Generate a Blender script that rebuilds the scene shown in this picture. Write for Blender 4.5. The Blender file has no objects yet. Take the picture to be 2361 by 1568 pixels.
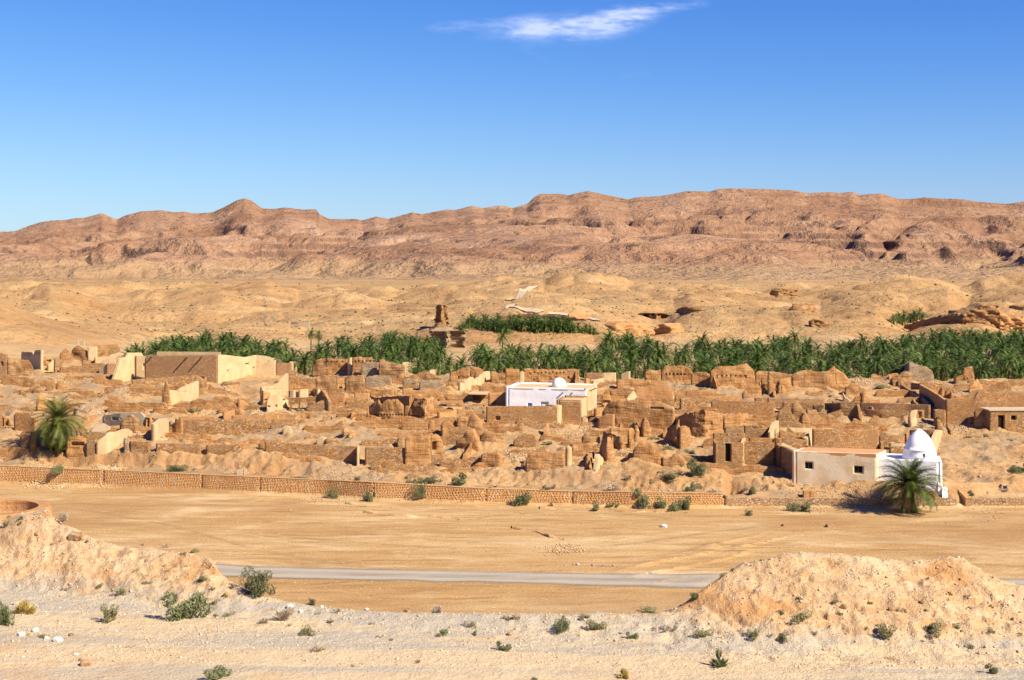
import bpy, bmesh, math, random
import numpy as np
from mathutils import Vector, Matrix
random.seed(7); rng = np.random.default_rng(11)
S = bpy.context.scene; COL = S.collection
# ---------------------------------------------------------------- camera, world, sun, exposure
F, H, VH = 1407.0, 33.0, 250.0          # focal length in pixels (1024 wide), eye height, horizon row
cam = bpy.data.cameras.new('camera'); camo = bpy.data.objects.new('camera', cam); COL.objects.link(camo)
cam.sensor_width = 36; cam.lens = 36*F/1024; cam.shift_y = -(340-VH)/1024
cam.clip_start = 1; cam.clip_end = 60000
camo.location = (0, 0, H); camo.rotation_euler = (math.radians(90), 0, 0); S.camera = camo
SUN = Vector((1.0, -0.70, 1.08)).normalized()
W = bpy.data.worlds.new('World'); S.world = W; W.use_nodes = True
nt = W.node_tree; bgn = nt.nodes['Background']
sky = nt.nodes.new('ShaderNodeTexSky'); sky.sky_type = 'NISHITA'; sky.sun_disc = False
sky.sun_elevation = math.asin(SUN.z); sky.sun_rotation = math.atan2(SUN.x, SUN.y)
sky.air_density = 1.0; sky.dust_density = 0.2; sky.ozone_density = 3.0; sky.altitude = 800
# the photograph's deep polarised blue: a contrast curve per channel over the whole sky
sep = nt.nodes.new('ShaderNodeSeparateColor'); cmb = nt.nodes.new('ShaderNodeCombineColor'); nt.links.new(sky.outputs[0], sep.inputs[0])
for ch, g, a, kb in ((0, 2.1, 2.2, 2.4), (1, 1.6, 1.55, .72), (2, .72, 1.27, .06)):
    m1 = nt.nodes.new('ShaderNodeMath'); m1.operation = 'MULTIPLY'; m1.inputs[1].default_value = .107; nt.links.new(sep.outputs[ch], m1.inputs[0])
    m0 = nt.nodes.new('ShaderNodeMath'); m0.operation = 'MINIMUM'; m0.inputs[1].default_value = 1.; nt.links.new(m1.outputs[0], m0.inputs[0])
    m2 = nt.nodes.new('ShaderNodeMath'); m2.operation = 'POWER'; m2.inputs[1].default_value = g; nt.links.new(m0.outputs[0], m2.inputs[0])
    m3 = nt.nodes.new('ShaderNodeMath'); m3.operation = 'MULTIPLY'; m3.inputs[1].default_value = a/.107*.96; nt.links.new(m2.outputs[0], m3.inputs[0])
    m4 = nt.nodes.new('ShaderNodeMath'); m4.operation = 'MULTIPLY_ADD'; m4.inputs[1].default_value = kb; m4.inputs[2].default_value = 1; nt.links.new(m2.outputs[0], m4.inputs[0])
    m5 = nt.nodes.new('ShaderNodeMath'); m5.operation = 'DIVIDE'; nt.links.new(m3.outputs[0], m5.inputs[0]); nt.links.new(m4.outputs[0], m5.inputs[1]); nt.links.new(m5.outputs[0], cmb.inputs[ch])
nt.links.new(cmb.outputs[0], bgn.inputs[0])
bgn.inputs[1].default_value = 0.055
sl = bpy.data.lights.new('sun', 'SUN'); slo = bpy.data.objects.new('sun', sl); COL.objects.link(slo)
sl.energy = 5.0; sl.angle = math.radians(0.5); sl.color = (1.0, 0.91, 0.77)
slo.rotation_euler = SUN.to_track_quat('Z', 'Y').to_euler()
S.view_settings.view_transform = 'Standard'; S.view_settings.look = 'None'
S.view_settings.exposure = 0.95; S.view_settings.gamma = 1; S.view_settings.use_curve_mapping = False
S.render.engine = 'CYCLES'; S.cycles.max_bounces = 5; S.cycles.transparent_max_bounces = 8
# ---------------------------------------------------------------- noise
_T = rng.random((256, 256))
def vnoise(x, y, s=0):
    x = np.asarray(x, float)+s*17.31; y = np.asarray(y, float)+s*9.77
    xi = np.floor(x).astype(int); yi = np.floor(y).astype(int); fx = x-xi; fy = y-yi
    fx = fx*fx*fx*(fx*(fx*6-15)+10); fy = fy*fy*fy*(fy*(fy*6-15)+10)
    a = _T[xi & 255, yi & 255]; b = _T[(xi+1) & 255, yi & 255]; c = _T[xi & 255, (yi+1) & 255]; d = _T[(xi+1) & 255, (yi+1) & 255]
    return (a*(1-fx)+b*fx)*(1-fy)+(c*(1-fx)+d*fx)*fy
def fbm(x, y, o=5, s=0, g=.5):
    r = 0; a = 1; t = 0
    for i in range(o):
        r = r+a*(vnoise(x, y, s+i)*2-1); t += a; a *= g; x, y = x*1.9+y*.6, y*1.9-x*.6
    return r/t
def ridged(x, y, o=5, s=0, g=.5):
    r = 0; a = 1; t = 0; w = 1
    for i in range(o):
        n = 1-np.abs(vnoise(x, y, s+i)*2-1)*1.6; n = np.clip(n, 0, 1)**2*w
        w = np.clip(n*1.6+.15, 0, 1); r = r+a*n; t += a; a *= g; x, y = x*1.9+y*.6, y*1.9-x*.6
    return r/t
def sst(a, b, x):
    t = np.clip((x-a)/(b-a), 0, 1); return t*t*(3-2*t)
def tab(*p):
    a = np.array(p, float).reshape(-1, 2); return lambda u: np.interp(u, a[:, 0], a[:, 1])
def zv(v, Y): return H-(v-VH)*Y/F
def Yz(v, z): return (H-z)*F/(v-VH)
# ---------------------------------------------------------------- relief of the valley, station by station
foot_v = tab(-500,585, 0,586, 50,590, 100,596, 150,602, 200,607, 250,614, 300,622, 400,630, 512,636, 640,640, 760,648, 900,652, 1024,654, 1500,655)
crest_v = tab(-500,520, 0,526, 20,517, 36,515, 53,517, 67,522, 84,531, 98,540, 119,545, 140,546, 168,549, 196,553, 211,556, 215,562, 219,571, 230,581, 241,586, 256,595, 277,599,
  312,605, 354,610, 396,612, 512,613, 596,612, 652,613, 680,604, 701,590, 722,575, 742,562, 768,558, 782,552, 803,550, 838,552, 880,557, 922,559, 950,557, 964,558, 971,564, 987,572, 1004,581, 1024,586, 1500,600)
wb_v = tab(-500,476, 0,484, 98,487, 201,491, 256,494, 326,497, 372,500.7, 424,502, 485,504, 572,505.6, 631,508, 722,508, 768,507, 908,507.7, 1024,507, 1500,505)
wt_v = tab(-500,457, 0,466, 104,470.5, 202,474.7, 256,477.3, 372,482.4, 486,488.8, 572,491.6, 722,493.7, 730,498, 852,498.5, 1024,498, 1500,497)
bt_v = tab(-500,445, 0,452, 130,456, 256,454, 310,460, 358,465, 430,463, 480,468, 566,472, 620,470, 700,473, 790,476, 880,482, 905,487, 960,483, 1024,476, 1500,476)
bb_v = tab(-500,453, 0,460, 130,465, 256,471, 358,476, 480,481, 566,483, 700,486, 880,489.5, 905,492, 960,490, 1024,486, 1500,486)
vc_v = tab(-500,372, 0,372, 130,366, 215,368, 300,370, 420,374, 520,376, 620,375, 700,379, 830,379, 900,378, 1024,376, 1500,376)
f1_v = tab(-500,345, 0,347, 110,346, 150,343, 400,344, 440,348, 520,346, 600,346, 680,342, 760,341, 850,341, 900,339, 1024,337, 1500,337)
f1_z = tab(-500,10, 0,9, 60,8, 110,5, 150,2, 1500,2)
c1_v = tab(-500,285, -100,293, 0,301, 22,308, 40,317, 60,323, 85,329, 110,331, 180,330, 250,328, 330,325, 400,322, 436,319, 448,317, 480,312, 515,304, 545,303, 575,304, 604,308, 634,319, 652,328, 662,327, 674,318,
  690,312, 711,308, 763,305, 803,306, 822,312, 838,309, 852,308, 874,309, 885,315, 896,322, 908,330, 925,319, 948,313, 982,303, 1024,305, 1500,300)
c2_v = tab(-500,291, 0,291, 22,293, 49,286, 68,289, 85,297, 110,301, 130,300, 155,289, 190,286, 222,284, 252,293, 281,301, 300,300, 340,295, 370,299, 400,297, 430,301, 470,297, 512,301, 600,300, 674,301, 689,292, 733,292, 763,297, 792,299, 820,303,
  837,296, 849,291, 880,290, 911,290, 948,292, 969,303, 985,296, 1024,290, 1500,290)
c3_v = tab(-500,285, 0,284, 60,286, 120,285, 200,284.5, 270,281, 300,289, 350,284, 400,287, 440,284, 500,286, 542,286, 560,281, 597,279, 620,283, 674,285, 720,283, 760,287, 800,291, 820,289, 866,283, 905,279, 940,280, 960,286, 985,281, 1024,279, 1500,280)
mc_v = tab(-900,236, -500,238, -200,226, -60,233, 0,231, 15,230.6, 33,224, 49,220, 64,219.5, 77,217, 84,217, 102,212, 117,218.7, 126,214, 141,210, 161,208.8, 175,211, 184,210, 193,212, 213,211, 222,207, 236,199.5, 244,197, 252,199.5, 262,207,
  273,207.6, 285,206, 304,208.4, 316,208, 319,213, 329,218, 347,218, 357,218, 362,219.5, 376,215.5, 388,218, 412,211.8, 423,214, 447,209.4, 455,210, 472,205.7, 483,208, 500,205, 509,206, 512,207.6, 527,203, 534,196, 540,192.3, 560,191.6, 569,193.5, 588,190, 604,193.5,
  628,198.7, 637,196.5, 661,195.7, 674,193.5, 686,191, 711,191.6, 722,188, 733,186.6, 793,188.6, 807,192, 830,190.9, 840,192.5, 852,191, 859,194, 881,193, 899,198.7, 918,198, 926,197, 963,198.7, 978,201, 1007,203, 1024,201, 1200,208, 1500,198)
cliff = tab(-500,0, 524,0, 533,6, 540,11, 560,11, 568,4, 575,0, 716,0, 724,5, 770,5, 800,1, 862,0, 868,0, 900,7, 930,11, 962,10, 985,7, 1024,6, 1100,0, 1500,0)
mcs_v = lambda u: sum(mc_v(np.asarray(u)+d) for d in range(-180, 181, 20))/19.
zbt_o = tab(-500,1.55, 200,1.7, 262,2.0, 358,.6, 440,.7, 500,1.2, 560,1.55, 1500,1.55)
def stations(u):
    u = np.asarray(u, float); Z = lambda c: np.full_like(u, c)
    P = [(Z(18), Z(19.3))]
    Yb = Yz(foot_v(u), 18); P.append((Yb, Z(18)))
    Yc = Yb+.9+.055*(foot_v(u)-crest_v(u)); zc = zv(crest_v(u), Yc)
    P.append((Yb*.45+Yc*.55, 18*.4+zc*.6)); P.append((Yc, zc))
    Yp = Yc+1+7*(1-sst(30, 60, u)); k = 1-sst(30, 60, u); zp = (zc-.25)*(1-k)+k*zv(509., Yp); P.append((Yp, zp))
    P.append((Yp+(zp)/.8, Z(0.)))
    Yw = Yz(wb_v(u), 0); P.append((Yw+.3, Z(0.)))
    zt = zv(wt_v(u), Yw)-.12; P.append((Yw+.5, zt)); P.append((Yw+1.6, zt+.05))
    Ybb = np.maximum(Yz(bb_v(u), zt+.12), Yw+2); rs = .75*sst(715, 760, u); P[-1] = (Yw+1.6, zt+.05+rs*.3); Ybb = np.maximum(Yz(bb_v(u), zt+.12+rs), Yw+2.2); P.append((Ybb, zt+.12+rs))
    Ybt = np.maximum(Yz(bt_v(u), zt+zbt_o(u)+rs*.5), Ybb+.5); P.append((Ybt, zt+zbt_o(u)+rs*.5))
    P.append((Yz(Z(443.), 4.8), Z(4.8))); P.append((Yz(Z(420.), 5.9), Z(5.9))); P.append((Yz(Z(395.), 7.0), Z(7.)))
    P.append((Yz(vc_v(u), 8.2), Z(8.2)))
    Yv = Yz(vc_v(u), 8.2); k = sst(105, 150, u); P.append((Yv+14, 8.6*(1-k)+2*k))
    Y1 = Yz(f1_v(u), f1_z(u)); P.append((np.maximum(Y1, Yv+30), f1_z(u)))
    Y1 = np.maximum(Y1, Yv+30)
    P.append((Y1+14, zv(f1_v(u)*.55+c1_v(u)*.45, Y1+14)*.6+f1_z(u)*.4))
    P.append((Y1+85, zv(c1_v(u), Y1+85))); P.append((Y1+140, zv(c1_v(u), Y1+85)*.45+.6))
    P.append((Z(770.), zv(c2_v(u), 770.))); P.append((Z(860.), zv(c2_v(u), 770.)*.4+.5))
    P.append((Z(1080.), zv(c3_v(u), 1080.))); P.append((Z(1180.), Z(1.)))
    P.append((Z(1450.), Z(2.)))
    mc = mc_v(u); cz = zv(mc, 4200.); ms = mcs_v(u)
    for Y, f, q in ((1850, .2, 0), (2350, .42, 0), (3000, .68, 0), (3600, .86, .25), (3950, .95, .7)):
        v = 281+(ms*(1-q)+mc*q-281)*f; P.append((Z(float(Y)), zv(v, float(Y))))
    P.append((Z(4176.), zv(mc+np.maximum(cliff(u), .6), 4176.))); P.append((Z(4200.), cz)); P.append((Z(4330.), cz-8)); P.append((Z(5400.), Z(0.)))
    return P
_UG = np.linspace(-700, 1724, 1213)
_YG = np.concatenate([np.linspace(18, 90, 361)[:-1], np.linspace(90, 330, 961)[:-1], np.geomspace(330, 5500, 900)])
_ZG = np.empty((len(_UG), len(_YG)))
_P = stations(_UG); _PY = np.array([p[0] for p in _P]); _PZ = np.array([p[1] for p in _P])
for i in range(len(_UG)):
    yy = np.maximum.accumulate(_PY[:, i]+np.arange(len(_PY))*1e-6)
    f = lambda q: np.interp(q, yy, _PZ[:, i])
    _ZG[i] = f(_YG)*.4+.3*f(_YG*1.0025)+.3*f(_YG*.9975)
def hbase(u, Y):
    u = np.asarray(u, float); Y = np.asarray(Y, float)
    a = np.clip((u+700)/2, 0, len(_UG)-1.001); i = a.astype(int); fa = a-i
    b = np.interp(Y, _YG, np.arange(len(_YG))); j = np.minimum(b.astype(int), len(_YG)-2); fb = b-j
    return (_ZG[i, j]*(1-fb)+_ZG[i, j+1]*fb)*(1-fa)+(_ZG[i+1, j]*(1-fb)+_ZG[i+1, j+1]*fb)*fa
_wb = lambda u: Yz(wb_v(u), 0)
def hnoise(u, X, Y):
    n = np.zeros(np.broadcast(X, Y).shape)
    Yb = Yz(foot_v(u), 18); Yc = Yb+.9+.055*(foot_v(u)-crest_v(u)); mound = sst(8, 60, foot_v(u)-crest_v(u))
    # near hillside
    m = (Y < 110)
    if m.any():
        e = np.exp(-((Y-(Yb+Yc)/2)/((Yc-Yb)*.5+1.2))**2)*(.25+.75*mound)
        rills = ridged(X*.55+Y*.25, Y*.16, 4, 3)
        n = n+m*(.06*fbm(X*.2, Y*.35, 3, 1)+.05*fbm(X*2.1, Y*2.1, 4, 2)*(.2+2*e)+e*(-.17*(rills-.25)+.12*fbm(X*1.1, Y*.8, 4, 5)-.10)+.045*(ridged(X*1.9, Y*1.6, 3, 7)-.4)*(.06+2*e)-.22*sst(.55, .8, ridged(X*.35+3, Y*.7, 3, 14))*e)*(1-sst(85, 100, Y))
    # wadi plain
    w = sst(88, 100, Y)*(1-sst(-1.5, -.3, Y-_wb(u)))
    if (w > 0).any():
        t = fbm(X*.03, Y*.03, 2, 8)
        rut = sst(600, 660, u)*(1-sst(780, 840, u))*sst(136, 142, Y)*(1-sst(158, 166, Y))
        n = n+w*(.05*fbm(X*.25, Y*.9, 4, 9)+.05*fbm(X*.05, Y*.4, 3, 10)+rut*.38*ridged(X*.22-Y*.26+t, X*.04+Y*.06, 3, 12))
        gl = Y-(150+8*np.sin(X*.045)+2.2*fbm(X*.2, X*0, 3, 4)); n = n-w*.32*np.exp(-(gl/.35)**2)*sst(380, 420, u)*(1-sst(530, 560, u))*0
    # village ground
    v = sst(2, 5, Y-_wb(u))*(1-sst(330, 350, Y))
    if (v > 0).any():
        b = ridged(X*.07, Y*.09, 5, 20, .55)
        b2 = ridged(X*.2, Y*.22, 4, 26, .55); n = n-v*.35+v*(.9*(b-.35)+.55*(b2-.35)+.7*fbm(X*.06, Y*.06, 3, 22)+.34*fbm(X*.5, Y*.5, 4, 23)+.12*fbm(X*2, Y*2, 2, 24))
    bank = np.exp(-((Y-_wb(u)-6.5)/4.5)**2)*v
    n = n+bank*(-.3*ridged(X*.13+Y*.05, Y*.1, 4, 30)-.45*ridged(X*.7-Y*.3, Y*.6, 3, 34)+.5*fbm(X*.6, Y*.9, 4, 31)+.25)
    # hills behind the oasis
    h = sst(400, 470, Y)*(1-sst(1150, 1300, Y)); hl = sst(300, 380, Y)*(1-sst(40, 110, u))*(1-h)
    if (h > 0).any() or (hl > 0).any():
        q = Y/500.
        g = ridged(X*.018+Y*.006, Y*.011, 5, 40, .5); g2 = ridged(X*.05, Y*.03, 4, 43)
        bl = np.abs(fbm(X*.0075+Y*.003, Y*.0075, 2, 47))*2.6+np.abs(fbm(X*.02, Y*.017, 3, 48))*1.5-.75   # rounded hills between sharp gullies
        h2 = sst(440, 540, Y)*(1-sst(1150, 1300, Y))*(.55+.45*sst(1.1, 2.2, q)); n = n+h2*(bl*(5.6+.6*sst(1.1, 1.5, q))-.7*q-1.2*q)+(h+hl)*(-1.7*g*np.sqrt(q)-1.5*g2-.7*ridged(X*.11+Y*.02, Y*.07, 3, 49)*q**.5+1.5+.3*fbm(X*.2, Y*.2, 3, 44))
    n = n+sst(1150, 1300, Y)*(1-sst(1400, 1550, Y))*(1.2*fbm(X*.01, Y*.02, 3, 46))
    # mountains
    M = sst(1420, 1800, Y)
    if (M > 0).any():
        A = np.interp(Y, [1420, 1600, 2000, 2600, 3300, 3800, 4080, 4160, 4300, 5400], [0, 17, 40, 66, 76, 54, 15, 2.2, 14, 30])
        wx = X+90*fbm(X*.003, Y*.003, 3, 50); wy = Y+90*fbm(X*.003, Y*.003, 3, 54)
        r = ridged(wx*.0016+.0005*wy, wy*.0011, 7, 60, .52)
        r2 = ridged(wx*.0058+wy*.002, wy*.0034, 5, 66, .55)
        dr = ridged(X*.006-Y*.0022+.3*fbm(X*.004, Y*.004, 2, 90), Y*.0012+X*.0006, 4, 92, .55)
        Lf = 1-sst(330, 480, u)
        b1 = np.abs(fbm(wx*.0021+.0007*wy, wy*.0019, 3, 94, .45))*2.6; b2 = np.abs(fbm(wx*.0065-.001*wy, wy*.0042, 3, 97, .5))*2.4
        bz = np.interp(Y, [1420, 1600, 2200, 3000, 3500, 3900, 4100, 5400], [0, 16, 34, 38, 20, 4, 0, 10])
        hh = A*(r*1.15-.45)+bz*(b1-.55)*1.45+bz*.8*(b2-.5)+A*.24*(r2-.4)*(1+Lf)+A*(.10+.30*Lf)*(dr-.4)+A*.13*(ridged(X*.014+Y*.004, Y*.006, 4, 71)-.4)
        n = n+M*hh
    return n
# heaps of fallen earth along the feet of the walls, filled in while the walls are laid out
MX0, MY0, MS = -110., 175., .5; MOUND = np.zeros((560, 300))
def heap(x, y, h, r):
    k = int(r*3/MS)+1; i = int((x-MX0)/MS); j = int((y-MY0)/MS)
    a, b, c, d = max(i-k, 0), min(i+k+1, 560), max(j-k, 0), min(j+k+1, 300)
    if a >= b or c >= d: return
    gx = MX0+np.arange(a, b)*MS-x; gy = MY0+np.arange(c, d)*MS-y
    g = h*np.exp(-(gx[:, None]**2+gy[None, :]**2)/(2*r*r)); MOUND[a:b, c:d] = np.maximum(MOUND[a:b, c:d], g)
def mound(X, Y):
    i = (X-MX0)/MS; j = (Y-MY0)/MS; ok = (i > 0) & (i < 558) & (j > 0) & (j < 298)
    i = np.clip(i, 0, 558); j = np.clip(j, 0, 298); a = i.astype(int); b = j.astype(int); fa = i-a; fb = j-b
    z = (MOUND[a, b]*(1-fb)+MOUND[a, b+1]*fb)*(1-fa)+(MOUND[a+1, b]*(1-fb)+MOUND[a+1, b+1]*fb)*fa
    return np.where(ok, z, 0.)*(.55+.9*vnoise(X*.9, Y*.9, 33))*(1-sst(-.5, 2.5, 3-(Y-_wb(512+F*X/np.maximum(Y, 1)))))
def hfull(u, Y):
    X = (u-512)*Y/F; z = hbase(u, Y)+hnoise(u, X, Y)+mound(X, Y)
    # rock strata step out of the far slopes
    st = (Y > 1500)
    if np.any(st):
        s = z+6*fbm(X*.002, Y*.002, 3, 80); p = 17.; k = s/p; fr = k-np.floor(k)
        msk = sst(.1, .4, fbm(X*.0022+5, Y*.0022, 3, 83))*(1-sst(3900, 4050, Y))*sst(1500, 1700, Y)
        z = z+msk*p*.5*(sst(.3, .7, fr)-fr)
        qq = sst(3200, 4050, Y); zl = zv(mc_v(u)*qq+mcs_v(u)*(1-qq)+np.interp(Y, [1500, 2200, 3000, 3600, 4000, 4150], [54, 34, 18, 10, 3.5, 0.]), Y); w_ = .005*Y*(1-.6*qq)
        z = np.where((Y < 4150) & st, z-np.logaddexp(0, np.clip((z-zl)/w_, -40, 40))*w_, z)      # nothing on the near spurs tops the main ridge
    return z
_YR = np.concatenate([np.linspace(20, 330, 3101), np.geomspace(330, 4600, 1800)[1:]])
def G(u, v, noise=False, y0=20.):
    "ground point seen at pixel (u,v): walk the line of sight until it meets the ground"
    YR = _YR[_YR >= y0]
    uu = np.full_like(YR, u); z = hfull(uu, YR) if noise else hbase(uu, YR)
    d = z-zv(v, YR); k = np.nonzero(d >= 0)[0]
    i = k[0] if len(k) else len(YR)-1
    if i > 0: t = d[i-1]/(d[i-1]-d[i]) if d[i] != d[i-1] else 0; Y = YR[i-1]+(YR[i]-YR[i-1])*t
    else: Y = YR[0]
    return (u-512)*Y/F, Y, float(hfull(np.array([u]), np.array([Y]))[0]) if noise else zv(v, Y)
def ground(X, Y):
    return float(hfull(np.array([512+F*X/Y]), np.array([Y]))[0])
# ---------------------------------------------------------------- materials
def newmat(name):
    m = bpy.data.materials.new(name); m.use_nodes = True; n = m.node_tree
    return m, n, n.nodes['Principled BSDF']
def N(n, t, **k):
    d = n.nodes.new(t)
    for a, b in k.items():
        if a in d.inputs.keys(): d.inputs[a].default_value = b
        else: setattr(d, a, b)
    return d
KA = .76
def c4(c): return (c[0]*KA, c[1]*KA*.965, c[2]*KA*.89, 1)
def ramp(n, src, stops):
    r = n.nodes.new('ShaderNodeValToRGB'); e = r.color_ramp.elements
    while len(e) < len(stops): e.new(.5)
    for i, (p, c) in enumerate(stops): e[i].position = p; e[i].color = c4(c) if hasattr(c, '__len__') else (c, c, c, 1)
    n.links.new(src, r.inputs[0]); return r.outputs[0]
def mix(n, f, a, b, mode='MIX'):
    m = n.nodes.new('ShaderNodeMix'); m.data_type = 'RGBA'; m.blend_type = mode
    for s, val in ((0, f), (6, a), (7, b)):
        if hasattr(val, 'node'): n.links.new(val, m.inputs[s])
        elif s == 0: m.inputs[0].default_value = val
        else: m.inputs[s].default_value = c4(val) if mode == 'MIX' else (*val, 1)
    return m.outputs[2]
def mth(n, op, a, b=0., clamp=False):
    m = n.nodes.new('ShaderNodeMath'); m.operation = op; m.use_clamp = clamp
    for s, val in ((0, a), (1, b)):
        if hasattr(val, 'node'): n.links.new(val, m.inputs[s])
        else: m.inputs[s].default_value = val
    return m.outputs[0]
def pos(n, sc=(1, 1, 1), rot=(0, 0, 0)):
    g = n.nodes.new('ShaderNodeNewGeometry'); mp = n.nodes.new('ShaderNodeMapping'); mp.inputs['Scale'].default_value = sc; mp.inputs['Rotation'].default_value = rot
    n.links.new(g.outputs['Position'], mp.inputs[0]); return mp.outputs[0]
def noise(n, vec, scale, detail=4, rough=.55, dist=0.):
    t = N(n, 'ShaderNodeTexNoise', Scale=scale, Detail=float(detail), Roughness=rough, Distortion=dist)
    n.links.new(vec, t.inputs['Vector']); return t.outputs[0]
def bump(n, bs, hgt, dist, strength=1.):
    b = N(n, 'ShaderNodeBump', Strength=strength, Distance=dist); n.links.new(hgt, b.inputs['Height']); n.links.new(b.outputs[0], bs.inputs['Normal'])
def slope(n):
    g = n.nodes.new('ShaderNodeNewGeometry'); s = n.nodes.new('ShaderNodeSeparateXYZ'); n.links.new(g.outputs['True Normal'], s.inputs[0]); return s.outputs[2]
def groundmat(name, cols, big, mid, fine, bdist, spk=None, stretch=(1, 1, 1), extra=None, bst=1.):
    m, n, b = newmat(name); b.inputs['Roughness'].default_value = .95; b.inputs['Specular IOR Level'].default_value = .05
    p = pos(n, stretch); p1 = pos(n)
    a = noise(n, p, big, 5, .6, .3); c = noise(n, p, mid, 6, .62); d = noise(n, p1, fine, 4, .7)
    f = mth(n, 'ADD', mth(n, 'MULTIPLY', a, .55), mth(n, 'ADD', mth(n, 'MULTIPLY', c, .3), mth(n, 'MULTIPLY', d, .15)))
    k = len(cols); col = ramp(n, f, [(.36+.28*i/(k-1), x) for i, x in enumerate(cols)])
    if spk:     # scattered pebbles and scrub: (scale, low, high, colour)
        for (sc, lo, hi, cc) in spk: col = mix(n, ramp(n, noise(n, p1, sc, 2, .5), [(lo, 0.), (hi, 1.)]), col, cc)
    if extra: col = extra(n, col)
    n.links.new(col, b.inputs['Base Color'])
    bump(n, b, mth(n, 'ADD', c, mth(n, 'MULTIPLY', d, .6)), bdist, bst)
    return m
def tag(o, label=None, cat=None, group=None, kind=None):
    for k, v in (('label', label), ('category', cat), ('group', group), ('kind', kind)):
        if v: o[k] = v
    return o
def meshobj(name, V, Fc, mat, parent=None, smooth=False, mats=None, mi=None):
    me = bpy.data.meshes.new(name)
    if isinstance(V, np.ndarray) and isinstance(Fc, np.ndarray):
        me.vertices.add(len(V)); me.vertices.foreach_set('co', V.astype(np.float32).ravel())
        k = Fc.shape[1]; me.loops.add(Fc.size); me.loops.foreach_set('vertex_index', Fc.astype(np.int32).ravel())
        me.polygons.add(len(Fc)); me.polygons.foreach_set('loop_start', np.arange(0, Fc.size, k, dtype=np.int32))
        me.update(calc_edges=True); me.validate()
    else: me.from_pydata([tuple(v) for v in V], [], [tuple(f) for f in Fc])
    for m in (mats or [mat]): me.materials.append(m)
    if mi is not None: me.polygons.foreach_set('material_index', np.asarray(mi, np.int32))
    if smooth: me.polygons.foreach_set('use_smooth', np.ones(len(me.polygons), bool))
    me.update(); o = bpy.data.objects.new(name, me); COL.objects.link(o)
    if parent: o.parent = parent
    return o
def empty(name, loc, rz=0.): 
    o = bpy.data.objects.new(name, None); o.location = loc; o.rotation_euler = (0, 0, rz); o.empty_display_size = .3; COL.objects.link(o); return o
def copy_tree(o, loc, rz=0., sc=1.):
    c = o.copy(); COL.objects.link(c); c.location = loc; c.rotation_euler = (0, 0, rz); c.scale = (sc, sc, sc) if not hasattr(sc, '__len__') else sc
    for ch in o.children:
        d = ch.copy(); COL.objects.link(d); d.parent = c
        for g in ch.children: e = g.copy(); COL.objects.link(e); e.parent = d
    return c
def gridfaces(nc, nr):
    i = np.arange(nc-1)[:, None]*nr+np.arange(nr-1)[None, :]; i = i.ravel()
    return np.stack([i, i+nr, i+nr+1, i+1], 1)
# ---------------------------------------------------------------- the ground, built section by section
def patch(name, us, t0, t1, rows, mat, yf=None, smooth=True):
    # rows: parameter 0..1 between the depths t0(u) and t1(u)
    U = np.repeat(us[:, None], len(rows), 1); Y0 = t0(us)[:, None]; Y1 = t1(us)[:, None]
    Yy = Y0+(Y1-Y0)*rows[None, :] if yf is None else yf(Y0, Y1, rows[None, :])
    X = (U-512)*Yy/F; Zz = hfull(U, Yy)
    V = np.stack([X, Yy, Zz], -1).reshape(-1, 3)
    o = meshobj(name, V, gridfaces(len(us), len(rows)), mat, smooth=smooth); tag(o, kind='structure'); return o
def ucols(step, out=8., a=-12, b=1036): return np.concatenate([np.arange(-600, a, out), np.arange(a, b, step), np.arange(b, 1625, out)])
cst = lambda c: (lambda u: np.full_like(u, float(c)))
def dark_scrub(sc, lo, hi, c): return (sc, lo, hi, c)
# colours
SAND = [(.50,.315,.15), (.60,.40,.205), (.68,.475,.26), (.73,.53,.31)]
def fg_extra(n, col):
    p = pos(n, (.25, 1, 1)); p = pos(n, (.1, 1, 1), (0, 0, -.03)); g = noise(n, p, .42, 5, .65, .3)
    z = n.nodes.new('ShaderNodeNewGeometry'); s = n.nodes.new('ShaderNodeSeparateXYZ'); n.links.new(z.outputs['Position'], s.inputs[0])
    low = ramp(n, mth(n, 'MULTIPLY', mth(n, 'SUBTRACT', s.outputs[2], 17.6), .5), [(0.0, 1.), (.30, 1.), (.5, 0.)])   # crushed limestone only on the level bench
    grey = mth(n, 'MULTIPLY', low, ramp(n, g, [(.44, 0.), (.53, 1.)]))
    col = mix(n, mth(n, 'MULTIPLY', low, .6), col, (.79, .65, .42))
    col = mix(n, mth(n, 'MULTIPLY', grey, .72), col, (.50, .47, .39))
    v = N(n, 'ShaderNodeTexVoronoi', Scale=7.); n.links.new(pos(n), v.inputs['Vector'])
    col = mix(n, mth(n, 'MULTIPLY', ramp(n, v.outputs['Distance'], [(.12, 1.), (.3, 0.)]), mth(n, 'MULTIPLY', ramp(n, noise(n, pos(n), .9, 3), [(.45, .0), (.65, .8)]), 1.)), col, (.80, .70, .55))
    red = ramp(n, noise(n, pos(n), .33, 4, .6), [(.52, 0.), (.62, 1.)])
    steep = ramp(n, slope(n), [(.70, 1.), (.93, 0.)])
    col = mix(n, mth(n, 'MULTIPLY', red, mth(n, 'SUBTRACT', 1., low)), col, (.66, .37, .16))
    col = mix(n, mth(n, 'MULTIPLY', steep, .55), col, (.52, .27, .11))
    return col
M_FG = groundmat('hillside_soil', [(.54,.33,.165), (.68,.46,.25), (.76,.55,.32), (.82,.63,.40)], .35, 1.6, 9., .16, spk=[(5.5, .66, .70, (.30,.20,.12)), (3.1, .70, .73, (.42,.25,.12))], extra=fg_extra)
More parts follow.
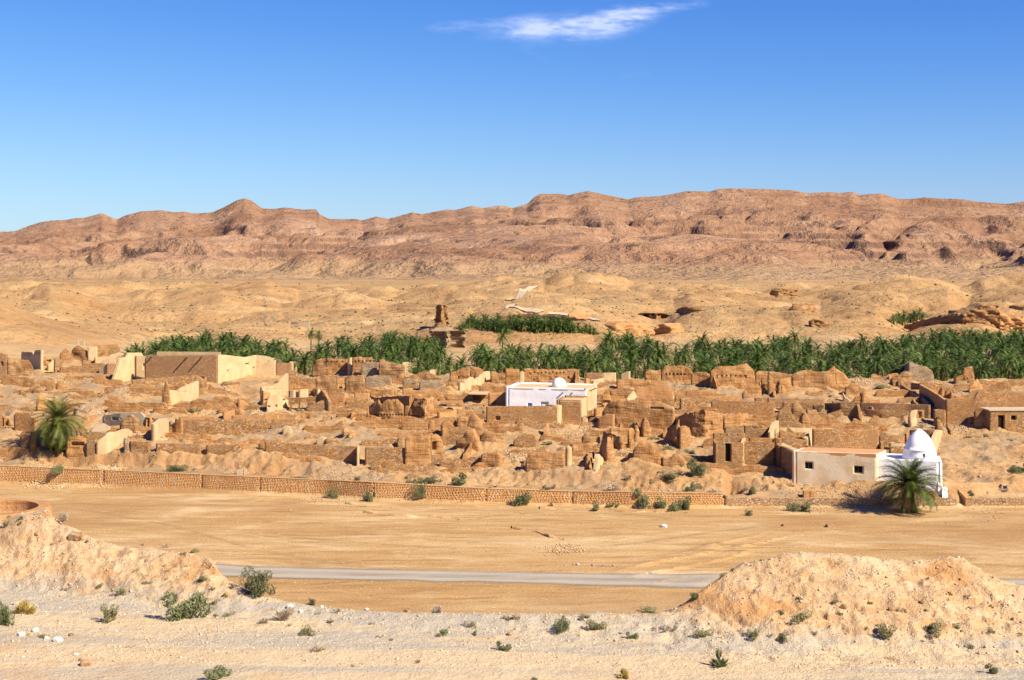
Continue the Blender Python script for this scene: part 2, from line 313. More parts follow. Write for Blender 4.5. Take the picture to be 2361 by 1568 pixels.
def plain_extra(n, col):
    # drag marks and dried silt lines running along the river bed
    w = N(n, 'ShaderNodeTexWave', Scale=.11, Distortion=9., Detail=5.); w.wave_type = 'BANDS'; w.bands_direction = 'Y'; w.inputs['Detail Scale'].default_value = .5
    n.links.new(pos(n, (.22, .8, 1), (0, 0, .12)), w.inputs['Vector'])
    col = mix(n, mth(n, 'MULTIPLY', ramp(n, w.outputs[0], [(.45, 0.), (.9, .35)]), 1.), col, (.44, .26, .11))
    s = noise(n, pos(n, (.16, 1.1, 1), (0, 0, -.12)), .75, 8, .74, .3)
    col = mix(n, ramp(n, s, [(.52, 0.), (.64, .8)]), col, (.34, .18, .075))
    s2 = noise(n, pos(n, (.3, .8, 1), (0, 0, .3)), .16, 7, .68, 1.2)
    col = mix(n, ramp(n, s2, [(.5, 0.), (.66, .8)]), col, (.72, .54, .31))
    col = mix(n, ramp(n, noise(n, pos(n, (.35, 1, 1)), .035, 6, .7, .8), [(.50, 0.), (.62, .7)]), col, (.40, .23, .10))
    return col
M_PL = groundmat('river_bed_silt', [(.38,.21,.08), (.52,.325,.14), (.60,.40,.185), (.68,.49,.26)], .05, .35, 3., .2, spk=[(2.6, .66, .72, (.76,.62,.40)), (1.9, .68, .73, (.25,.14,.06)), (4.2, .60, .68, (.40,.235,.10))], stretch=(.35, 1.2, 1), extra=plain_extra)
def vil_extra(n, col):
    g = noise(n, pos(n), .09, 4, .6); col = mix(n, ramp(n, g, [(.48, 0.), (.6, .7)]), col, (.36, .27, .175))
    v = N(n, 'ShaderNodeTexVoronoi', Scale=2.6); n.links.new(pos(n), v.inputs['Vector'])
    msk = mth(n, 'MULTIPLY', ramp(n, v.outputs['Distance'], [(.16, 1.), (.36, 0.)]), ramp(n, noise(n, pos(n), .22, 3), [(.48, 0.), (.6, .9)]))
    col = mix(n, msk, col, (.70, .54, .34))
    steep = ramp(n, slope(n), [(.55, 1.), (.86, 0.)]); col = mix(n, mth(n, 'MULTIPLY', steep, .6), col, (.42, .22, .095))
    return col
M_VG = groundmat('village_earth', [(.36,.205,.09), (.47,.285,.13), (.54,.35,.17), (.62,.43,.225)], .12, .7, 4., .25, spk=[(1.6, .66, .70, (.24,.15,.08))], extra=vil_extra)
def hill_extra(n, col):
    v = N(n, 'ShaderNodeTexVoronoi', Scale=.16); n.links.new(pos(n), v.inputs['Vector'])
    m = mth(n, 'MULTIPLY', ramp(n, v.outputs['Distance'], [(.10, 1.), (.2, 0.)]), ramp(n, noise(n, pos(n), .02, 3), [(.45, 0.), (.6, .8)]))
    col = mix(n, m, col, (.20, .165, .08))
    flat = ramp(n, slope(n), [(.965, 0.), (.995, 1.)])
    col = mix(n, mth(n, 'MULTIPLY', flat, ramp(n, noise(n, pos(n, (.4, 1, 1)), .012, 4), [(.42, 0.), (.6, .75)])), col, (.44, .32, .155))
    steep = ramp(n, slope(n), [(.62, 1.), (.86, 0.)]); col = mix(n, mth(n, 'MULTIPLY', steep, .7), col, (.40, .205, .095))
    return col
M_HI = groundmat('desert_hill_soil', [(.33,.185,.085), (.49,.29,.13), (.58,.365,.17), (.68,.46,.235)], .012, .06, .5, 2.2, spk=[(.28, .66, .69, (.27,.19,.09))], extra=hill_extra)
def mtn_extra(n, col):
    g = n.nodes.new('ShaderNodeNewGeometry'); s = n.nodes.new('ShaderNodeSeparateXYZ'); n.links.new(g.outputs['Position'], s.inputs[0])
    z = mth(n, 'ADD', mth(n, 'MULTIPLY', s.outputs[2], .09), mth(n, 'MULTIPLY', noise(n, pos(n), .0016, 4), 9.))
    cb = n.nodes.new('ShaderNodeCombineXYZ'); n.links.new(z, cb.inputs[2])
    st = noise(n, cb.outputs[0], 1.3, 3, .6)
    patchy = ramp(n, noise(n, pos(n), .0025, 4), [(.48, 0.), (.58, 1.)])
    col = mix(n, mth(n, 'MULTIPLY', mth(n, 'MULTIPLY', ramp(n, st, [(.55, 0.), (.62, 1.)]), patchy), .7), col, (.20, .125, .085))
    low = ramp(n, s.outputs[2], [(0., 1.), (1., 1.)])
    pale = ramp(n, noise(n, pos(n, (1, .5, 1)), .0045, 5, .62, .4), [(.56, 0.), (.68, .75)])
    lowm = ramp(n, mth(n, 'MULTIPLY', s.outputs[2], 1/120.), [(.0, 1.), (.75, 0.)])
    col = mix(n, mth(n, 'MULTIPLY', pale, lowm), col, (.66, .46, .29))
    base = mth(n, 'MULTIPLY', mth(n, 'ADD', s.outputs[2], mth(n, 'MULTIPLY', noise(n, pos(n), .006, 5, .6), -26.)), 1/26.)
    col = mix(n, ramp(n, base, [(0., .75), (.3, 0.)]), col, (.48, .32, .175))
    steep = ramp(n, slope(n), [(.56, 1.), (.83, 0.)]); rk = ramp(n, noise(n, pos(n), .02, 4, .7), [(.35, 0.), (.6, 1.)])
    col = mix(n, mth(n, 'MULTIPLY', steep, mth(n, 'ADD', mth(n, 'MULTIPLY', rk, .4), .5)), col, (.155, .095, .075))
    return col
M_MT = groundmat('mountain_rock', [(.27,.14,.08), (.38,.215,.125), (.46,.275,.168), (.56,.375,.25)], .0028, .014, .07, 20., spk=[(.03, .64, .68, (.22,.14,.10))], extra=mtn_extra)
M_OA = groundmat('oasis_soil', [(.42,.27,.13), (.52,.35,.18), (.58,.41,.22)], .08, .4, 2., .2)
Y_p0 = lambda u: np.full_like(u, 94.); Yw0 = lambda u: _wb(u)+.3; Yvil = lambda u: Yz(vc_v(u), 8.2)+14
YL1 = lambda u: np.maximum(Yz(f1_v(u), f1_z(u)), Yvil(u)+16)
nr = np.concatenate([np.linspace(0, .30, 40)[:-1], np.linspace(.30, .62, 215)[:-1], np.linspace(.62, 1, 26)])
patch('hillside', ucols(1.7, 10), cst(22), cst(94), nr, M_FG)
patch('river_bed', ucols(2.5, 12), cst(94), Yw0, np.linspace(0, 1, 260), M_PL)
inv = lambda a, b, r: 1/(1/a+(1/b-1/a)*r)
patch('oasis_floor', ucols(4, 14), Yvil, YL1, np.linspace(0, 1, 60), M_OA)
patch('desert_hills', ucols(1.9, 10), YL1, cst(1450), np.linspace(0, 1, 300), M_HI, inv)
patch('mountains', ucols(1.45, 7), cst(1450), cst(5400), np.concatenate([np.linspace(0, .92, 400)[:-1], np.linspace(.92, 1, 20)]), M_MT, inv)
# ---------------------------------------------------------------- wall materials
def masonry(name, cols, mortar, sc=3.2, zs=1.7, bd=.07, dirt=(.40,.25,.13), wstone=.0):
    m, n, b = newmat(name); b.inputs['Roughness'].default_value = .92; b.inputs['Specular IOR Level'].default_value = .08
    p = pos(n, (1, 1, zs)); nz = N(n, 'ShaderNodeTexNoise', Scale=2.5, Detail=2.); n.links.new(p, nz.inputs['Vector'])
    pv = n.nodes.new('ShaderNodeMix'); pv.data_type = 'RGBA'; pv.inputs[0].default_value = .06; n.links.new(p, pv.inputs[6]); n.links.new(nz.outputs[1], pv.inputs[7])
    v = N(n, 'ShaderNodeTexVoronoi', Scale=sc); n.links.new(pv.outputs[2], v.inputs['Vector'])
    e = N(n, 'ShaderNodeTexVoronoi', Scale=sc); e.feature = 'DISTANCE_TO_EDGE'; n.links.new(pv.outputs[2], e.inputs['Vector'])
    s = n.nodes.new('ShaderNodeSeparateColor'); n.links.new(v.outputs['Color'], s.inputs[0])
    k = len(cols); col = ramp(n, s.outputs[0], [(i/(k-1), c) for i, c in enumerate(cols)])
    if wstone: col = mix(n, mth(n, 'MULTIPLY', mth(n, 'GREATER_THAN', s.outputs[1], .8), wstone), col, (.68, .55, .40))
    ed = ramp(n, e.outputs['Distance'], [(.02, 0.), (.10, 1.)])
    col = mix(n, ed, mortar, col)
    col = mix(n, ramp(n, noise(n, pos(n), .28, 5, .6), [(.44, 0.), (.66, .75)]), col, dirt)
    n.links.new(col, b.inputs['Base Color']); bump(n, b, mth(n, 'ADD', ed, mth(n, 'MULTIPLY', noise(n, pos(n), 6., 3), .5)), bd)
    return m
def mud(name, cols, bd=.22, streak=.6, speck=None):
    m, n, b = newmat(name); b.inputs['Roughness'].default_value = .95; b.inputs['Specular IOR Level'].default_value = .05
    a = noise(n, pos(n), .5, 6, .62); c = noise(n, pos(n, (1.6, 1.6, .35)), 1.3, 5, .6); l = noise(n, pos(n, (.25, .25, 3.2)), 1., 3, .6)
    f = mth(n, 'ADD', mth(n, 'MULTIPLY', a, .5), mth(n, 'ADD', mth(n, 'MULTIPLY', c, .28), mth(n, 'MULTIPLY', l, .22)))
    k = len(cols); col = ramp(n, f, [(.38+.24*i/(k-1), x) for i, x in enumerate(cols)])
    if speck: col = mix(n, ramp(n, noise(n, pos(n), 3.2, 2), [(.64, 0.), (.68, .8)]), col, speck)
    n.links.new(col, b.inputs['Base Color'])
    bump(n, b, mth(n, 'ADD', mth(n, 'MULTIPLY', c, streak), mth(n, 'ADD', mth(n, 'MULTIPLY', l, .8), mth(n, 'MULTIPLY', noise(n, pos(n), 3., 4, .7), .6))), bd)
    return m
def plain(name, c, rough=.8, c2=None, sc=1., bd=.02, metal=0., lo=.4, hi=.65):
    m, n, b = newmat(name); b.inputs['Roughness'].default_value = rough; b.inputs['Metallic'].default_value = metal
    b.inputs['Specular IOR Level'].default_value = .2
    col = ramp(n, noise(n, pos(n, (1, 1, .6)), sc, 5, .6), [(lo, c), (hi, c2 or tuple(x*.8 for x in c))]); n.links.new(col, b.inputs['Base Color'])
    if bd: bump(n, b, noise(n, pos(n), 5., 4), bd)
    return m
M_MUD = mud('sun_dried_mud', [(.31,.145,.052), (.43,.22,.085), (.50,.275,.118), (.58,.355,.175)], speck=(.62,.46,.29))
M_DMUD = mud('weathered_dark_mud', [(.24,.12,.05), (.34,.185,.08), (.43,.25,.115), (.52,.33,.165)], .3)
M_OMUD = mud('orange_mud', [(.46,.23,.09), (.56,.30,.13), (.62,.36,.17)], .12)
M_STN = masonry('rubble_masonry', [(.38,.18,.065), (.50,.255,.095), (.58,.32,.13), (.64,.40,.20)], (.36,.19,.08), wstone=.5)
M_OST = masonry('orange_masonry', [(.50,.22,.07), (.60,.29,.10), (.66,.35,.14), (.68,.44,.23)], (.48,.25,.10), wstone=.6, dirt=(.50,.27,.12))
M_BST = masonry('brown_masonry', [(.40,.21,.10), (.48,.265,.13), (.54,.32,.17), (.60,.38,.22)], (.38,.22,.11), dirt=(.44,.25,.12))
M_RET = masonry('retaining_wall_masonry', [(.66,.35,.13), (.70,.40,.17), (.74,.45,.20), (.78,.53,.29)], (.68,.37,.145), 3.4, 1.5, .012, wstone=.6, dirt=(.62,.34,.14))
M_GST = masonry('pale_masonry', [(.42,.28,.16), (.50,.35,.21), (.58,.44,.29), (.66,.53,.38)], (.36,.23,.13), dirt=(.46,.31,.18))
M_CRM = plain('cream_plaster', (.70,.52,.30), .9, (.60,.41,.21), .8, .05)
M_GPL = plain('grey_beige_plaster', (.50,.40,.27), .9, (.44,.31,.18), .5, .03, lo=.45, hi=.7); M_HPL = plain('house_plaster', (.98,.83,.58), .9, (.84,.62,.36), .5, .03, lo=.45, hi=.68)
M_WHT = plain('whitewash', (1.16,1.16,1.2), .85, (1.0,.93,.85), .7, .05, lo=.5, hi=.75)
M_ORF = plain('terracotta_roof_screed', (.70,.36,.17), .9, (.62,.31,.14), .5, .02)
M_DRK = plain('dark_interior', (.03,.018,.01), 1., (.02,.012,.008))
M_WOD = plain('palm_wood', (.20,.12,.06), .9, (.12,.07,.035), 3.)
M_BLU = plain('blue_paint', (.04,.20,.62), .6, (.05,.24,.55)); M_GRN = plain('green_paint', (.03,.12,.09), .6, (.025,.09,.07)); M_TEAL = plain('pale_teal_paint', (.25,.45,.42), .6)
M_CON = plain('pale_concrete', (.62,.50,.36), .9, (.52,.40,.27), 2.)
MATS = dict(m=M_MUD, d=M_DMUD, o=M_OMUD, s=M_STN, r=M_OST, b=M_BST, g=M_GST, h=M_HI, c=M_CRM, p=M_GPL, w=M_WHT)
# ---------------------------------------------------------------- ruined and standing walls
TILE = {0: (0, 0, 1.), 5: (0, 175, .1482), 6: (337.5, 175, .1482), 7: (674, 175, .1482), 11: (0, 460, .1403), 12: (256, 460, .1403), 13: (512, 460, .1403), 14: (768, 460, .1403), 1: (0, 320, .10843), 2: (256, 320, .10843), 3: (512, 320, .10843), 4: (768, 320, .12755)}
def px(t, x, y):
    a, b, s = TILE[t]; return a+x*s, b+y*s
def wall_mesh(P0, tops, holes, thick, rag, disp, taper, seed, deep=.9, dz=.3, ds=.3, hd=.32, zts=None, hsz=()):
    """P0: base points (X,Y,zground) along the foot; tops: function u->v of the top edge; holes: (u0,v0,u1,v1) boxes sunk into the face"""
    P0 = np.array(P0, float); L = np.concatenate([[0], np.cumsum(np.hypot(np.diff(P0[:, 0]), np.diff(P0[:, 1])))])
    n = max(3, int(L[-1]/ds)+1); s = np.linspace(0, L[-1], n)
    hz = []
    for h in holes:
        X = np.interp(s, L, P0[:, 0]); Yq = np.interp(s, L, P0[:, 1]); uu = 512+F*X/Yq; ok = np.argsort(uu)
        sa, sb = np.interp([h[0], h[2]], uu[ok], s[ok]); Yh = np.interp((sa+sb)/2, L, P0[:, 1])
        a, b = min(sa, sb), max(sa, sb); hz.append((a, b, zv(h[3], Yh), zv(h[1], Yh)))
    hz += [tuple(h) for h in hsz]
    s = np.unique(np.concatenate([s]+[np.array([a-.015, a+.015, b-.015, b+.015]) for a, b, _, _ in hz])) if hz else s
    s = s[(s >= 0) & (s <= L[-1])]
    X = np.interp(s, L, P0[:, 0]); Yq = np.interp(s, L, P0[:, 1]); zg = np.interp(s, L, P0[:, 2]); u = 512+F*X/Yq
    zt = zv(tops(u), Yq) if zts is None else np.interp(s, np.linspace(0, L[-1], len(zts)), zts)
    if rag: zt = zt+rag*(fbm(s*.55, s*0+seed*3.1, 3, 5)*1.3+fbm(s*2.3, s*0+seed*1.7, 2, 7)*.6)
    zt = np.maximum(zt, zg+.15)
    zr = np.arange(zg.min()-deep, zt.max()+dz, dz)
    zr = np.unique(np.concatenate([zr]+[np.array([a-.015, a+.015, b-.015, b+.015]) for _, _, a, b in hz])) if hz else zr
    zr = np.append(zr, 1e3); nr, nc = len(zr), len(s)
    Zz = np.minimum(zr[None, :], zt[:, None]); S2 = np.repeat(s[:, None], nr, 1)
    tx = np.gradient(X, s); ty = np.gradient(Yq, s)
    if len(s) > 14: k = np.ones(5)/5; tx = np.convolve(np.pad(tx, 2, 'edge'), k, 'valid'); ty = np.convolve(np.pad(ty, 2, 'edge'), k, 'valid')
    l = np.hypot(tx, ty)+1e-9; nx, ny = -ty/l, tx/l
    fl = np.sign(nx*X+ny*Yq); fl[fl == 0] = 1
    if fl.mean() < 0: nx, ny = -nx, -ny
    hgt = (Zz-zg[:, None]); top = np.exp(-(zt[:, None]-Zz)/.35)
    off = disp*(fbm(S2*.9+seed*7, Zz*1.3, 4, 12)*1.6-.2)+taper*np.clip(hgt, 0, 9)+top*disp*.9
    offb = disp*fbm(S2*.9+seed*3, Zz*1.3, 3, 15)*1.4+taper*np.clip(hgt, 0, 9)+top*disp*.8
    rec = np.zeros_like(off)
    for a, b, c, d in hz: rec = np.maximum(rec, ((S2 > a) & (S2 < b) & (Zz > c) & (Zz < d))*hd)
    off = off+rec; th = np.maximum(thick-offb, off+.12)
    A = np.stack([X[:, None]+nx[:, None]*off, Yq[:, None]+ny[:, None]*off, Zz], -1); B = np.stack([X[:, None]+nx[:, None]*th, Yq[:, None]+ny[:, None]*th, Zz], -1)
    V = np.concatenate([A.reshape(-1, 3), B.reshape(-1, 3)]); q = gridfaces(nc, nr); zf = Zz.ravel()
    ok = ~((np.abs(zf[q[:, 0]]-zf[q[:, 3]]) < 1e-6) & (np.abs(zf[q[:, 1]]-zf[q[:, 2]]) < 1e-6)); q = q[ok]
    M = nc*nr; i = np.arange(nc-1)*nr+nr-1; cap = np.stack([i, i+nr, i+nr+M, i+M], 1)
    j = np.arange(nr-1); e0 = np.stack([j, j+1, j+1+M, j+M], 1); j2 = j+(nc-1)*nr; e1 = np.stack([j2, j2+M, j2+1+M, j2+1], 1)
    Fc = np.concatenate([q, (q+M)[:, ::-1], cap, e0, e1])
    # tidy away degenerate corners
    vz = zf; e = np.concatenate([zf, zf]); keep = np.ones(len(Fc), bool); 
    for blk0, blk1 in ((len(q)*2+len(cap), len(Fc)),):
        f = Fc[blk0:blk1]; keep[blk0:blk1] = np.abs(e[f].max(1)-e[f].min(1)) > 1e-6
    return V, Fc[keep], (s, X, Yq, zg, zt)
WN = [0]
def wall(t, base, top, mat, label, name='ruined_wall', thick=.55, rag=None, holes=(), cat='wall', group=None, deep=.9, parent=None, taper=None, disp=None, parts=None, hd=.32, noise_g=False, ds=.3, berm=None, side=None, flat=None):
    WN[0] += 1; seed = WN[0]
    rag = {'m': .28, 'd': .38, 's': .16, 'r': .08, 'b': .06, 'g': .22, 'o': .15}.get(mat, .05) if rag is None else rag
    disp = {'m': .16, 'd': .24, 's': .07, 'g': .10, 'o': .06, 'r': .03, 'b': .03}.get(mat, .02) if disp is None else disp
    taper = {'m': .05, 'd': .07, 'g': .03, 's': .02}.get(mat, 0.) if taper is None else taper
    P0 = []
    for x, y in base:
        u, v = px(t, x, y); P0.append(G(u, v))
    # masons build straight: pull the foot line towards a straight, nearly frontal course
    if len(P0) > 1 and side is not False and P0[0][1] < 330:
        A = np.array(P0); sl_, ic = np.polyfit(A[:, 0], A[:, 1], 1) if np.ptp(A[:, 0]) > .3 else (9, 0)
        if abs(sl_) < .85 or flat is not None:
            f1, f2 = (.45, .12) if mat in 'md' else (.7, .5)
            if flat is not None: f1 = f2 = flat
            ym = A[:, 1].mean(); xm = A[:, 0].mean(); fit = sl_*(A[:, 0]-xm)+ym; Yn = ym+f1*(fit-ym)+f2*(A[:, 1]-fit)
            P0 = [(a*q/b, q, zv(VH+F*(H-c)/b, q)) for (a, b, c), q in zip(P0, Yn)]
    tp = np.array([px(t, x, y) for x, y in top]); tp = tp[np.argsort(tp[:, 0])]
    hs = [px(t, h[0], h[1])+px(t, h[2], h[3]) for h in holes]
    V, Fc, info = wall_mesh(P0, lambda u: np.interp(u, tp[:, 0], tp[:, 1]), hs, thick, rag, disp, taper, seed, deep, hd=hd, ds=ds)
    o = meshobj(name, V, Fc, MATS[mat], parent)
    if not parent and label: tag(o, label, cat, group, 'thing')
    s_, X_, Y_, zg_, zt_ = info
    if berm is None: berm = {'m': .6, 'd': .75, 'g': .6, 's': .4, 'o': .3, 'c': .3}.get(mat, .1)*(0 if parent else 1)
    if berm:
        rr = np.random.default_rng(seed+500); st = max(1, int(1.1/ds))
        for i in range(0, len(s_), st):
            hh = min(berm, (zt_[i]-zg_[i])*.4)
            if hh > .1: heap(X_[i], Y_[i]+rr.uniform(0, 1.6), hh*rr.uniform(.5, 1.1), rr.uniform(1.2, 2.6))
    if side is None: side = mat in 'md' and not parent and s_[-1] > 6 and (seed % 2 == 0)
    if side and not parent:
        rr = np.random.default_rng(seed+900); k = len(s_)-1 if seed % 4 else 0
        if X_[k] < X_[len(s_)-1-k] and k: k = 0
        hgt = zt_[k]-zg_[k]; Ln = min(2.2, .6+hgt*.5); n = int(Ln/.25)+2; p = np.linspace(0, 1, n)
        x0, y0 = X_[k]+(-.3 if k else .3), Y_[k]+.2; dx = rr.uniform(-.1, .25)
        PS = [(x0+dx*q*Ln, y0-q*Ln, zg_[k]-.12*q) for q in p]
        zz = zg_[k]+hgt*(.97-p**rr.uniform(.6, 1.3)*rr.uniform(.7, 1.0))
        uu = np.array([512+F*a/b for a, b, _ in PS]); 
        V2, F2, _i = wall_mesh(PS, None, [], .55, .12, disp, taper, seed+1000, deep, zts=zz)
        meshobj('side_wall', V2, F2, MATS[mat], o)
    return o, info
def stones_on(info, parent, size=(.30, .2), mat=None, cap=None, out=.0, single=0, th=.018, zlo=-.1):
    "individual facing stones laid in courses on a wall's front"
    s, X, Yq, zg, zt = info; Vs = []; k = 0; tx = np.gradient(X, s); ty = np.gradient(Yq, s); l = np.hypot(tx, ty); nx, ny = ty/l, -tx/l
    if (nx*X+ny*Yq).mean() > 0: nx, ny = -nx, -ny
    base = np.array([[-1,0,-1],[1,0,-1],[1,0,1],[-1,0,1],[-.82,1,-.75],[.82,1,-.75],[.82,1,.75],[-.82,1,.75]], float)
    fq = np.array([[4,5,6,7],[0,1,5,4],[1,2,6,5],[2,3,7,6],[3,0,4,7]])
    z = (zg.min()+zlo); meshes = None; count = 0
    while z < zt.max():
        h = size[1]*rng.uniform(.75, 1.25); a = s[0]+rng.uniform(0, size[0]*.5)
        while a < s[-1]-.05:
            w = size[0]*rng.uniform(.6, 1.5); c = min(a+w/2, s[-1]); ztc = np.interp(c, s, zt); zgc = np.interp(c, s, zg)
            if z+h*.5 < ztc and z+h > zgc-.1:
                x0, y0 = np.interp(c, s, X), np.interp(c, s, Yq); ax, ay = np.interp(c, s, nx), np.interp(c, s, ny)
                d = th*rng.uniform(.5, 1.15); b = base*np.array([w*.48, d, h*.47])+rng.uniform(-.014, .014, (8, 3)); b[:4, 1] = -.1
                hz = min(h, ztc-z+.05); b[:, 2] *= hz/h
                tx_, ty_ = -ay, ax
                V = np.stack([x0+b[:, 0]*tx_+b[:, 1]*ax, y0+b[:, 0]*ty_+b[:, 1]*ay, z+hz/2+b[:, 2]], -1)
                Vs.append(V)
            a += w
        z += h
    if not Vs: return
    lim = min(single, len(Vs))
    if lim:
        order = rng.permutation(len(Vs))[:lim]; pick = set(order.tolist()); me0 = None
        for i in order:
            V = Vs[i]; c = V.mean(0); me = bpy.data.meshes.new('stone'); me.from_pydata([tuple(q) for q in V-c], [], [tuple(f) for f in fq]); me.materials.append(mat)
            o = bpy.data.objects.new('stone', me); o.location = c; COL.objects.link(o); o.parent = parent
        Vs = [v for i, v in enumerate(Vs) if i not in pick]
    if Vs:
        V = np.concatenate(Vs); Fc = np.concatenate([fq+8*i for i in range(len(Vs))]); o = meshobj('facing_stones', V, Fc, mat, parent); o['kind'] = 'stuff'
# ---------------------------------------------------------------- long retaining wall along the river bed
def pathwall(us, name, label, mat, ext=0., thick=.6, wbv=wb_v, wtv=wt_v, cope=True, group=None, st=(.34, .21), single=0):
    us = np.array(us, float); P0 = [((u-512)*Yz(wbv(u), 0)/F, Yz(wbv(u), 0)-ext, 0.) for u in us]
    WN[0] += 1; root = empty(name, (0, 0, 0)); tag(root, label, 'wall', group, 'thing')
    V, Fc, info = wall_mesh(P0, wtv, [], thick, .02, .01, .0, WN[0], .5, ds=.6)
    meshobj('core', V, Fc, mat, root); stones_on(info, root, st, mat, single=single)
    if cope:
        s, X, Yq, zg, zt = info; k = len(s); V = []
        for i in range(k):
            for (dy, dz) in ((-.10, -.02), (-.10, .09), (thick+.08, .09), (thick+.08, -.02)): V.append((X[i], Yq[i]+dy*.5, zt[i]+dz*.5+.02))
        Fs = [(4*i+a, 4*i+b, 4*i+4+b, 4*i+4+a) for i in range(k-1) for a, b in ((0, 1), (1, 2), (2, 3), (3, 0))]+[(0, 1, 2, 3), (4*k-1, 4*k-2, 4*k-3, 4*k-4)]
        meshobj('coping', V, Fs, M_RET, root)
    return root, info
joints = [-120, 103, 201.5, 259.5, 373, 485.5, 571.7, 723]
names = ['leftmost length of the long orange river retaining wall, running out of frame', 'length of orange river retaining wall below the bush hanging on the left, second from left',
 'short length of river retaining wall under the small white concrete stand', 'length of river retaining wall with a pale leafy bush at its foot', 'length of river retaining wall with a bush trailing over its top edge',
 'length of river retaining wall between dark joints with a wide bush at its left', 'last length of river retaining wall, behind the largest row of green bushes']
for i, nm in enumerate(names):
    a, b = joints[i]+.5, joints[i+1]-.5
    pathwall(np.linspace(a, b, 24), 'retaining_wall', nm, M_RET, group='lengths of the river retaining wall')
M_DRY = masonry('dry_stone', [(.50,.32,.17), (.58,.40,.23), (.66,.48,.30), (.55,.33,.17)], (.26,.15,.08), 2.6, 1.3, .05, dirt=(.45,.27,.13))
pathwall(np.linspace(724.5, 955.5, 40), 'dry_stone_wall', 'low dry stone wall of rough pale stones running behind the lone palm', M_DRY, cope=False, st=(.42, .29), single=300, group='low dry stone walls')
pathwall(np.linspace(966.5, 1130, 26), 'dry_stone_wall', 'low dry stone wall right of the little steps, running out of frame', M_DRY, cope=False, st=(.42, .29), single=220, group='low dry stone walls')
# ---------------------------------------------------------------- village walls: tile, foot line, top line, material, description
ruins = 'ruined walls of the old village'
def w(*a, **k): return wall(*a, **dict(dict(group=ruins), **k))
# --- tile 1 (left quarter)
w(1, [(-160,515),(65,515)], [(-160,290),(0,300),(60,325)], 'b', 'brown masonry wall standing at the left frame edge above the eroded bank', holes=[(8,385,30,425)])
w(1, [(66,520),(310,508)], [(65,350),(150,355),(240,372),(290,405),(310,470)], 'd', 'deeply eroded dark mud wall beside the left frame edge, worn to ledges', thick=1.4)
w(1, [(195,400),(300,425),(375,455)], [(195,300),(215,290),(300,296),(306,320),(320,280),(375,275)], 'c', 'cream house wall with a row of small niches near the top left hillside', holes=[(x, 306, x+9, 328) for x in range(215, 295, 17)]+[(x, 296, x+8, 315) for x in range(318, 370, 15)])
w(1, [(380,430),(480,430)], [(380,350),(480,356)], 'm', 'small mud wall with a dark square opening right of the niched cream wall', holes=[(428,368,470,400)])
w(1, [(455,450),(512,440)], [(455,420),(480,400),(500,370),(512,365)], 'c', 'narrow stepped cream wall end beside the dark doorway on the left slope')
w(1, [(513,470),(575,462)], [(513,358),(540,352),(575,372)], 's', 'stubby stone pier at the left end of the long low parapet')
w(1, [(550,395),(690,395)], [(550,315),(575,280),(605,262),(640,300),(690,388)], 'r', 'orange triangular wall fragment left of the pale plaster panel')
w(1, [(655,385),(805,392)], [(655,285),(700,240),(762,262),(805,290)], 'd', 'ragged dark mud wall joined to the pale plaster panel')
w(1, [(808,392),(897,390)], [(808,252),(860,250),(897,246)], 'c', 'upright pale plaster panel on the upper left skyline', rag=.02)
w(1, [(897,326),(1000,325),(1105,285)], [(897,262),(940,240),(1010,234),(1095,236),(1105,262)], 'd', 'dark crumbling rubble wall on the skyline right of the plaster panel', thick=1.)
w(1, [(760,398),(850,398)], [(760,360),(800,372),(820,362),(850,380)], 'm', 'low jagged mud stump below the dark skyline wall')
w(1, [(895,402),(1145,398)], [(895,345),(1030,332),(1050,318),(1110,300),(1128,300),(1145,345)], 'c', 'low cream wall stepping up towards the palm grove on the left')
w(1, [(755,424),(945,424)], [(755,397),(945,400)], 'b', 'thin brown parapet in the second row of the upper left courtyard')
w(1, [(550,472),(930,476)], [(550,432),(930,424)], 's', 'long low stone parapet across the upper left courtyard')
w(1, [(908,480),(985,486)], [(908,470),(940,402),(972,402),(985,470)], 'c', 'cream sloping buttress at the end of the courtyard parapet')
w(1, [(985,488),(1080,482)], [(985,402),(1080,404)], 'b', 'brown wall between cream buttress and large cream building')
w(1, [(1250,520),(1365,520)], [(1250,330),(1365,338)], 'c', 'short cream wall piece behind the dark gateway', holes=[(1318,405,1350,460)])
w(1, [(1305,468),(1372,478)], [(1305,408),(1372,405)], 'm', 'low mud wall over the dark gateway beside the big brown wall')
w(1, [(1215,590),(1500,568),(1850,556),(1880,580)], [(1215,550),(1300,545),(1500,532),(1840,511),(1880,530)], 's', 'low curving stone kerb wall in front of the big brown wall')
w(1, [(1515,790),(1660,770),(1835,700)], [(1515,655),(1640,652),(1700,620),(1750,596),(1835,560)], 'c', 'cream inner wall with a row of peg holes leaning under the dark stone wedge', holes=[(x, 655, x+9, 672) for x in range(1640, 1735, 20)], rag=.15)
w(1, [(1497,800),(1560,805)], [(1497,700),(1515,560),(1530,555),(1545,640),(1560,760)], 'm', 'thin mud spike standing left of the cream inner wall', thick=.8)
w(1, [(1830,700),(1900,665),(1950,625)], [(1810,520),(1850,522),(1900,545),(1950,612)], 'd', 'dark stone wedge sloping down at the right of the cream inner wall')
w(1, [(290,692),(372,692)], [(290,650),(338,602),(372,640)], 'd', 'small pointed mud fragment above the big left palm')
w(1, [(425,642),(515,636)], [(425,610),(465,562),(500,570),(515,625)], 'd', 'small blunt mud stump right of the pointed fragment')
w(1, [(520,640),(600,636)], [(520,590),(560,560),(600,606)], 'm', 'low broken mud stump above the bare hollow')
w(1, [(180,700),(235,705)], [(150,720),(180,640),(240,700)], 'd', 'rounded mud lump with a hollow on the left slope')
w(1, [(345,840),(435,830)], [(345,740),(370,680),(410,672),(435,720)], 'm', 'mud wall standing directly behind the top of the left palm')
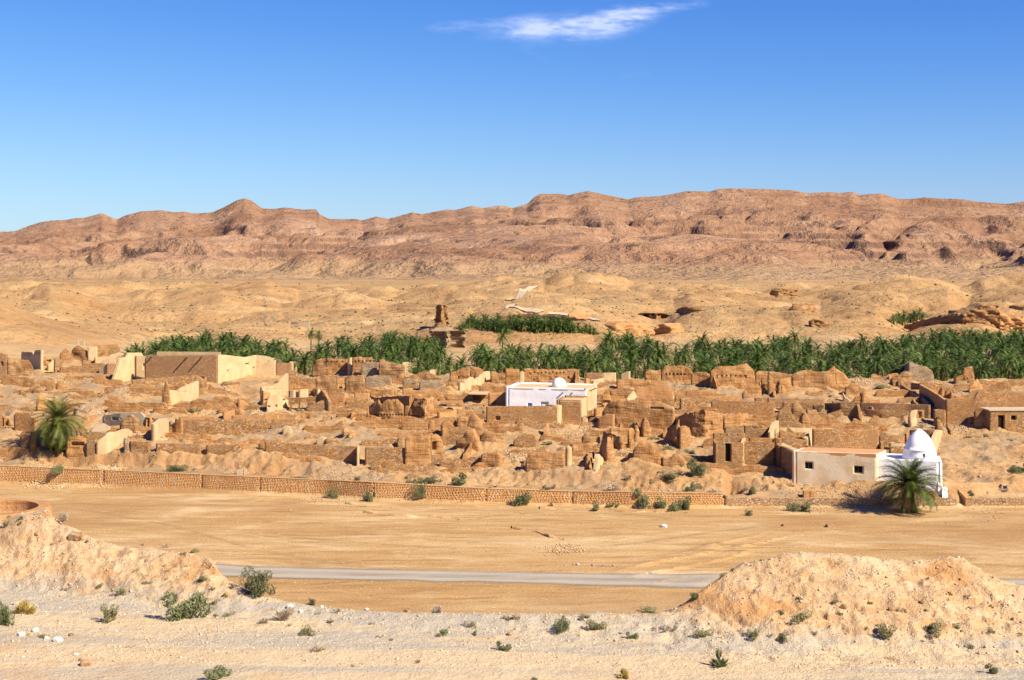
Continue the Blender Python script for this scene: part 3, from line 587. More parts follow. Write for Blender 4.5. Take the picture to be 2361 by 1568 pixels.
w(1, [(740,900),(900,850),(1215,700)], [(740,815),(900,740),(905,715),(1020,700),(1100,650),(1170,622),(1215,630)], 'g', 'long pale tumbled wall climbing diagonally right of the left palm', rag=.5, disp=.25, thick=1.2)
w(1, [(128,1010),(275,1022),(325,1030)], [(128,880),(140,860),(275,860),(278,900),(325,900)], 'r', 'orange masonry wall directly left of the big palm')
w(1, [(-120,1000),(40,1000)], [(-120,880),(0,870),(30,872),(40,900)], 'r', 'orange masonry wall cut by the left frame edge with a dark doorway', holes=[(20,905,36,980)])
w(1, [(40,975),(120,985)], [(40,900),(75,900),(100,930),(120,960)], 'm', 'low broken mud wall beside the dark doorway at the left edge', holes=[(44,910,74,970)])
w(1, [(945,970),(1110,1000),(1345,1010)], [(945,900),(960,872),(1100,860),(1300,855),(1345,905)], 'p', 'grey plastered courtyard wall with a small window and wide dark door', name='courtyard_wall', holes=[(1032,895,1082,925),(1108,905,1120,918),(970,905,980,915)], rag=.12)
w(1, [(1345,1010),(1420,1010)], [(1345,880),(1380,900),(1420,960)], 'm', 'broken mud jamb right of the grey courtyard wall', holes=[(1335,905,1375,985)])
w(1, [(1110,1040),(1255,1060)], [(1110,930),(1150,905),(1190,880),(1250,910),(1270,1000)], 'd', 'crumbling dark pillar in front of the grey courtyard wall', thick=1.4)
w(1, [(838,1030),(1018,1010)], [(838,1020),(880,975),(960,955),(1018,985)], 'p', 'low arched mud wall in front of the grey courtyard', rag=.05)
w(1, [(1400,985),(1505,990)], [(1400,905),(1500,905)], 's', 'low stone wall left of the long straight terrace wall')
w(1, [(1452,1110),(1500,1060),(1560,1010)], [(1452,960),(1520,905),(1560,925)], 'c', 'cream rounded wall end curving down before the long terrace wall', thick=.9)
w(1, [(1560,1000),(1618,1002)], [(1560,940),(1590,915),(1618,950)], 'c', 'pointed cream wall stub touching the long terrace wall')
w(1, [(1628,1010),(1990,1014),(2240,1012),(2470,1006)], [(1628,918),(2000,918),(2470,918)], 's', 'long straight stone terrace wall across the left centre', name='terrace_wall', rag=.03)
w(1, [(1612,1010),(1675,1018)], [(1612,915),(1675,915)], 'r', 'short orange end pier of the long terrace wall', rag=.02)
w(1, [(1650,912),(1985,914)], [(1650,896),(1985,894)], 'o', 'thin low wall top left of the red patch, behind the terrace wall', rag=.03)
w(1, [(2135,912),(2570,912)], [(2135,882),(2570,880)], 'o', 'low wall line directly behind the right half of the long terrace wall', rag=.03)
w(1, [(2195,812),(2292,806)], [(2195,735),(2240,738),(2292,775)], 'o', 'small deep orange wall patch among the pale rubble', rag=.05)
w(1, [(2060,890),(2165,880)], [(2060,850),(2165,828)], 'o', 'smooth orange block of wall below the rubble heap')
w(1, [(-140,1300),(0,1300),(245,1290)], [(-140,1185),(0,1183),(150,1175),(245,1185)], 'r', 'broad orange wall at the left edge left of the palm trunk')
w(1, [(180,1200),(290,1200)], [(160,1100),(200,1055),(285,1045),(290,1190)], 's', 'brown stone pier left of the palm trunk')
w(1, [(262,1260),(330,1262)], [(262,1190),(280,1040),(330,1045)], 'd', 'dark mud wall shaded by the left palm crown')
w(1, [(608,1250),(790,1240)], [(608,1070),(700,1075),(710,1062),(790,1110)], 'm', 'mud wall with a shaded recess just right of the palm trunk', holes=[(655,1130,770,1160)], hd=.5)
w(1, [(735,1110),(992,1112)], [(735,1036),(900,1035),(930,1042),(992,1048)], 's', 'low stone wall top behind the brown pillar near the palm')
w(1, [(788,1260),(892,1262)], [(788,1150),(800,1108),(880,1112),(892,1180)], 's', 'brown stone pillar right of the left palm', thick=1.3)
w(1, [(890,1275),(1000,1215),(1110,1140),(1222,1060)], [(890,1118),(990,1048),(1100,1025),(1195,1002),(1222,1025)], 'c', 'cream wall rising diagonally right of the brown pillar', rag=.12)
w(1, [(1138,1245),(1196,1238)], [(1138,1095),(1165,1088),(1196,1112)], 'g', 'pale stone pier at the left end of the three low garden walls')
lw = 'low stone garden walls on the left'
w(1, [(1196,1236),(1382,1240)], [(1196,1120),(1382,1128)], 's', 'leftmost and shortest of three low stone garden walls in a row', group=lw, rag=.03)
w(1, [(1436,1240),(1848,1252)], [(1436,1138),(1848,1148)], 's', 'middle and longest of three low stone garden walls in a row', group=lw, rag=.03)
w(1, [(1900,1250),(2228,1242)], [(1900,1156),(2228,1150)], 's', 'rightmost of three low stone garden walls in a row', group=lw, rag=.03)
w(1, [(2236,1225),(2360,1190)], [(2236,1170),(2300,1185),(2360,1180)], 'm', 'low mud remnant right of the three garden walls')
# --- tile 2
w(2, [(-100,476),(180,474)], [(-100,385),(20,368),(80,398),(150,372),(180,372)], 'c', 'cream stepped wall at the right end of the long cream building', rag=.02)
w(2, [(180,474),(328,470)], [(180,396),(328,398)], 'b', 'short brown wall between two cream stepped walls', rag=.02)
w(2, [(328,465),(468,432)], [(328,384),(468,386)], 'c', 'cream wall end facing the palm grove with a stepped top', rag=.02)
w(2, [(515,470),(670,495),(842,485)], [(515,430),(545,375),(580,358),(650,350),(842,356)], 'm', 'tall mud wall with beam holes, leftmost of the walls against the palm grove', holes=[(x, 376, x+13, 392) for x in range(640, 820, 48)], thick=.9)
w(2, [(560,490),(672,488)], [(535,460),(560,440),(620,445),(672,430)], 'd', 'low mud remnant before the leftmost skyline wall')
w(2, [(845,500),(885,500)], [(845,362),(862,348),(885,360)], 'c', 'narrow cream wall end between the two tall skyline mud walls', thick=2.2, rag=.03)
w(2, [(885,505),(1090,510)], [(885,355),(940,348),(1060,348),(1090,370)], 'm', 'square topped mud wall with beam holes, second of the skyline walls from left', holes=[(x, 373, x+13, 389) for x in range(905, 1080, 34)])
w(2, [(965,515),(1128,518)], [(965,480),(975,410),(1020,395),(1128,400)], 'g', 'pale broken stone wall before the second skyline wall', rag=.3)
w(2, [(1130,525),(1370,530)], [(1115,370),(1160,348),(1210,388),(1290,398),(1370,402)], 'd', 'dark pitted mud wall with a peaked left corner on the skyline')
w(2, [(1285,400),(1415,410)], [(1285,362),(1350,356),(1415,362)], 'g', 'pale stone top peeking above the peaked skyline wall')
w(2, [(1368,520),(1445,500)], [(1368,392),(1400,388),(1445,402)], 'c', 'cream side wall at the right of the peaked skyline wall', rag=.08)
w(2, [(1448,490),(1615,496)], [(1448,432),(1560,450),(1615,468)], 'm', 'low mud wall sloping down beside the palm grove')
w(2, [(1618,508),(1724,500)], [(1618,470),(1640,458),(1724,460)], 'c', 'low cream wall end touching the palm grove')
w(2, [(288,645),(400,642)], [(285,480),(330,470),(380,480),(400,560)], 's', 'stout stone tower stump with a rounded right side', name='tower_stump', thick=1.8, cat='tower', rag=.1)
w(2, [(62,760),(180,735),(300,650)], [(62,622),(180,605),(230,580),(265,530),(300,492)], 'c', 'cream wall sweeping up to the stone tower stump', holes=[(x, 632, x+9, 648) for x in range(90, 230, 26)])
w(2, [(300,775),(355,778)], [(300,652),(355,648)], 'c', 'small cream wall left of the little dark window above the arches')
w(2, [(352,720),(398,720)], [(352,650),(398,648)], 'c', 'cream wall piece holding a small dark window', holes=[(356,668,394,712)], rag=.02)
w(2, [(398,728),(482,722)], [(398,645),(482,640)], 'c', 'plain cream wall piece above the right arch', rag=.02)
w(2, [(70,770),(135,762)], [(70,652),(135,672)], 'o', 'shaded orange wall inside the broken cream house', holes=[(78,728,112,760)], rag=.05)
w(2, [(100,850),(200,845),(300,820)], [(100,760),(130,690),(180,680),(215,700),(260,720),(300,740)], 'c', 'broken cream front wall left of the arches', rag=.35, holes=[(108,790,132,806),(180,780,196,806),(248,728,282,756),(250,780,280,815)])
w(2, [(548,715),(735,712)], [(545,540),(600,526),(735,530)], 'd', 'dark rubble wall behind the triangular ruin', thick=1.)
w(2, [(737,660),(812,655)], [(737,532),(812,535)], 'r', 'orange wall with a small dark doorway', holes=[(766,615,796,648)], rag=.02)
w(2, [(820,690),(1005,690)], [(820,540),(900,522),(985,525),(1005,560)], 'd', 'dark mud wall right of the small orange doorway wall', thick=1.)
w(2, [(740,705),(820,700)], [(740,665),(820,660)], 'd', 'low mud wall under the small orange doorway wall')
w(2, [(1005,615),(1250,618)], [(1005,530),(1040,515),(1235,520),(1250,560)], 'g', 'pale speckled stone wall in the centre of the ruins', rag=.2)
w(2, [(980,690),(1300,680)], [(980,640),(1100,640),(1250,640),(1300,655)], 'm', 'mud wall pierced by a row of small dark gaps', holes=[(x, 645, x+20, 662) for x in range(1105, 1245, 36)])
w(2, [(905,712),(1045,712)], [(905,672),(1045,680)], 'o', 'low reddish wall above the big blind mud wall')
w(2, [(1050,705),(1270,706)], [(1050,668),(1100,650),(1270,652)], 'm', 'low mud wall above the peaked front ruin')
w(2, [(668,785),(820,792)], [(668,705),(820,702)], 'o', 'smooth deep orange wall in the shade of the rubble', rag=.02)
w(2, [(535,810),(600,840),(672,850)], [(535,750),(560,690),(600,650),(625,672),(672,770)], 's', 'triangular stone gable right of the two arches', thick=.8)
w(2, [(515,650),(560,720)], [(515,650),(535,628),(560,640)], 'c', 'cream wall corner above the triangular gable', holes=[(540,680,566,694)])
w(2, [(820,840),(1045,840)], [(800,800),(830,735),(860,722),(1045,724)], 'm', 'wide flat mud wall left of the peaked front ruin')
w(2, [(1045,705),(1420,835)], [(1045,722),(1200,708),(1420,700)], 'm', 'long mud wall seen behind the peaked front ruin', rag=.1)
w(2, [(830,905),(1040,900)], [(830,885),(900,830),(960,812),(1010,822),(1040,860)], 'm', 'low rounded mud wall at the foot of the peaked front ruin')
w(2, [(1035,900),(1150,975),(1250,985),(1360,940)], [(1030,800),(1060,765),(1110,742),(1130,790),(1155,800),(1200,735),(1300,728),(1330,765),(1360,800)], 'm', 'large front mud ruin with twin peaks and a long row of beam holes', holes=[(x, 866, x+16, 882) for x in range(1090, 1345, 27)]+[(1208,918,1218,934),(1262,908,1274,930),(1275,757,1288,772)], thick=.9)
w(2, [(925,945),(1150,955)], [(925,900),(1040,890),(1150,890)], 'm', 'low mud footing before the twin peaked ruin', holes=[(x, 882, x+11, 896) for x in range(930, 1010, 24)])
w(2, [(1360,900),(1420,905)], [(1360,798),(1420,800)], 'o', 'short shaded wall between the two large front mud ruins')
w(2, [(1400,925),(1560,945),(1680,880)], [(1400,860),(1425,770),(1455,720),(1640,718),(1675,735),(1690,800)], 'm', 'large front mud ruin with a tall blind niche and beam holes', holes=[(1542,736,1580,796)]+[(x, 880, x+13, 896) for x in range(1420, 1640, 24)], thick=.9, hd=.2)
w(2, [(1180,715),(1690,720)], [(1180,692),(1690,690)], 'm', 'long low mud wall top linking the two large front ruins')
w(2, [(1690,925),(1850,900)], [(1690,845),(1850,850)], 'o', 'orange wall sunk in shade under the slab roof')
w(2, [(1752,800),(1912,795)], [(1752,702),(1830,698),(1880,715),(1912,745)], 'm', 'small mud house wall with a square doorway', holes=[(1816,740,1864,782)])
w(2, [(1690,845),(1895,842)], [(1690,812),(1895,806)], 'c', 'low cream wall edge below the small mud house')
w(2, [(1740,662),(1852,660)], [(1740,620),(1765,565),(1830,556),(1852,600)], 'd', 'dark square mud stump in the middle of the ruins', thick=1.)
w(2, [(1352,625),(1500,628)], [(1352,560),(1400,530),(1450,540),(1500,600)], 'g', 'pale stone wall with a small blocked window', holes=[(1434,586,1460,616)], hd=.15)
w(2, [(1505,640),(1735,640)], [(1505,580),(1530,552),(1600,560),(1735,556)], 'g', 'pale jagged stone wall right of the blocked window')
w(2, [(1350,690),(1720,690)], [(1350,640),(1480,645),(1600,640),(1720,665)], 'o', 'long reddish low wall below the pale stone walls', rag=.2)
w(2, [(1300,560),(1360,560)], [(1300,520),(1330,478),(1360,500)], 'd', 'dark leaning mud stump below the cream side wall')
w(2, [(1400,560),(1735,556)], [(1400,520),(1480,490),(1560,470),(1640,500),(1735,520)], 'd', 'broad crumbling mud mass in front of the low cream wall end', thick=1.4, rag=.5)
w(2, [(1785,570),(1970,572)], [(1785,480),(1830,465),(1970,440)], 'm', 'mud wall on the skyline left of the white building', holes=[(1862,516,1876,542)])
w(2, [(1975,560),(2112,556)], [(1975,470),(2020,440),(2080,450),(2112,470)], 'm', 'mud skyline wall with a dark shadow, next to the crenellated ruin')
w(2, [(1890,660),(2160,560)], [(1890,575),(1925,600),(1960,560),(2000,530),(2030,560),(2100,500),(2160,470)], 'c', 'jagged crenellated cream wall climbing to the skyline', rag=.35)
w(2, [(2165,585),(2312,585)], [(2165,485),(2240,490),(2312,520)], 'd', 'dark layered mud wall right of the crenellated wall', thick=1.)
w(2, [(2296,560),(2400,560)], [(2296,450),(2400,455)], 'm', 'mud skyline wall partly behind the white building')
w(2, [(2060,665),(2330,662)], [(2060,610),(2120,575),(2200,590),(2260,620),(2330,600)], 'm', 'uneven mud wall above the orange yard wall')
w(2, [(1972,670),(2118,670)], [(1972,650),(2118,650)], 'g', 'thin pale stone wall top behind the flat roof')
w(2, [(2145,785),(2326,780)], [(2145,672),(2326,666)], 'o', 'orange yard wall with a dark square window left of the white building', holes=[(2182,756,2220,784)], rag=.02)
w(2, [(1930,835),(2120,835)], [(1930,808),(2120,800)], 'g', 'low rubble wall before the yard of the white building')
w(2, [(1592,1020),(1648,1015)], [(1592,970),(1620,930),(1648,945)], 'm', 'small rounded mud stump below the blind niche ruin')
w(2, [(1712,1075),(1850,1065)], [(1712,985),(1740,950),(1800,950),(1850,1000)], 'm', 'blocky mud fragment leaning below the slab roof', thick=1.3)
w(2, [(1850,985),(1955,985)], [(1850,920),(1880,870),(1955,900)], 'm', 'mud fragment right of the slab roof')
w(2, [(1940,1030),(2080,1040)], [(1940,980),(1975,862),(2010,870),(2080,960)], 'm', 'tall pointed mud fin near the white building yard', thick=1.6, rag=.2)
w(2, [(1842,1180),(1960,1215),(2060,1225)], [(1842,1110),(1900,1080),(1945,1002),(1985,1020),(2060,1190)], 'm', 'leaning mud crag above the isolated block', thick=1.8)
w(2, [(2060,1130),(2230,1155)], [(2060,1060),(2100,1020),(2190,1050),(2230,1120)], 'd', 'dark layered mud wall below the pointed fin', thick=1.2)
w(2, [(2072,1345),(2260,1358)], [(2072,1245),(2110,1228),(2240,1240),(2260,1290)], 'm', 'smaller rounded mud block standing on the river bank', thick=1.5)
w(2, [(1300,1165),(1375,1165)], [(1300,1090),(1330,1062),(1375,1085)], 'd', 'small dark mud stump left of the merged front ruin')
w(2, [(1375,1345),(1612,1340)], [(1375,1100),(1430,1080),(1460,1040),(1510,1042),(1560,1075),(1612,1060)], 'm', 'large mud ruin rising out of the right end of the front stone wall', thick=.9)
w(2, [(1612,1330),(1725,1290)], [(1612,1075),(1660,1042),(1700,1060),(1725,1110)], 'm', 'hollowed mud corner at the right of the merged front ruin', holes=[(1626,1120,1658,1200)], hd=.6, thick=1.)
w(2, [(802,1095),(930,1080)], [(802,1002),(850,1000),(900,1015),(930,1060)], 'm', 'mud slab tilted above the front stone wall')
w(2, [(452,1112),(592,1108)], [(452,1080),(500,1062),(592,1070)], 'd', 'low dark mud remnant above the front stone wall')
w(2, [(640,1155),(790,1160)], [(640,1090),(700,1085),(760,1110),(790,1150)], 'm', 'low mud remnant touching the front stone wall')
w(2, [(548,1145),(642,1152)], [(548,1120),(580,1078),(642,1085)], 'c', 'pale rounded stub beside the low mud remnant')
w(2, [(240,1060),(330,1060)], [(240,1010),(262,965),(310,980),(330,1030)], 'c', 'pale mound like wall stub above the left end of the front stone wall', rag=.2)
w(2, [(845,1010),(1110,1010)], [(845,985),(900,935),(1040,930),(1100,940),(1110,1000)], 'm', 'low mud ruin with a dark cleft below the terrace', rag=.3)
w(2, [(128,1005),(385,1000)], [(128,985),(140,918),(385,918)], 's', 'short stone terrace wall right of the long straight one', rag=.03)
w(2, [(485,920),(575,915)], [(485,872),(575,868)], 's', 'small square of stone wall right of the terrace walls')
w(2, [(585,880),(780,870)], [(585,858),(780,850)], 'm', 'thin low mud wall below the triangular gable')
fw = 'front stone walls above the river bank'
w(2, [(80,1212),(300,1240),(500,1272),(700,1302),(947,1335)], [(80,1124),(500,1150),(947,1168)], 's', 'longest stone wall in front of the ruins, dropping gently to the right', group=fw, rag=.03, thick=.6, name='boundary_wall', flat=.12)
w(2, [(20,1205),(82,1212)], [(20,1150),(40,1120),(82,1125)], 'm', 'mud stub at the left end of the longest front stone wall')
w(2, [(1005,1332),(1375,1352),(1560,1345),(1690,1290)], [(1005,1178),(1375,1182),(1560,1240),(1690,1250)], 's', 'front stone wall right of the narrow gap, joined to a mud ruin', group=fw, rag=.04, thick=.7, name='boundary_wall', flat=.15)
w(2, [(946,1335),(958,1290)], [(946,1165),(958,1165)], 'c', 'pale end of the longest front stone wall beside the gap', thick=.3, rag=.02)
# --- tile 3
w(3, [(105,598),(620,598)], [(105,455),(200,446),(430,458),(520,452),(620,462),(632,500)], 'm', 'long tall mud wall with a line of holes directly behind the white building', holes=[(x, 480+7*math.sin(x), x+11, 494+7*math.sin(x)) for x in range(165, 480, 34)]+[(195,545,208,560),(235,560,248,575),(512,522,524,536)], thick=.8)
w(3, [(65,612),(112,612)], [(65,490),(90,475),(112,485)], 'c', 'rounded pale wall end left of the long wall behind the white building', thick=1.5)
w(3, [(-60,620),(68,615)], [(-60,460),(68,462)], 'm', 'shaded mud wall just left of the pale rounded wall end')
w(3, [(520,595),(612,592)], [(520,560),(555,490),(590,495),(612,560)], 'm', 'pointed mud fragment leaning on the wall behind the white building')
w(3, [(678,535),(842,535)], [(678,498),(700,488),(842,492)], 'b', 'low brown wall right of the long mud wall, near the palms')
w(3, [(836,530),(960,528)], [(836,490),(960,486)], 'c', 'low cream wall against the palm grove', rag=.03)
w(3, [(682,600),(770,590)], [(682,532),(770,545)], 'o', 'orange room wall with a dark door behind the white building roof', holes=[(718,540,728,590)])
w(3, [(765,655),(800,570),(850,545)], [(765,560),(790,548),(850,538)], 'c', 'cream wall running back from the corner of the white building')
w(3, [(1000,520),(1088,522)], [(1000,500),(1040,480),(1088,472)], 'c', 'cream block beside the palms right of the white building')
w(3, [(1088,515),(1212,512)], [(1088,476),(1212,474)], 'b', 'thin brown wall along the palm grove right of the cream block')
w(3, [(1225,545),(1372,540)], [(1225,480),(1270,448),(1330,468),(1372,458)], 'm', 'worn mud wall joining the broad ruin with five holes')
w(3, [(965,618),(1260,620),(1420,610)], [(965,556),(1010,545),(1250,545),(1400,555),(1420,580)], 'm', 'low mud wall running left from the broad holed ruin')
w(3, [(1375,575),(1560,580),(1690,570)], [(1375,500),(1400,440),(1440,425),(1590,422),(1650,440),(1690,520)], 'm', 'broad rounded mud ruin with five dark holes in a row', holes=[(x, 490, x+17, 508) for x in range(1412, 1585, 34)], thick=1.4)
w(3, [(1650,590),(1835,605)], [(1650,500),(1700,472),(1790,475),(1835,500)], 'm', 'mud wall linking the two broad skyline ruins')
w(3, [(1830,612),(1990,628),(2140,622),(2240,600)], [(1830,480),(1870,440),(1990,428),(2120,418),(2180,402),(2225,450),(2240,480)], 'm', 'longest skyline mud ruin with a pointed right end and beam holes', holes=[(x, 505, x+10, 524) for x in range(1885, 2150, 43)]+[(2150,508,2166,535)], thick=1.1)
w(3, [(2240,560),(2361,560)], [(2240,500),(2270,470),(2310,460),(2361,462)], 'm', 'mud wall right of the pointed skyline ruin')
w(3, [(2125,705),(2210,715),(2300,700)], [(2125,680),(2180,610),(2230,590),(2290,575),(2300,640)], 'm', 'rounded mud wall with a steep right edge below the skyline')
w(3, [(2296,680),(2400,690)], [(2296,530),(2315,570),(2400,580)], 'm', 'mud wall beyond the steep edged rounded wall')
w(3, [(905,690),(1130,700)], [(905,665),(960,640),(1100,640),(1130,655)], 'm', 'low mud wall of the roofless room left of the smooth plastered wall')
w(3, [(1130,720),(1490,722)], [(1130,650),(1150,630),(1300,615),(1470,622),(1490,660)], 'o', 'wide wall with smooth reddish plaster inside a roofless room', rag=.1)
w(3, [(1070,745),(1155,725)], [(1070,730),(1130,655),(1155,710)], 'c', 'triangular pale wall end lit by the sun beside the reddish plaster', thick=.4)
w(3, [(1470,720),(1500,715)], [(1470,640),(1500,715)], 'c', 'sloping pale wall end right of the reddish plaster', thick=.5)
w(3, [(905,755),(1050,752)], [(905,720),(930,700),(1040,700),(1050,740)], 'm', 'small mud wall before the roofless room')
w(3, [(835,780),(912,775)], [(835,700),(870,690),(912,700)], 'm', 'short mud wall with a dark opening right of the white building', holes=[(840,745,905,772)])
w(3, [(1500,765),(1780,770),(2122,740)], [(1500,700),(2122,702)], 'r', 'long straight orange wall below the longest skyline ruin', name='garden_wall', rag=.03, thick=.4)
w(3, [(1140,748),(1500,755)], [(1140,728),(1500,726)], 's', 'stone wall line behind the biggest front mud wall')
w(3, [(1555,800),(1780,790)], [(1555,726),(1740,728),(1780,745)], 's', 'short stone wall with a broken right corner', rag=.12)
w(3, [(1835,830),(2100,842),(2420,852)], [(1835,755),(1880,740),(2420,760)], 'r', 'long orange stone wall ending at a rubble heap on its left', name='garden_wall', rag=.03)
w(3, [(2240,748),(2400,748)], [(2240,716),(2400,716)], 'b', 'brown wall strip behind the second long orange wall')
w(3, [(830,905),(980,980),(1120,975),(1270,960),(1490,1000)], [(830,860),(850,800),(885,755),(1000,745),(1200,740),(1350,765),(1440,800),(1500,830),(1545,880)], 'm', 'biggest front mud wall, wide and pitted, right of the white building', holes=[(1275,805,1400,822)], thick=1.5)
w(3, [(788,955),(940,968)], [(788,930),(830,880),(860,868),(940,870)], 'o', 'small smooth mud wall at the left foot of the biggest front wall')
w(3, [(1490,960),(1660,1050),(1780,1062),(1945,1045)], [(1490,940),(1540,872),(1680,845),(1780,835),(1940,860),(1965,880)], 'm', 'front mud wall with scattered round holes right of the biggest one', holes=[(1670,935,1683,947),(1706,930,1718,942),(1756,924,1768,936),(1840,945,1852,968),(1786,1015,1800,1036),(1700,905,1710,916)], thick=1.2)
w(3, [(1205,1048),(1282,1045)], [(1205,960),(1230,905),(1250,900),(1282,1000)], 'm', 'pointed buttress standing before the biggest front wall', thick=1.8)
w(3, [(1395,1075),(1520,1120)], [(1395,1055),(1470,990),(1510,928),(1575,935)], 'd', 'dark leaning wall in the shade between the two front mud walls', thick=.8)
w(3, [(1555,1125),(1600,1120),(1662,1095)], [(1555,990),(1600,975),(1640,1000),(1662,1080)], 'r', 'broken orange and cream wall lit by the sun below the round holes', rag=.15)
w(3, [(1965,1000),(2110,985),(2200,880)], [(1965,905),(2000,880),(2110,865),(2200,870)], 'm', 'mud wall sloping up to the stone hut on the right')
w(3, [(1962,1090),(2145,1085)], [(1962,995),(2000,985),(2145,990)], 'b', 'brown back wall of the roofless stone room')
w(3, [(640,1130),(700,1140),(812,1145)], [(640,1080),(680,1035),(720,1022),(812,1030)], 'm', 'small mud wall above the split lower ruins')
w(3, [(830,1150),(1010,1200)], [(830,1035),(940,1065),(1000,1090),(1010,1150)], 'm', 'mud wall stepping down left of the sunlit tall jambs')
w(3, [(905,1115),(1090,1110)], [(905,1010),(1000,992),(1095,1002)], 'm', 'mud wall between two sunlit tall jambs')
w(3, [(1090,1185),(1130,1172)], [(1090,1015),(1112,992),(1130,1020)], 'm', 'left one of two tall sunlit pale jambs', thick=.5, rag=.3, disp=.12)
w(3, [(1136,1110),(1170,1105)], [(1136,965),(1150,955),(1170,985)], 'm', 'right one of two tall sunlit pale jambs', thick=.5, rag=.3, disp=.12)
w(3, [(1075,1040),(1145,1100)], [(1075,975),(1100,955),(1145,955)], 'm', 'mud wall piece touching the right tall jamb')
w(3, [(555,1262),(680,1262),(792,1240)], [(555,1150),(700,1148),(720,1130),(792,1120)], 'm', 'mud wall of the roofless lower room beside the dark doorway')
w(3, [(505,1348),(553,1345)], [(505,1170),(530,1150),(553,1160)], 'c', 'upright pale pier right of the isolated mud block', thick=.6, rag=.3, disp=.12)
w(3, [(795,1290),(870,1335),(955,1325)], [(795,1180),(820,1100),(860,1085),(930,1100),(955,1240)], 'm', 'tall blocky mud tower with a flat top in the lower ruins', thick=1.6)
w(3, [(725,1370),(800,1180)], [(725,1270),(770,1200),(800,1180)], 'm', 'sunlit leaning side wall left of the blocky mud tower', thick=.8)
w(3, [(785,1400),(865,1310)], [(785,1380),(800,1230),(865,1300)], 'c', 'pale broken wall foot under the blocky mud tower')
w(3, [(1112,1300),(1200,1342),(1300,1345),(1378,1320)], [(1112,1210),(1150,1165),(1180,1145),(1280,1155),(1350,1185),(1378,1230)], 'm', 'large rounded mud boulder like ruin with a flat top', thick=3., taper=.12)
w(3, [(1385,1325),(1500,1345),(1605,1345)], [(1385,1270),(1450,1280),(1520,1240),(1580,1290),(1605,1335)], 'm', 'low rounded mud lump right of the boulder like ruin', thick=2.4, taper=.12)
w(3, [(122,1380),(200,1390),(480,1388)], [(122,1320),(145,1245),(180,1235),(460,1232),(480,1240)], 'm', 'isolated rectangular mud block on the river bank', thick=2.2, rag=.1)
w(3, [(10,1160),(232,1165)], [(10,1130),(60,1070),(200,1055),(232,1130)], 's', 'broken stone wall piece above the isolated mud block', thick=.8, rag=.3)
w(3, [(470,1210),(520,1180)], [(470,1212),(520,1175)], 'm', 'low mud ledge behind the isolated mud block')
# --- tile 4
w(4, [(190,540),(350,535),(480,560),(530,540)], [(190,440),(230,410),(300,402),(480,400),(520,365),(535,372)], 'm', 'layered mud wall on the right skyline ending in a sharp spike', thick=1.)
w(4, [(530,540),(640,525)], [(530,380),(545,385),(600,420),(640,460)], 'm', 'mud wall falling away right of the sharp spike')
w(4, [(0,590),(62,590)], [(0,430),(30,440),(62,560)], 'm', 'mud wall edge left of the narrow dark gap on the right skyline')
w(4, [(62,575),(80,590)], [(62,480),(80,500)], 'd', 'dark slab inside the narrow gap')
w(4, [(82,590),(190,575)], [(82,500),(105,465),(180,462),(190,520)], 'm', 'mud stub right of the narrow dark gap')
w(4, [(0,520),(200,520)], [(0,405),(40,400),(120,425),(200,440)], 'm', 'mud skyline wall behind the narrow dark gap', thick=.8)
w(4, [(950,450),(1100,465),(1300,470)], [(950,390),(975,372),(1040,360),(1100,332),(1180,345),(1250,375),(1290,405),(1300,440)], 'g', 'rounded pale rubble wall standing against the palm grove', thick=1.2, rag=.2)
w(4, [(975,520),(1060,525),(1140,510)], [(975,480),(1000,450),(1060,420),(1110,415),(1140,455)], 'd', 'dark rubble heap like wall before the rounded pale wall', thick=1.6)
w(4, [(1465,480),(1530,485),(1620,485)], [(1465,470),(1528,430),(1540,370),(1615,365),(1620,440)], 'm', 'lone square mud pillar before the palm grove', holes=[(1532,450,1542,468),(1556,450,1566,468)], thick=1.4)
w(4, [(1790,430),(1905,425)], [(1790,410),(1815,375),(1850,372),(1870,352),(1900,375),(1905,410)], 'm', 'small broken mud wall near the right edge of the palm grove')
w(4, [(605,595),(700,605),(770,600)], [(605,540),(640,522),(740,530),(770,560)], 'm', 'short mud wall with a rounded top below the bare slope', thick=1.)
w(4, [(735,642),(772,640)], [(735,590),(755,560),(772,580)], 'm', 'mud post beside the short rounded wall', thick=1.)
w(4, [(585,635),(645,640)], [(585,570),(600,600),(645,630)], 'c', 'pale slanting wall end beside the dark hollow')
w(4, [(0,650),(440,648)], [(0,613),(440,625)], 'b', 'upper brown parapet wall crossing the right ruins', name='garden_wall', rag=.03)
w(4, [(115,720),(438,730)], [(115,642),(438,655)], 's', 'stone wall behind the dark triangular opening', rag=.05)
w(4, [(436,735),(560,770),(712,778)], [(436,652),(712,652)], 'd', 'dark pitted wall with a pale coping above the bare yard', rag=.03, disp=.1, taper=.0)
w(4, [(715,715),(900,735),(1090,740),(1270,760)], [(715,648),(1000,655),(1270,668)], 'b', 'long brown wall leading to the alley, with a pale coping', name='garden_wall', rag=.03)
w(4, [(500,645),(712,655)], [(500,640),(712,645)], 'b', 'thin wall top behind the pitted wall with pale coping')
w(4, [(765,755),(900,775),(1108,780)], [(765,700),(1100,712),(1108,720)], 's', 'lower stone wall below the long brown alley wall', rag=.04)
w(4, [(700,770),(742,770)], [(700,730),(718,680),(742,740)], 'm', 'sunlit leaning mud end between pitted wall and lower stone wall', thick=1.)
w(4, [(1115,830),(1165,825)], [(1115,760),(1135,715),(1165,712)], 'c', 'pale broken pier at the right end of the lower stone wall', thick=.6, rag=.3, disp=.15)
w(4, [(1160,770),(1225,765)], [(1160,705),(1225,705)], 's', 'small square stone wall with a dark arch', holes=[(1180,722,1205,768)], rag=.03)
w(4, [(1035,545),(1140,600),(1255,690)], [(1035,500),(1100,545),(1135,560),(1140,572),(1200,600),(1255,655)], 'b', 'stepped left wall of the narrow alley', rag=.02, name='alley_wall')
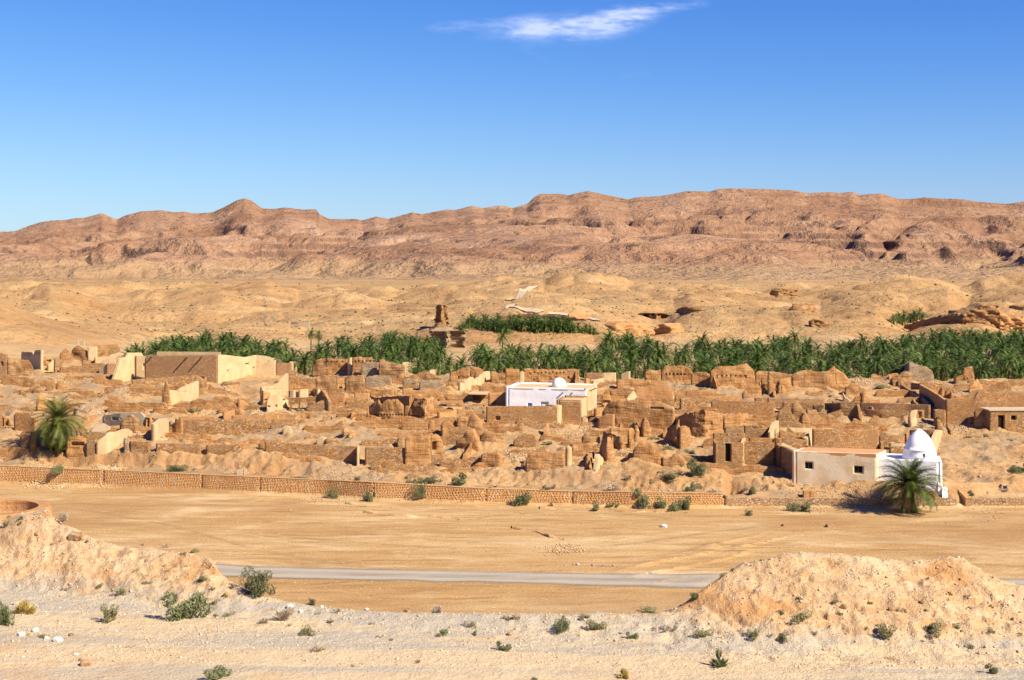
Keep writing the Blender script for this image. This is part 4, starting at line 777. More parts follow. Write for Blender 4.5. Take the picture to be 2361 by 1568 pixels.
w(4, [(1120,545),(1185,575)], [(1120,492),(1185,500)], 'b', 'short cross wall closing the top of the alley', name='alley_wall', rag=.02)
w(4, [(1185,600),(1280,670),(1385,760)], [(1185,505),(1260,545),(1330,590),(1350,605),(1385,628)], 'o', 'tall right wall of the narrow alley', name='alley_wall', rag=.02)
w(4, [(1300,800),(1395,805)], [(1300,705),(1330,700),(1395,708)], 'r', 'short orange wall at the mouth of the alley', rag=.04)
w(4, [(1318,835),(1372,838)], [(1318,780),(1340,755),(1372,810)], 'd', 'dark rubble stub at the mouth of the alley', thick=1.2)
w(4, [(1395,800),(1640,808),(2140,815)], [(1395,622),(1625,618),(1640,568),(1670,562),(2140,572)], 'r', 'tallest right boundary wall of orange masonry behind the small hut', name='boundary_wall', rag=.02, thick=.6)
w(4, [(1330,600),(1370,605)], [(1330,560),(1352,515),(1370,560)], 'm', 'small mud spike behind the right boundary wall')
w(4, [(1390,612),(1440,612)], [(1390,560),(1420,535),(1440,570)], 'm', 'broken mud lump behind the right boundary wall')
w(4, [(1590,560),(1690,540)], [(1590,540),(1630,490),(1650,470),(1690,520)], 'm', 'low peaked mud wall behind the raised part of the boundary wall')
w(4, [(70,850),(220,850),(290,850)], [(70,760),(100,700),(165,660),(195,740),(240,790),(290,830)], 's', 'stone gable with a jagged sloping edge beside a dark opening', rag=.15)
w(4, [(185,770),(290,770)], [(185,720),(200,660),(235,635),(270,690),(290,720)], 'd', 'dark peaked wall inside the jagged gable', thick=1.)
w(4, [(265,835),(335,830)], [(265,780),(295,720),(310,730),(335,800)], 'm', 'pointed sunlit mud fragment right of the jagged gable', thick=1.2)
w(4, [(312,820),(430,800)], [(312,705),(385,700),(400,740),(430,790)], 's', 'broken brown stone wall right of the pointed fragment', rag=.1)
w(4, [(350,740),(435,750)], [(350,665),(435,672)], 'd', 'dark square of wall below the upper parapet')
w(4, [(350,985),(520,990),(700,985),(870,975)], [(350,855),(870,862)], 'r', 'wide orange stone wall behind the long low house', name='yard_wall', rag=.04)
w(4, [(85,870),(350,858)], [(85,845),(350,850)], 'c', 'low pale coping line above the open stone pen', rag=.02)
w(4, [(90,925),(345,920)], [(90,882),(345,885)], 's', 'back wall of the open stone pen')
w(4, [(312,985),(348,950)], [(312,930),(330,862),(348,864)], 'c', 'cream side wall of the open stone pen', rag=.02)
w(4, [(50,1090),(105,1095)], [(50,925),(105,928)], 'r', 'front corner wall of the open stone pen', rag=.03)
w(4, [(105,990),(310,985)], [(105,928),(310,940)], 's', 'front parapet of the open stone pen', rag=.03)
w(4, [(-150,1085),(5,1090),(48,1088)], [(-150,925),(48,928)], 'r', 'orange stone wall left of the open stone pen', rag=.03)
w(4, [(28,975),(85,910)], [(28,880),(60,800),(85,790)], 'c', 'cream sunlit side wall below the jagged gable', rag=.1)
w(4, [(870,968),(960,972),(1040,970)], [(870,910),(1040,905)], 's', 'stone wall of the hut under the thatch like rubble', rag=.05)
w(4, [(1110,940),(1270,960),(1310,960)], [(1110,862),(1320,860)], 'b', 'brown back wall behind the white dome', rag=.03)
w(4, [(1292,1060),(1330,990),(1368,880)], [(1292,960),(1330,880),(1345,860),(1368,868)], 'c', 'cream diagonal wall climbing right of the white dome', rag=.04)
w(4, [(955,1060),(1075,1060)], [(955,995),(1075,992)], 's', 'stone wall touching the left of the white dome', rag=.03)
w(4, [(955,985),(1075,985)], [(955,965),(990,958),(1000,972),(1075,975)], 'c', 'low cream wall line left of the white dome tip')
w(4, [(805,1030),(955,1032)], [(805,1022),(955,1020)], 's', 'low stone wall top behind the right end of the long house')
w(4, [(1040,955),(1105,925)], [(1040,950),(1090,880),(1105,870)], 'r', 'leaning orange wall slab beside the thatch like rubble')
# ---------------------------------------------------------------- solid helpers
def prism(name, XY, z0, z1, mat, parent=None, inset=0.):
    n = len(XY); c = np.mean(np.array(XY), 0)
    V = [(x, y, z0) for x, y in XY]+[(x+(c[0]-x)*inset, y+(c[1]-y)*inset, z1 if not hasattr(z1, '__len__') else z1[i]) for i, (x, y) in enumerate(XY)]
    Fs = [tuple(range(n))[::-1], tuple(range(n, 2*n))]+[(i, (i+1) % n, n+(i+1) % n, n+i) for i in range(n)]
    o = meshobj(name, V, Fs, mat, parent); return o
def bevel(o, w=.04, seg=2):
    m = o.modifiers.new('b', 'BEVEL'); m.width = w; m.segments = seg; m.limit_method = 'ANGLE'; return o
def lathe(name, prof, c, mat, parent=None, n=32, smooth=True, wob=0.):
    V = []; 
    for r, z in prof:
        for i in range(n):
            a = 2*math.pi*i/n; rr = r*(1+wob*math.sin(3*a+z)); V.append((c[0]+rr*math.cos(a), c[1]+rr*math.sin(a), c[2]+z))
    k = len(prof); Fs = [(j*n+i, j*n+(i+1) % n, (j+1)*n+(i+1) % n, (j+1)*n+i) for j in range(k-1) for i in range(n)]
    Fs += [tuple(range(n))[::-1], tuple(range((k-1)*n, k*n))]
    o = meshobj(name, V, Fs, mat, parent, smooth=smooth); return o
def bwall(name, mat, p0, p1, z0, z1, parent, holes=(), thick=.45, hd=.3, rag=.02):
    "a straight wall with openings given as (s0, z0, s1, z1) in metres along it and above z0"
    WN[0] += 1; zt = [z1, z1] if not hasattr(z1, '__len__') else z1
    V, Fc, info = wall_mesh([(p0[0], p0[1], z0), (p1[0], p1[1], z0)], None, [], thick, rag, .015, 0., WN[0], 1.7, zts=np.array(zt, float), hsz=[(a, c, z0+b, z0+d) for a, b, c, d in holes], hd=hd)
    return meshobj(name, V, Fc, mat, parent)
def atz(u, Y, v): return ((u-512)*Y/F, Y, zv(v, Y))
def lerp(a, b, t): return tuple(x+(y-x)*t for x, y in zip(a, b))
def panel(name, mat, p0, p1, s0, z0, s1, z1, zb, off, parent, th=.04):
    "thin board standing in an opening of the wall p0-p1, set back by off"
    d = np.array([p1[0]-p0[0], p1[1]-p0[1]]); L = np.hypot(*d); d /= L; nrm = np.array([-d[1], d[0]])
    if nrm @ np.array(p0[:2]) < 0: nrm = -nrm
    a = np.array(p0[:2])+d*s0+nrm*off; b = np.array(p0[:2])+d*s1+nrm*off
    return prism(name, [tuple(a), tuple(b), tuple(b+nrm*th), tuple(a+nrm*th)], zb+z0, zb+z1, mat, parent)
# ---------------------------------------------------------------- white building with small dome, and its yard
ZB = 5.6
wf0 = (-.65, 236.2); wf1 = (12.4, 233.0); sd = (1.95, 7.6); wb1 = (wf1[0]+sd[0], wf1[1]+sd[1]); wb0 = (wf0[0]+sd[0], wf0[1]+sd[1])
root = empty('white_building', (wf0[0], wf0[1], ZB)); tag(root, 'whitewashed flat roofed building with a small white dome on its roof', 'building')
root.location = (0, 0, 0); zt = 9.95
bwall('front_wall', M_WHT, wf0, wf1, ZB, [zt+.05, zt+.05], root, holes=[(3.35, 1.2, 4.0, 1.75), (5.6, .3, 6.9, 1.9)], hd=.12)
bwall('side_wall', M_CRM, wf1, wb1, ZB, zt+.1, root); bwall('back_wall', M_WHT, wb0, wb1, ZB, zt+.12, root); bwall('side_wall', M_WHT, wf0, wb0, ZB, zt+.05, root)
prism('roof', [lerp(wf0, wf1, .01), lerp(wf1, wf0, .01), lerp(wb1, wb0, .01), lerp(wb0, wb1, .01)], zt-.35, zt-.12, M_CRM, root)
panel('window_shutter', M_BLU, wf0, wf1, 3.37, 1.22, 3.98, 1.73, ZB, .06, root)
panel('door_surround', M_TEAL, wf0, wf1, 5.62, .32, 6.88, 1.88, ZB, .07, root); panel('door', M_WHT, wf0, wf1, 5.8, .32, 6.7, 1.65, ZB, .04, root); panel('door_arch', M_BLU, wf0, wf1, 5.95, .32, 6.55, 1.4, ZB, .02, root)
dc = lerp(lerp(wf0, wf1, .58), lerp(wb0, wb1, .58), .55)
dm = lathe('dome', [(1.25, -.3), (1.25, .15), (1.2, .5), (1.02, .95), (.75, 1.25), (.38, 1.45), (.02, 1.5)], (dc[0], dc[1], zt-.1), M_WHT, root)
for k in range(4): panel('rain_spout', M_WOD, wf0, wf1, 9.3+1.6*(k % 2), 3.6, 9.45+1.6*(k % 2), 3.75, ZB, -.4, root, th=.42) if k < 2 else None
for k in range(3):
    a = lerp(wf1, wb1, .25+.25*k); prism('rain_spout', [(a[0], a[1]), (a[0]+.5, a[1]-.1), (a[0]+.5, a[1]+.05), (a[0], a[1]+.15)], zt-.5, zt-.36, M_WOD, root)
an = empty('stone_annex', (0, 0, 0)); tag(an, 'cube of orange masonry with a cream right side at the corner of the white building', 'building')
A0 = G(512+435*.10843, 320+905*.10843); A1 = G(512+638*.10843, 320+900*.10843); A1 = (A1[0], A0[1]-.6); zq = zv(320+736*.10843, A0[1]); A2 = (A1[0]+1.1, A1[1]+4.5); A3 = (A0[0]+1.1, A0[1]+4.8)
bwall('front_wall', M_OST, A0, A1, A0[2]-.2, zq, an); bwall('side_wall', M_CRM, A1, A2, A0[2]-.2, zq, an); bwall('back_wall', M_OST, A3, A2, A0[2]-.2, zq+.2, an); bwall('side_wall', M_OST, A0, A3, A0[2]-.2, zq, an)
prism('roof', [lerp(A0[:2], A1, .03), lerp(A1, A0[:2], .03), lerp(A2, A3, .03), lerp(A3, A2, .03)], zq-.3, zq-.12, M_CRM, an)
w(2, [(2122,925),(2361,930),(2361+3950*0+430,935)], [(2122,797),(2791,795)], 'r', 'orange stone yard wall in front of the white building with a small niche', name='yard_wall', rag=.02, holes=[(2208,888,2246,925)], berm=0)
w(3, [(430,935),(460,925)], [(430,786),(460,783)], 'c', 'pale right end pier of the white building yard wall', thick=2.4, rag=.01)
w(3, [(785,920),(830,905)], [(785,825),(840,815)], 'o', 'short low orange wall right of the annex cube')
w(3, [(640,925),(700,925)], [(640,885),(665,885),(680,890),(700,920)], 'c', 'small pale steps of masonry at the foot of the annex', rag=.2)
# slab roofs
def slab(t, pts, z_up, th, mat, label, name='roof_slab', cat='roof'):
    P = [G(*px(t, x, y)) for x, y in pts]; z = max(p[2] for p in P)+z_up
    o = prism(name, [(p[0], p[1]) for p in P], z, z+th, mat); tag(o, label, cat, None, 'thing'); return o
slab(2, [(1700,900),(1880,890),(1885,865),(1720,868)], 2.0, .22, M_MUD, 'overhanging mud roof slab above the shaded orange wall')
slab(2, [(1960,745),(2140,750),(2150,715),(1985,712)], .9, .15, M_CRM, 'flat pale roof between two low walls left of the white building')
# ---------------------------------------------------------------- long cream and brown house on the upper left
lh = empty('courtyard_house', (0, 0, 0)); tag(lh, 'long roofless house with brown masonry front and cream wings on the upper left', 'building')
def lw_(nm, base, top, mat, **k): o, i = wall(1, base, top, mat, None, name=nm, parent=lh, berm=0, **k); return i
i0 = lw_('left_wing_wall', [(1050,552),(1180,530),(1322,505)], [(1050,545),(1060,520),(1115,352),(1180,343),(1186,302),(1305,300),(1322,330)], 'c', holes=[(1245,472,1300,500)], hd=.4, rag=.05)
i1 = lw_('front_wall', [(1335,535),(1600,540),(2003,545)], [(1335,360),(1350,328),(1372,322),(1500,330),(2003,324)], 'b', rag=.04)
i2 = lw_('right_wing_wall', [(2000,540),(2361,475),(2361+400,420)], [(2000,326),(2030,320),(2120,326),(2270,345),(2361,325),(2450,330),(2600,372)], 'c', holes=[(2262,396,2300,424),(2092,458,2112,502),(2332,430,2352,508)], hd=.35, rag=.05)
s_, X_, Y_, zg_, zt_ = i1
for f in (.12, .61, .80):
    k = int(f*(len(s_)-1)); prism('roof_beam', [(X_[k]-.09, Y_[k]-1.7), (X_[k]+.09, Y_[k]-1.7), (X_[k]+.09, Y_[k]+.3), (X_[k]-.09, Y_[k]+.3)], zt_[k]-.35, zt_[k]-.17, M_WOD, lh)
prism('back_wall', [(X_[3], Y_[3]+6), (X_[-3], Y_[-3]+6), (X_[-3], Y_[-3]+6.5), (X_[3], Y_[3]+6.5)], zg_[0]-.5, zt_[3]+.2, M_CRM, lh)
w(1, [(1790,345),(1935,340)], [(1790,310),(1830,270),(1900,254),(1925,262),(1935,310)], 'g', 'pale rubble hump on top behind the long brown house front', thick=1.6, deep=3.)
w(1, [(2280,345),(2361,345),(2440,350)], [(2280,300),(2310,275),(2380,290),(2440,330)], 'g', 'rough rubble rising behind the cream right wing of the long house', thick=1.4, deep=3.)
# ---------------------------------------------------------------- low house with two dark windows
hs = empty('low_house', (0, 0, 0)); tag(hs, 'low beige house with two small dark green windows left of the white tomb', 'house')
B0 = G(*px(4, 215, 1222)); B1 = G(*px(4, 852, 1254)); zb = min(B0[2], B1[2])-.1; hz_ = zv(px(4, 0, 1030)[1], B0[1]); hz1 = zv(px(4, 0, 1050)[1], B1[1])
q = np.array([B1[0]-B0[0], B1[1]-B0[1]]); Lh = np.hypot(*q); q /= Lh; nn = np.array([-q[1], q[0]])*3.8+q*.9
def hx(x): return (px(4, x, 0)[0]-px(4, 215, 0)[0])/(px(4, 852, 0)[0]-px(4, 215, 0)[0])*Lh
wz = lambda y: zv(px(4, 0, y)[1], (B0[1]+B1[1])/2)-zb
bwall('front_wall', M_HPL, B0, B1, zb, [hz_, hz1], hs, holes=[(hx(290), wz(1178), hx(350), wz(1122)), (hx(677), wz(1196), hx(743), wz(1138))], hd=.22)
C0 = (B0[0]+nn[0], B0[1]+nn[1]); C1 = (B1[0]+nn[0], B1[1]+nn[1])
bwall('side_wall', M_HPL, B1, C1, zb, hz1, hs); bwall('side_wall', M_HPL, B0, C0, zb, hz_, hs); bwall('back_wall', M_GPL, C0, C1, zb, [hz_, hz1], hs)
b0, b1 = B0[:2], B1[:2]
prism('roof', [lerp(b0, b1, .008), lerp(b1, b0, .008), lerp(C1, C0, .008), lerp(C0, C1, .008)], hz_-.3, [hz_-.02, hz1-.02, hz1+.12, hz_+.12], M_ORF, hs)
for a, b in ((290, 350), (677, 743)):
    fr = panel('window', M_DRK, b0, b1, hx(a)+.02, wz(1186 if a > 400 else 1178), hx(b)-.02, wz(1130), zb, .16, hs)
    for k in range(3):
        s = hx(a)+(hx(b)-hx(a))*k/2; panel('window_bar', M_GRN, b0, b1, s-.035, wz(1188), s+.035, wz(1130), zb, .10, fr, .03)
ha = empty('house_annex', (0, 0, 0)); tag(ha, 'small lower brown annex leaning on the left end of the beige house', 'building')
D0 = G(*px(4, 100, 1118)); D1 = (B0[0]+.1, B0[1]+1.2); zz = zv(px(4, 0, 985)[1], D0[1])
bwall('front_wall', M_STN, D0, D1, zb-.2, zz, ha); bwall('side_wall', M_STN, D0, (D0[0]+.7, D0[1]+3.4), zb-.2, zz, ha); prism('roof', [D0[:2], D1, (D1[0]+.9, D1[1]+3.4), (D0[0]+.9, D0[1]+3.4)], zz-.25, zz-.04, M_CRM, ha)
w(4, [(300,1030),(460,1030),(715,1032)], [(300,988),(460,994),(470,1012),(715,1020)], 'b', 'low brown parapet rising behind the roof of the beige house', rag=.03)
# ---------------------------------------------------------------- white domed tomb
tb = empty('domed_tomb', (0, 0, 0)); tag(tb, 'white tomb with a tall pointed egg shaped dome behind the lone palm', 'tomb')
T0 = atz(px(4, 858, 0)[0], 184.4, 484); T1 = atz(px(4, 1336, 0)[0], 181.8, 488); zb = 1.3; zt = 5.68
side = np.array([1.1, 4.7])
bwall('front_wall', M_WHT, T0, T1, zb, zt, tb); U1 = (T1[0]+side[0], T1[1]+side[1]); U0 = (T0[0]+side[0], T0[1]+side[1])
bwall('side_wall', M_WHT, T1, U1, zb, zt, tb); bwall('side_wall', M_WHT, T0, U0, zb, zt, tb); bwall('back_wall', M_WHT, U0, U1, zb, zt, tb)
prism('roof', [lerp(T0[:2], T1[:2], .01), lerp(T1[:2], T0[:2], .01), U1, U0], zt-.3, zt-.1, M_WHT, tb)
fl = prism('buttress', [(T1[0]-.1, T1[1]-.25), (T1[0]+.55, T1[1]-.2), (T1[0]+.9, T1[1]+3.5), (T1[0]+.1, T1[1]+3.6)], zb-.2, zt+.04, M_WHT, tb, inset=.28)
prism('buttress', [(T1[0]+.3, T1[1]-.7), (T1[0]+1.05, T1[1]-.6), (T1[0]+1.5, T1[1]+2.6), (T1[0]+.5, T1[1]+2.6)], zb-.4, zb+.95, M_WHT, tb, inset=.05)
dcx = ((px(4, 1187, 0)[0]-512)*185/F, 185.)
lathe('dome', [(2.3, -.4), (2.22, 0), (2.1, .8), (2.0, 1.2), (2.05, 1.23), (2.04, 1.3), (1.92, 1.35), (1.80, 1.8), (1.56, 2.35), (1.22, 2.88), (.82, 3.32), (.42, 3.66), (.12, 3.84), (.02, 3.88)], (dcx[0], dcx[1], zt-.05), M_WHT, tb, 48, wob=.008)
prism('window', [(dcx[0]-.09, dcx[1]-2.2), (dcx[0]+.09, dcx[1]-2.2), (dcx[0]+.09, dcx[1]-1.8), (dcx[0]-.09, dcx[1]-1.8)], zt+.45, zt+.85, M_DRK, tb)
# ---------------------------------------------------------------- small hut at the right
ht = empty('stone_hut', (0, 0, 0)); tag(ht, 'small flat roofed masonry hut with dark doorway and square window at the right edge', 'hut')
H0 = G(*px(4, 1738, 850)); H1 = G(*px(4, 2085, 850)); H1 = (H1[0], H0[1]+.4); zb = H0[2]-.15; zt = zv(px(4, 0, 712)[1], H0[1]); Lq = H1[0]-H0[0]
gx = lambda x: (x-1738)/(2085-1738)*Lq; gz = lambda y: zv(px(4, 0, y)[1], H0[1])-zb
bwall('front_wall', M_STN, H0, H1, zb, zt, ht, holes=[(gx(1806), -.1, gx(1856), gz(747)), (gx(1910), gz(786), gx(1950), gz(752))], hd=.4, thick=.5)
bwall('side_wall', M_STN, H0, (H0[0]-.3, H0[1]+3.6), zb, zt, ht); prism('roof', [(H0[0]-.15, H0[1]-.15), (H1[0]+.1, H1[1]-.15), (H1[0], H1[1]+3.6), (H0[0]-.45, H0[1]+3.6)], zt-.02, zt+.16, M_CON, ht)
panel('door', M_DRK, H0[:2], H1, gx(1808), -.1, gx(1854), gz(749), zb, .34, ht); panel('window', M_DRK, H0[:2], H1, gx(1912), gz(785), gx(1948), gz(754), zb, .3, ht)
w(4, [(1618,830),(1735,840)], [(1618,735),(1640,722),(1735,700)], 'd', 'dark rubble wall in the shade left of the small hut', thick=1.2)
# roofless stone room with doorway right of the lower ruins
sr = empty('stone_room', (0, 0, 0)); tag(sr, 'roofless masonry room with a dark doorway between two stone piers', 'building')
R0 = G(*px(3, 1868, 1290)); R1 = G(*px(3, 2128, 1298)); zb = R0[2]-.15; zt = zv(px(3, 0, 1132)[1], R0[1]); Lr = R1[0]-R0[0]; rx = lambda x: (x-1868)/260.*Lr
bwall('front_wall', M_STN, R0, (R1[0], R0[1]), zb, zt, sr, holes=[(rx(1965), -.1, rx(2013), 2.4)], hd=.42, thick=.5)
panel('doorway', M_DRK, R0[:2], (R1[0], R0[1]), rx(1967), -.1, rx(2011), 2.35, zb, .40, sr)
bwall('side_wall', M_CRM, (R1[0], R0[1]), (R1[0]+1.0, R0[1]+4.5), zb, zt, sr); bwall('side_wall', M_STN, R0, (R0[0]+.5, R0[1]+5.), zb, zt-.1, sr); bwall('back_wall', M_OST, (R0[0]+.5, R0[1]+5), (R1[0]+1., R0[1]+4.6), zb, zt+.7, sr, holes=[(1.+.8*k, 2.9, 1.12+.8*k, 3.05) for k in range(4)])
w(3, [(2133,1282),(2361,1290),(2361+60,1290)], [(2133,1122),(2421,1130)], 's', 'masonry wall right of the roofless room with the doorway', rag=.03)
w(3, [(2140,1110),(2440,1120)], [(2140,975),(2300,985),(2440,1000)], 's', 'brown stone wall with a dark roof beam above the roofless room', rag=.1, holes=[(2210,985,2361,995)])
# ---------------------------------------------------------------- the two little arches
ar = empty('arcade', (0, 0, 0)); tag(ar, 'two small weathered arches standing among the pale ruins', 'arcade')
a0 = G(*px(2, 312, 835)); a1 = G(*px(2, 545, 832)); Ya = a0[1]; zt = zv(px(2, 0, 716)[1], Ya); x0, x1 = a0[0], a1[0]; zb = a0[2]
def arch_strip(cx, r, spring, k=14):
    V = []; Fs = []
    for i in range(k+1):
        a = math.pi*i/k; xx = cx-r*math.cos(a)*1.0; zz_ = spring+r*1.05*math.sin(a)
        V += [(xx, Ya, zz_), (xx, Ya, zt), (xx, Ya+.5, zz_), (xx, Ya+.5, zt)]
    for i in range(k):
        b = 4*i; Fs += [(b, b+4, b+5, b+1), (b+2, b+3, b+7, b+6), (b, b+2, b+6, b+4), (b+1, b+5, b+7, b+3)]
    meshobj('arch', V, Fs, M_DMUD, ar)
wa = (x1-x0); r = wa*.135; sp = zt-.35-r
for cx in (x0+wa*.21, x0+wa*.55): arch_strip(cx, r*1.08, sp-.02)
for xa, xb in ((x0-.05, x0+wa*.21-r*1.08), (x0+wa*.21+r*1.08, x0+wa*.55-r*1.08), (x0+wa*.55+r*1.08, x1+.1)):
    prism('pier', [(xa, Ya), (xb, Ya), (xb, Ya+.5), (xa, Ya+.5)], zb-.6, zt+.05, M_DMUD, ar)
# ---------------------------------------------------------------- steps through the dry stone wall
sp = empty('stone_steps', (0, 0, 0)); tag(sp, 'narrow flight of stone steps with an orange side wall, cut into the dry stone wall', 'steps')
Yw = float(Yz(wb_v(960.), 0)); xs0, xs1 = [(u-512)*Yw/F for u in (956.2, 965.6)]
for k in range(6): bevel(prism('step', [(xs0, Yw+.1+.28*k), (xs1, Yw+.1+.28*k), (xs1, Yw+.4+.28*k), (xs0, Yw+.4+.28*k)], -.3, .22*(k+1), M_STN, sp), .03)
prism('side_wall', [(xs1-.02, Yw-.1), (xs1+.3, Yw-.1), (xs1+.1, Yw+2.4), (xs1-.4, Yw+2.4)], -.3, [1.25, 1.25, 2.1, 2.1], M_OMUD, sp)
w(4, [(1240,1380),(1345,1395),(1440,1392)], [(1240,1372),(1300,1358),(1345,1375),(1390,1355),(1440,1380)], 'd', 'low dark kerb of rubble between the palm and the steps', deep=.4, thick=.8, berm=0)
# ---------------------------------------------------------------- small objects on the bank
def blockthing(t, x, y, wd, dp, hh, mat, label, name, cat, rz=0., hole=False):
    p = G(*px(t, x, y)); z = ground(p[0], p[1])-.06; r = empty(name, (p[0], p[1], z), rz); tag(r, label, cat)
    if hole:
        t_ = wd*.2
        for nm, a, b, c, d in (('upright', -wd/2, -wd/2+t_, 0, hh), ('upright', wd/2-t_, wd/2, 0, hh), ('lintel', -wd/2, wd/2, hh-t_, hh+.003), ('sill', -wd/2+t_, wd/2-t_, 0, t_)):
            bevel(prism(nm, [(a, -dp/2), (b, -dp/2), (b, dp/2), (a, dp/2)], c, d, mat, r), .015)
        prism('inner_plate', [(-wd/2+t_, .05), (wd/2-t_, .05), (wd/2-t_, dp/2-.02), (-wd/2+t_, dp/2-.02)], t_, hh-t_, M_OMUD, r)
    else:
        bevel(prism('block', [(-wd/2, -dp/2), (wd/2, -dp/2), (wd/2, dp/2), (-wd/2, dp/2)], 0, hh, mat, r, .06), .03); prism('cap', [(-wd*.45, -dp*.45), (wd*.45, -dp*.45), (wd*.45, dp*.45), (-wd*.45, dp*.45)], hh, hh+.08, mat, r)
blockthing(4, 1853, 1294, .85, .7, .75, M_CON, 'small pale square box with an open front on the bare slope at the right', 'utility_box', 'box', -.1, True)
blockthing(1, 2262, 1420, .35, .5, .75, M_CON, 'upright part of a small pale concrete marker above the river wall', 'concrete_marker', 'marker')
blockthing(1, 2212, 1422, .8, .6, .6, M_CON, 'sloped pale concrete block beside the little marker above the river wall', 'concrete_block', 'block')
blockthing(1, 392, 1332, .75, .6, .55, M_OMUD, 'lone orange block among pale rubble below the left palm', 'masonry_block', 'block')
blockthing(4, 300, 1388, .8, .7, .8, M_OMUD, 'left one of two small orange blocks above the dry stone wall', 'masonry_block', 'block')
blockthing(4, 345, 1388, .6, .7, .75, M_OMUD, 'right one of two small orange blocks above the dry stone wall', 'masonry_block', 'block')
blockthing(12, 1700, 200, .8, .4, .5, M_CON, 'small white open frame beside the bushes above the river wall', 'utility_box', 'box', 0, True)
# round cistern rim, lower left
cr = empty('round_cistern', (0, 0, 0)); tag(cr, 'round cistern with a smooth orange rim, cut by the left frame edge', 'cistern')
cx, cy, cz = -26.6, 71.9, 19.86; n = 56; rim = [(2.15, -.9), (2.2, .0), (2.75, 0.02), (2.85, -.35), (2.9, -1.2)]
V = [(cx+r_*math.cos(2*math.pi*i/n)*1.05, cy+r_*math.sin(2*math.pi*i/n)*.92, cz+z_) for r_, z_ in rim for i in range(n)]
meshobj('rim', V, [(j*n+i, j*n+(i+1) % n, (j+1)*n+(i+1) % n, (j+1)*n+i) for j in range(len(rim)-1) for i in range(n)], M_OMUD, cr, smooth=False)
meshobj('rubble_fill', [(cx, cy, cz-.55)]+[(cx+2.3*math.cos(2*math.pi*i/n), cy+2.05*math.sin(2*math.pi*i/n), cz-.75+.25*math.sin(i*2.3)) for i in range(n)], [(0, 1+i, 1+(i+1) % n) for i in range(n)], M_GST, cr)
# far small buildings, fences, crags
far_ = empty('ruined_farmhouse', (0, 0, 0)); tag(far_, 'grey roofless farmhouse far behind the left palms near a bare tree', 'building')
wall(5, [(1925,1045),(2090,1040)], [(1925,1005),(1955,995),(1960,1015),(2010,1015),(2012,995),(2090,993)], 'p', None, name='front_wall', parent=far_, holes=[(1940,1015,1952,1040)], thick=.6, rag=.05)
wall(5, [(1965,1030),(2085,1028)], [(1965,992),(2085,985)], 'p', None, name='back_wall', parent=far_, thick=.6, rag=.1)
o_, _ = wall(6, [(845,762),(912,760)], [(845,748),(870,745),(912,745)], 'd', 'tiny dark dwellings far away at the foot of the mountains', name='distant_dwelling', cat='building', thick=6, side=False, berm=0)
for i, (x, y) in enumerate([(500,1140),(540,1140),(870,1128)]):
    p = G(*px(5, x, y+8)); prism('tank', [(p[0]-1, p[1]), (p[0]+1, p[1]), (p[0]+1, p[1]+1.5), (p[0]-1, p[1]+1.5)], p[2]-.5, p[2]+1.2, M_GPL).name = 'grave_block'
    tag(bpy.data.objects['grave_block' if i == 0 else 'grave_block.%03d' % i], ['left one of two tiny whitish blocks above the upper left ruins', 'right one of two tiny whitish blocks above the upper left ruins', 'tiny whitish block in front of the leftmost grove palms'][i], 'block', 'tiny whitish blocks', 'thing')
crag = dict(cat='rock', side=False, berm=0, ds=.8)
wall(6, [(660,1000),(700,1010),(730,1000)], [(655,960),(662,890),(690,877),(722,882),(730,940)], 'd', 'dark upright rock tower at the edge of the terrace hill', name='rock_tower', thick=3, disp=.6, rag=.4, **crag)  # shaded look of the tower is put into its colour by the darker material
wall(6, [(610,1060),(680,1075),(720,1085)], [(610,1055),(640,1030),(690,1022),(720,1050)], 'd', 'dark broken rock at the foot of the rock tower', name='rock_outcrop', thick=3, disp=1.3, rag=1.4, **crag)
wall(6, [(690,1140),(740,1180),(790,1160),(830,1110)], [(690,1090),(720,1060),(780,1040),(830,1050)], 'g', 'pale layered rock between the two groves below the rock tower', name='rock_outcrop', thick=6, disp=1., rag=.6, **crag)
wall(6, [(2140,1085),(2200,1090),(2255,1085)], [(2140,1040),(2175,1002),(2215,1010),(2255,1030)], 'o', 'orange rock face with a shaded hollow behind the middle palms', name='rock_outcrop', thick=7, disp=.9, rag=.5, **crag)
wall(6, [(2060,985),(2150,1003),(2215,985)], [(2060,960),(2100,935),(2180,935),(2215,955)], 'd', 'rounded brown rock with cracks above the orange rock face', name='rock_outcrop', thick=9, disp=1.2, rag=.5, **crag)
wall(6, [(1870,1060),(2000,1075),(2140,1078)], [(1870,1020),(1900,995),(2050,1000),(2140,1045)], 'o', 'long smooth orange cliff end left of the hollow rock', name='rock_outcrop', thick=8, disp=.7, rag=.4, **crag)
wall(7, [(1560,1020),(1750,1020),(1960,1035)], [(1560,1010),(1750,955),(1870,930),(1960,950)], 'h', 'pale sloping rock spur above the right palms', name='rock_spur', thick=12, disp=.9, rag=.6, **crag)
wall(7, [(1950,1035),(2190,1040)], [(1950,940),(2080,872),(2190,872)], 'h', 'broad pale rock bluff above the right palms', name='rock_bluff', thick=18, disp=1., rag=.5, **crag)
wall(7, [(2190,1040),(2300,1045),(2480,1040)], [(2190,900),(2215,935),(2300,960),(2480,950)], 'o', 'shaded orange cliff at the right edge above the palms', name='rock_cliff', thick=10, disp=1.2, rag=.6, **crag)
wall(7, [(2260,905),(2480,925)], [(2260,878),(2480,882)], 'd', 'dark rock ledge at the right frame edge above the orange cliff', name='rock_ledge', thick=6, disp=.8, rag=.4, **crag)
wall(7, [(1850,930),(1950,932)], [(1850,915),(1950,915)], 'd', 'thin dark rock ledge over the pale sloping spur', name='rock_ledge', thick=3, disp=.4, rag=.3, **crag)
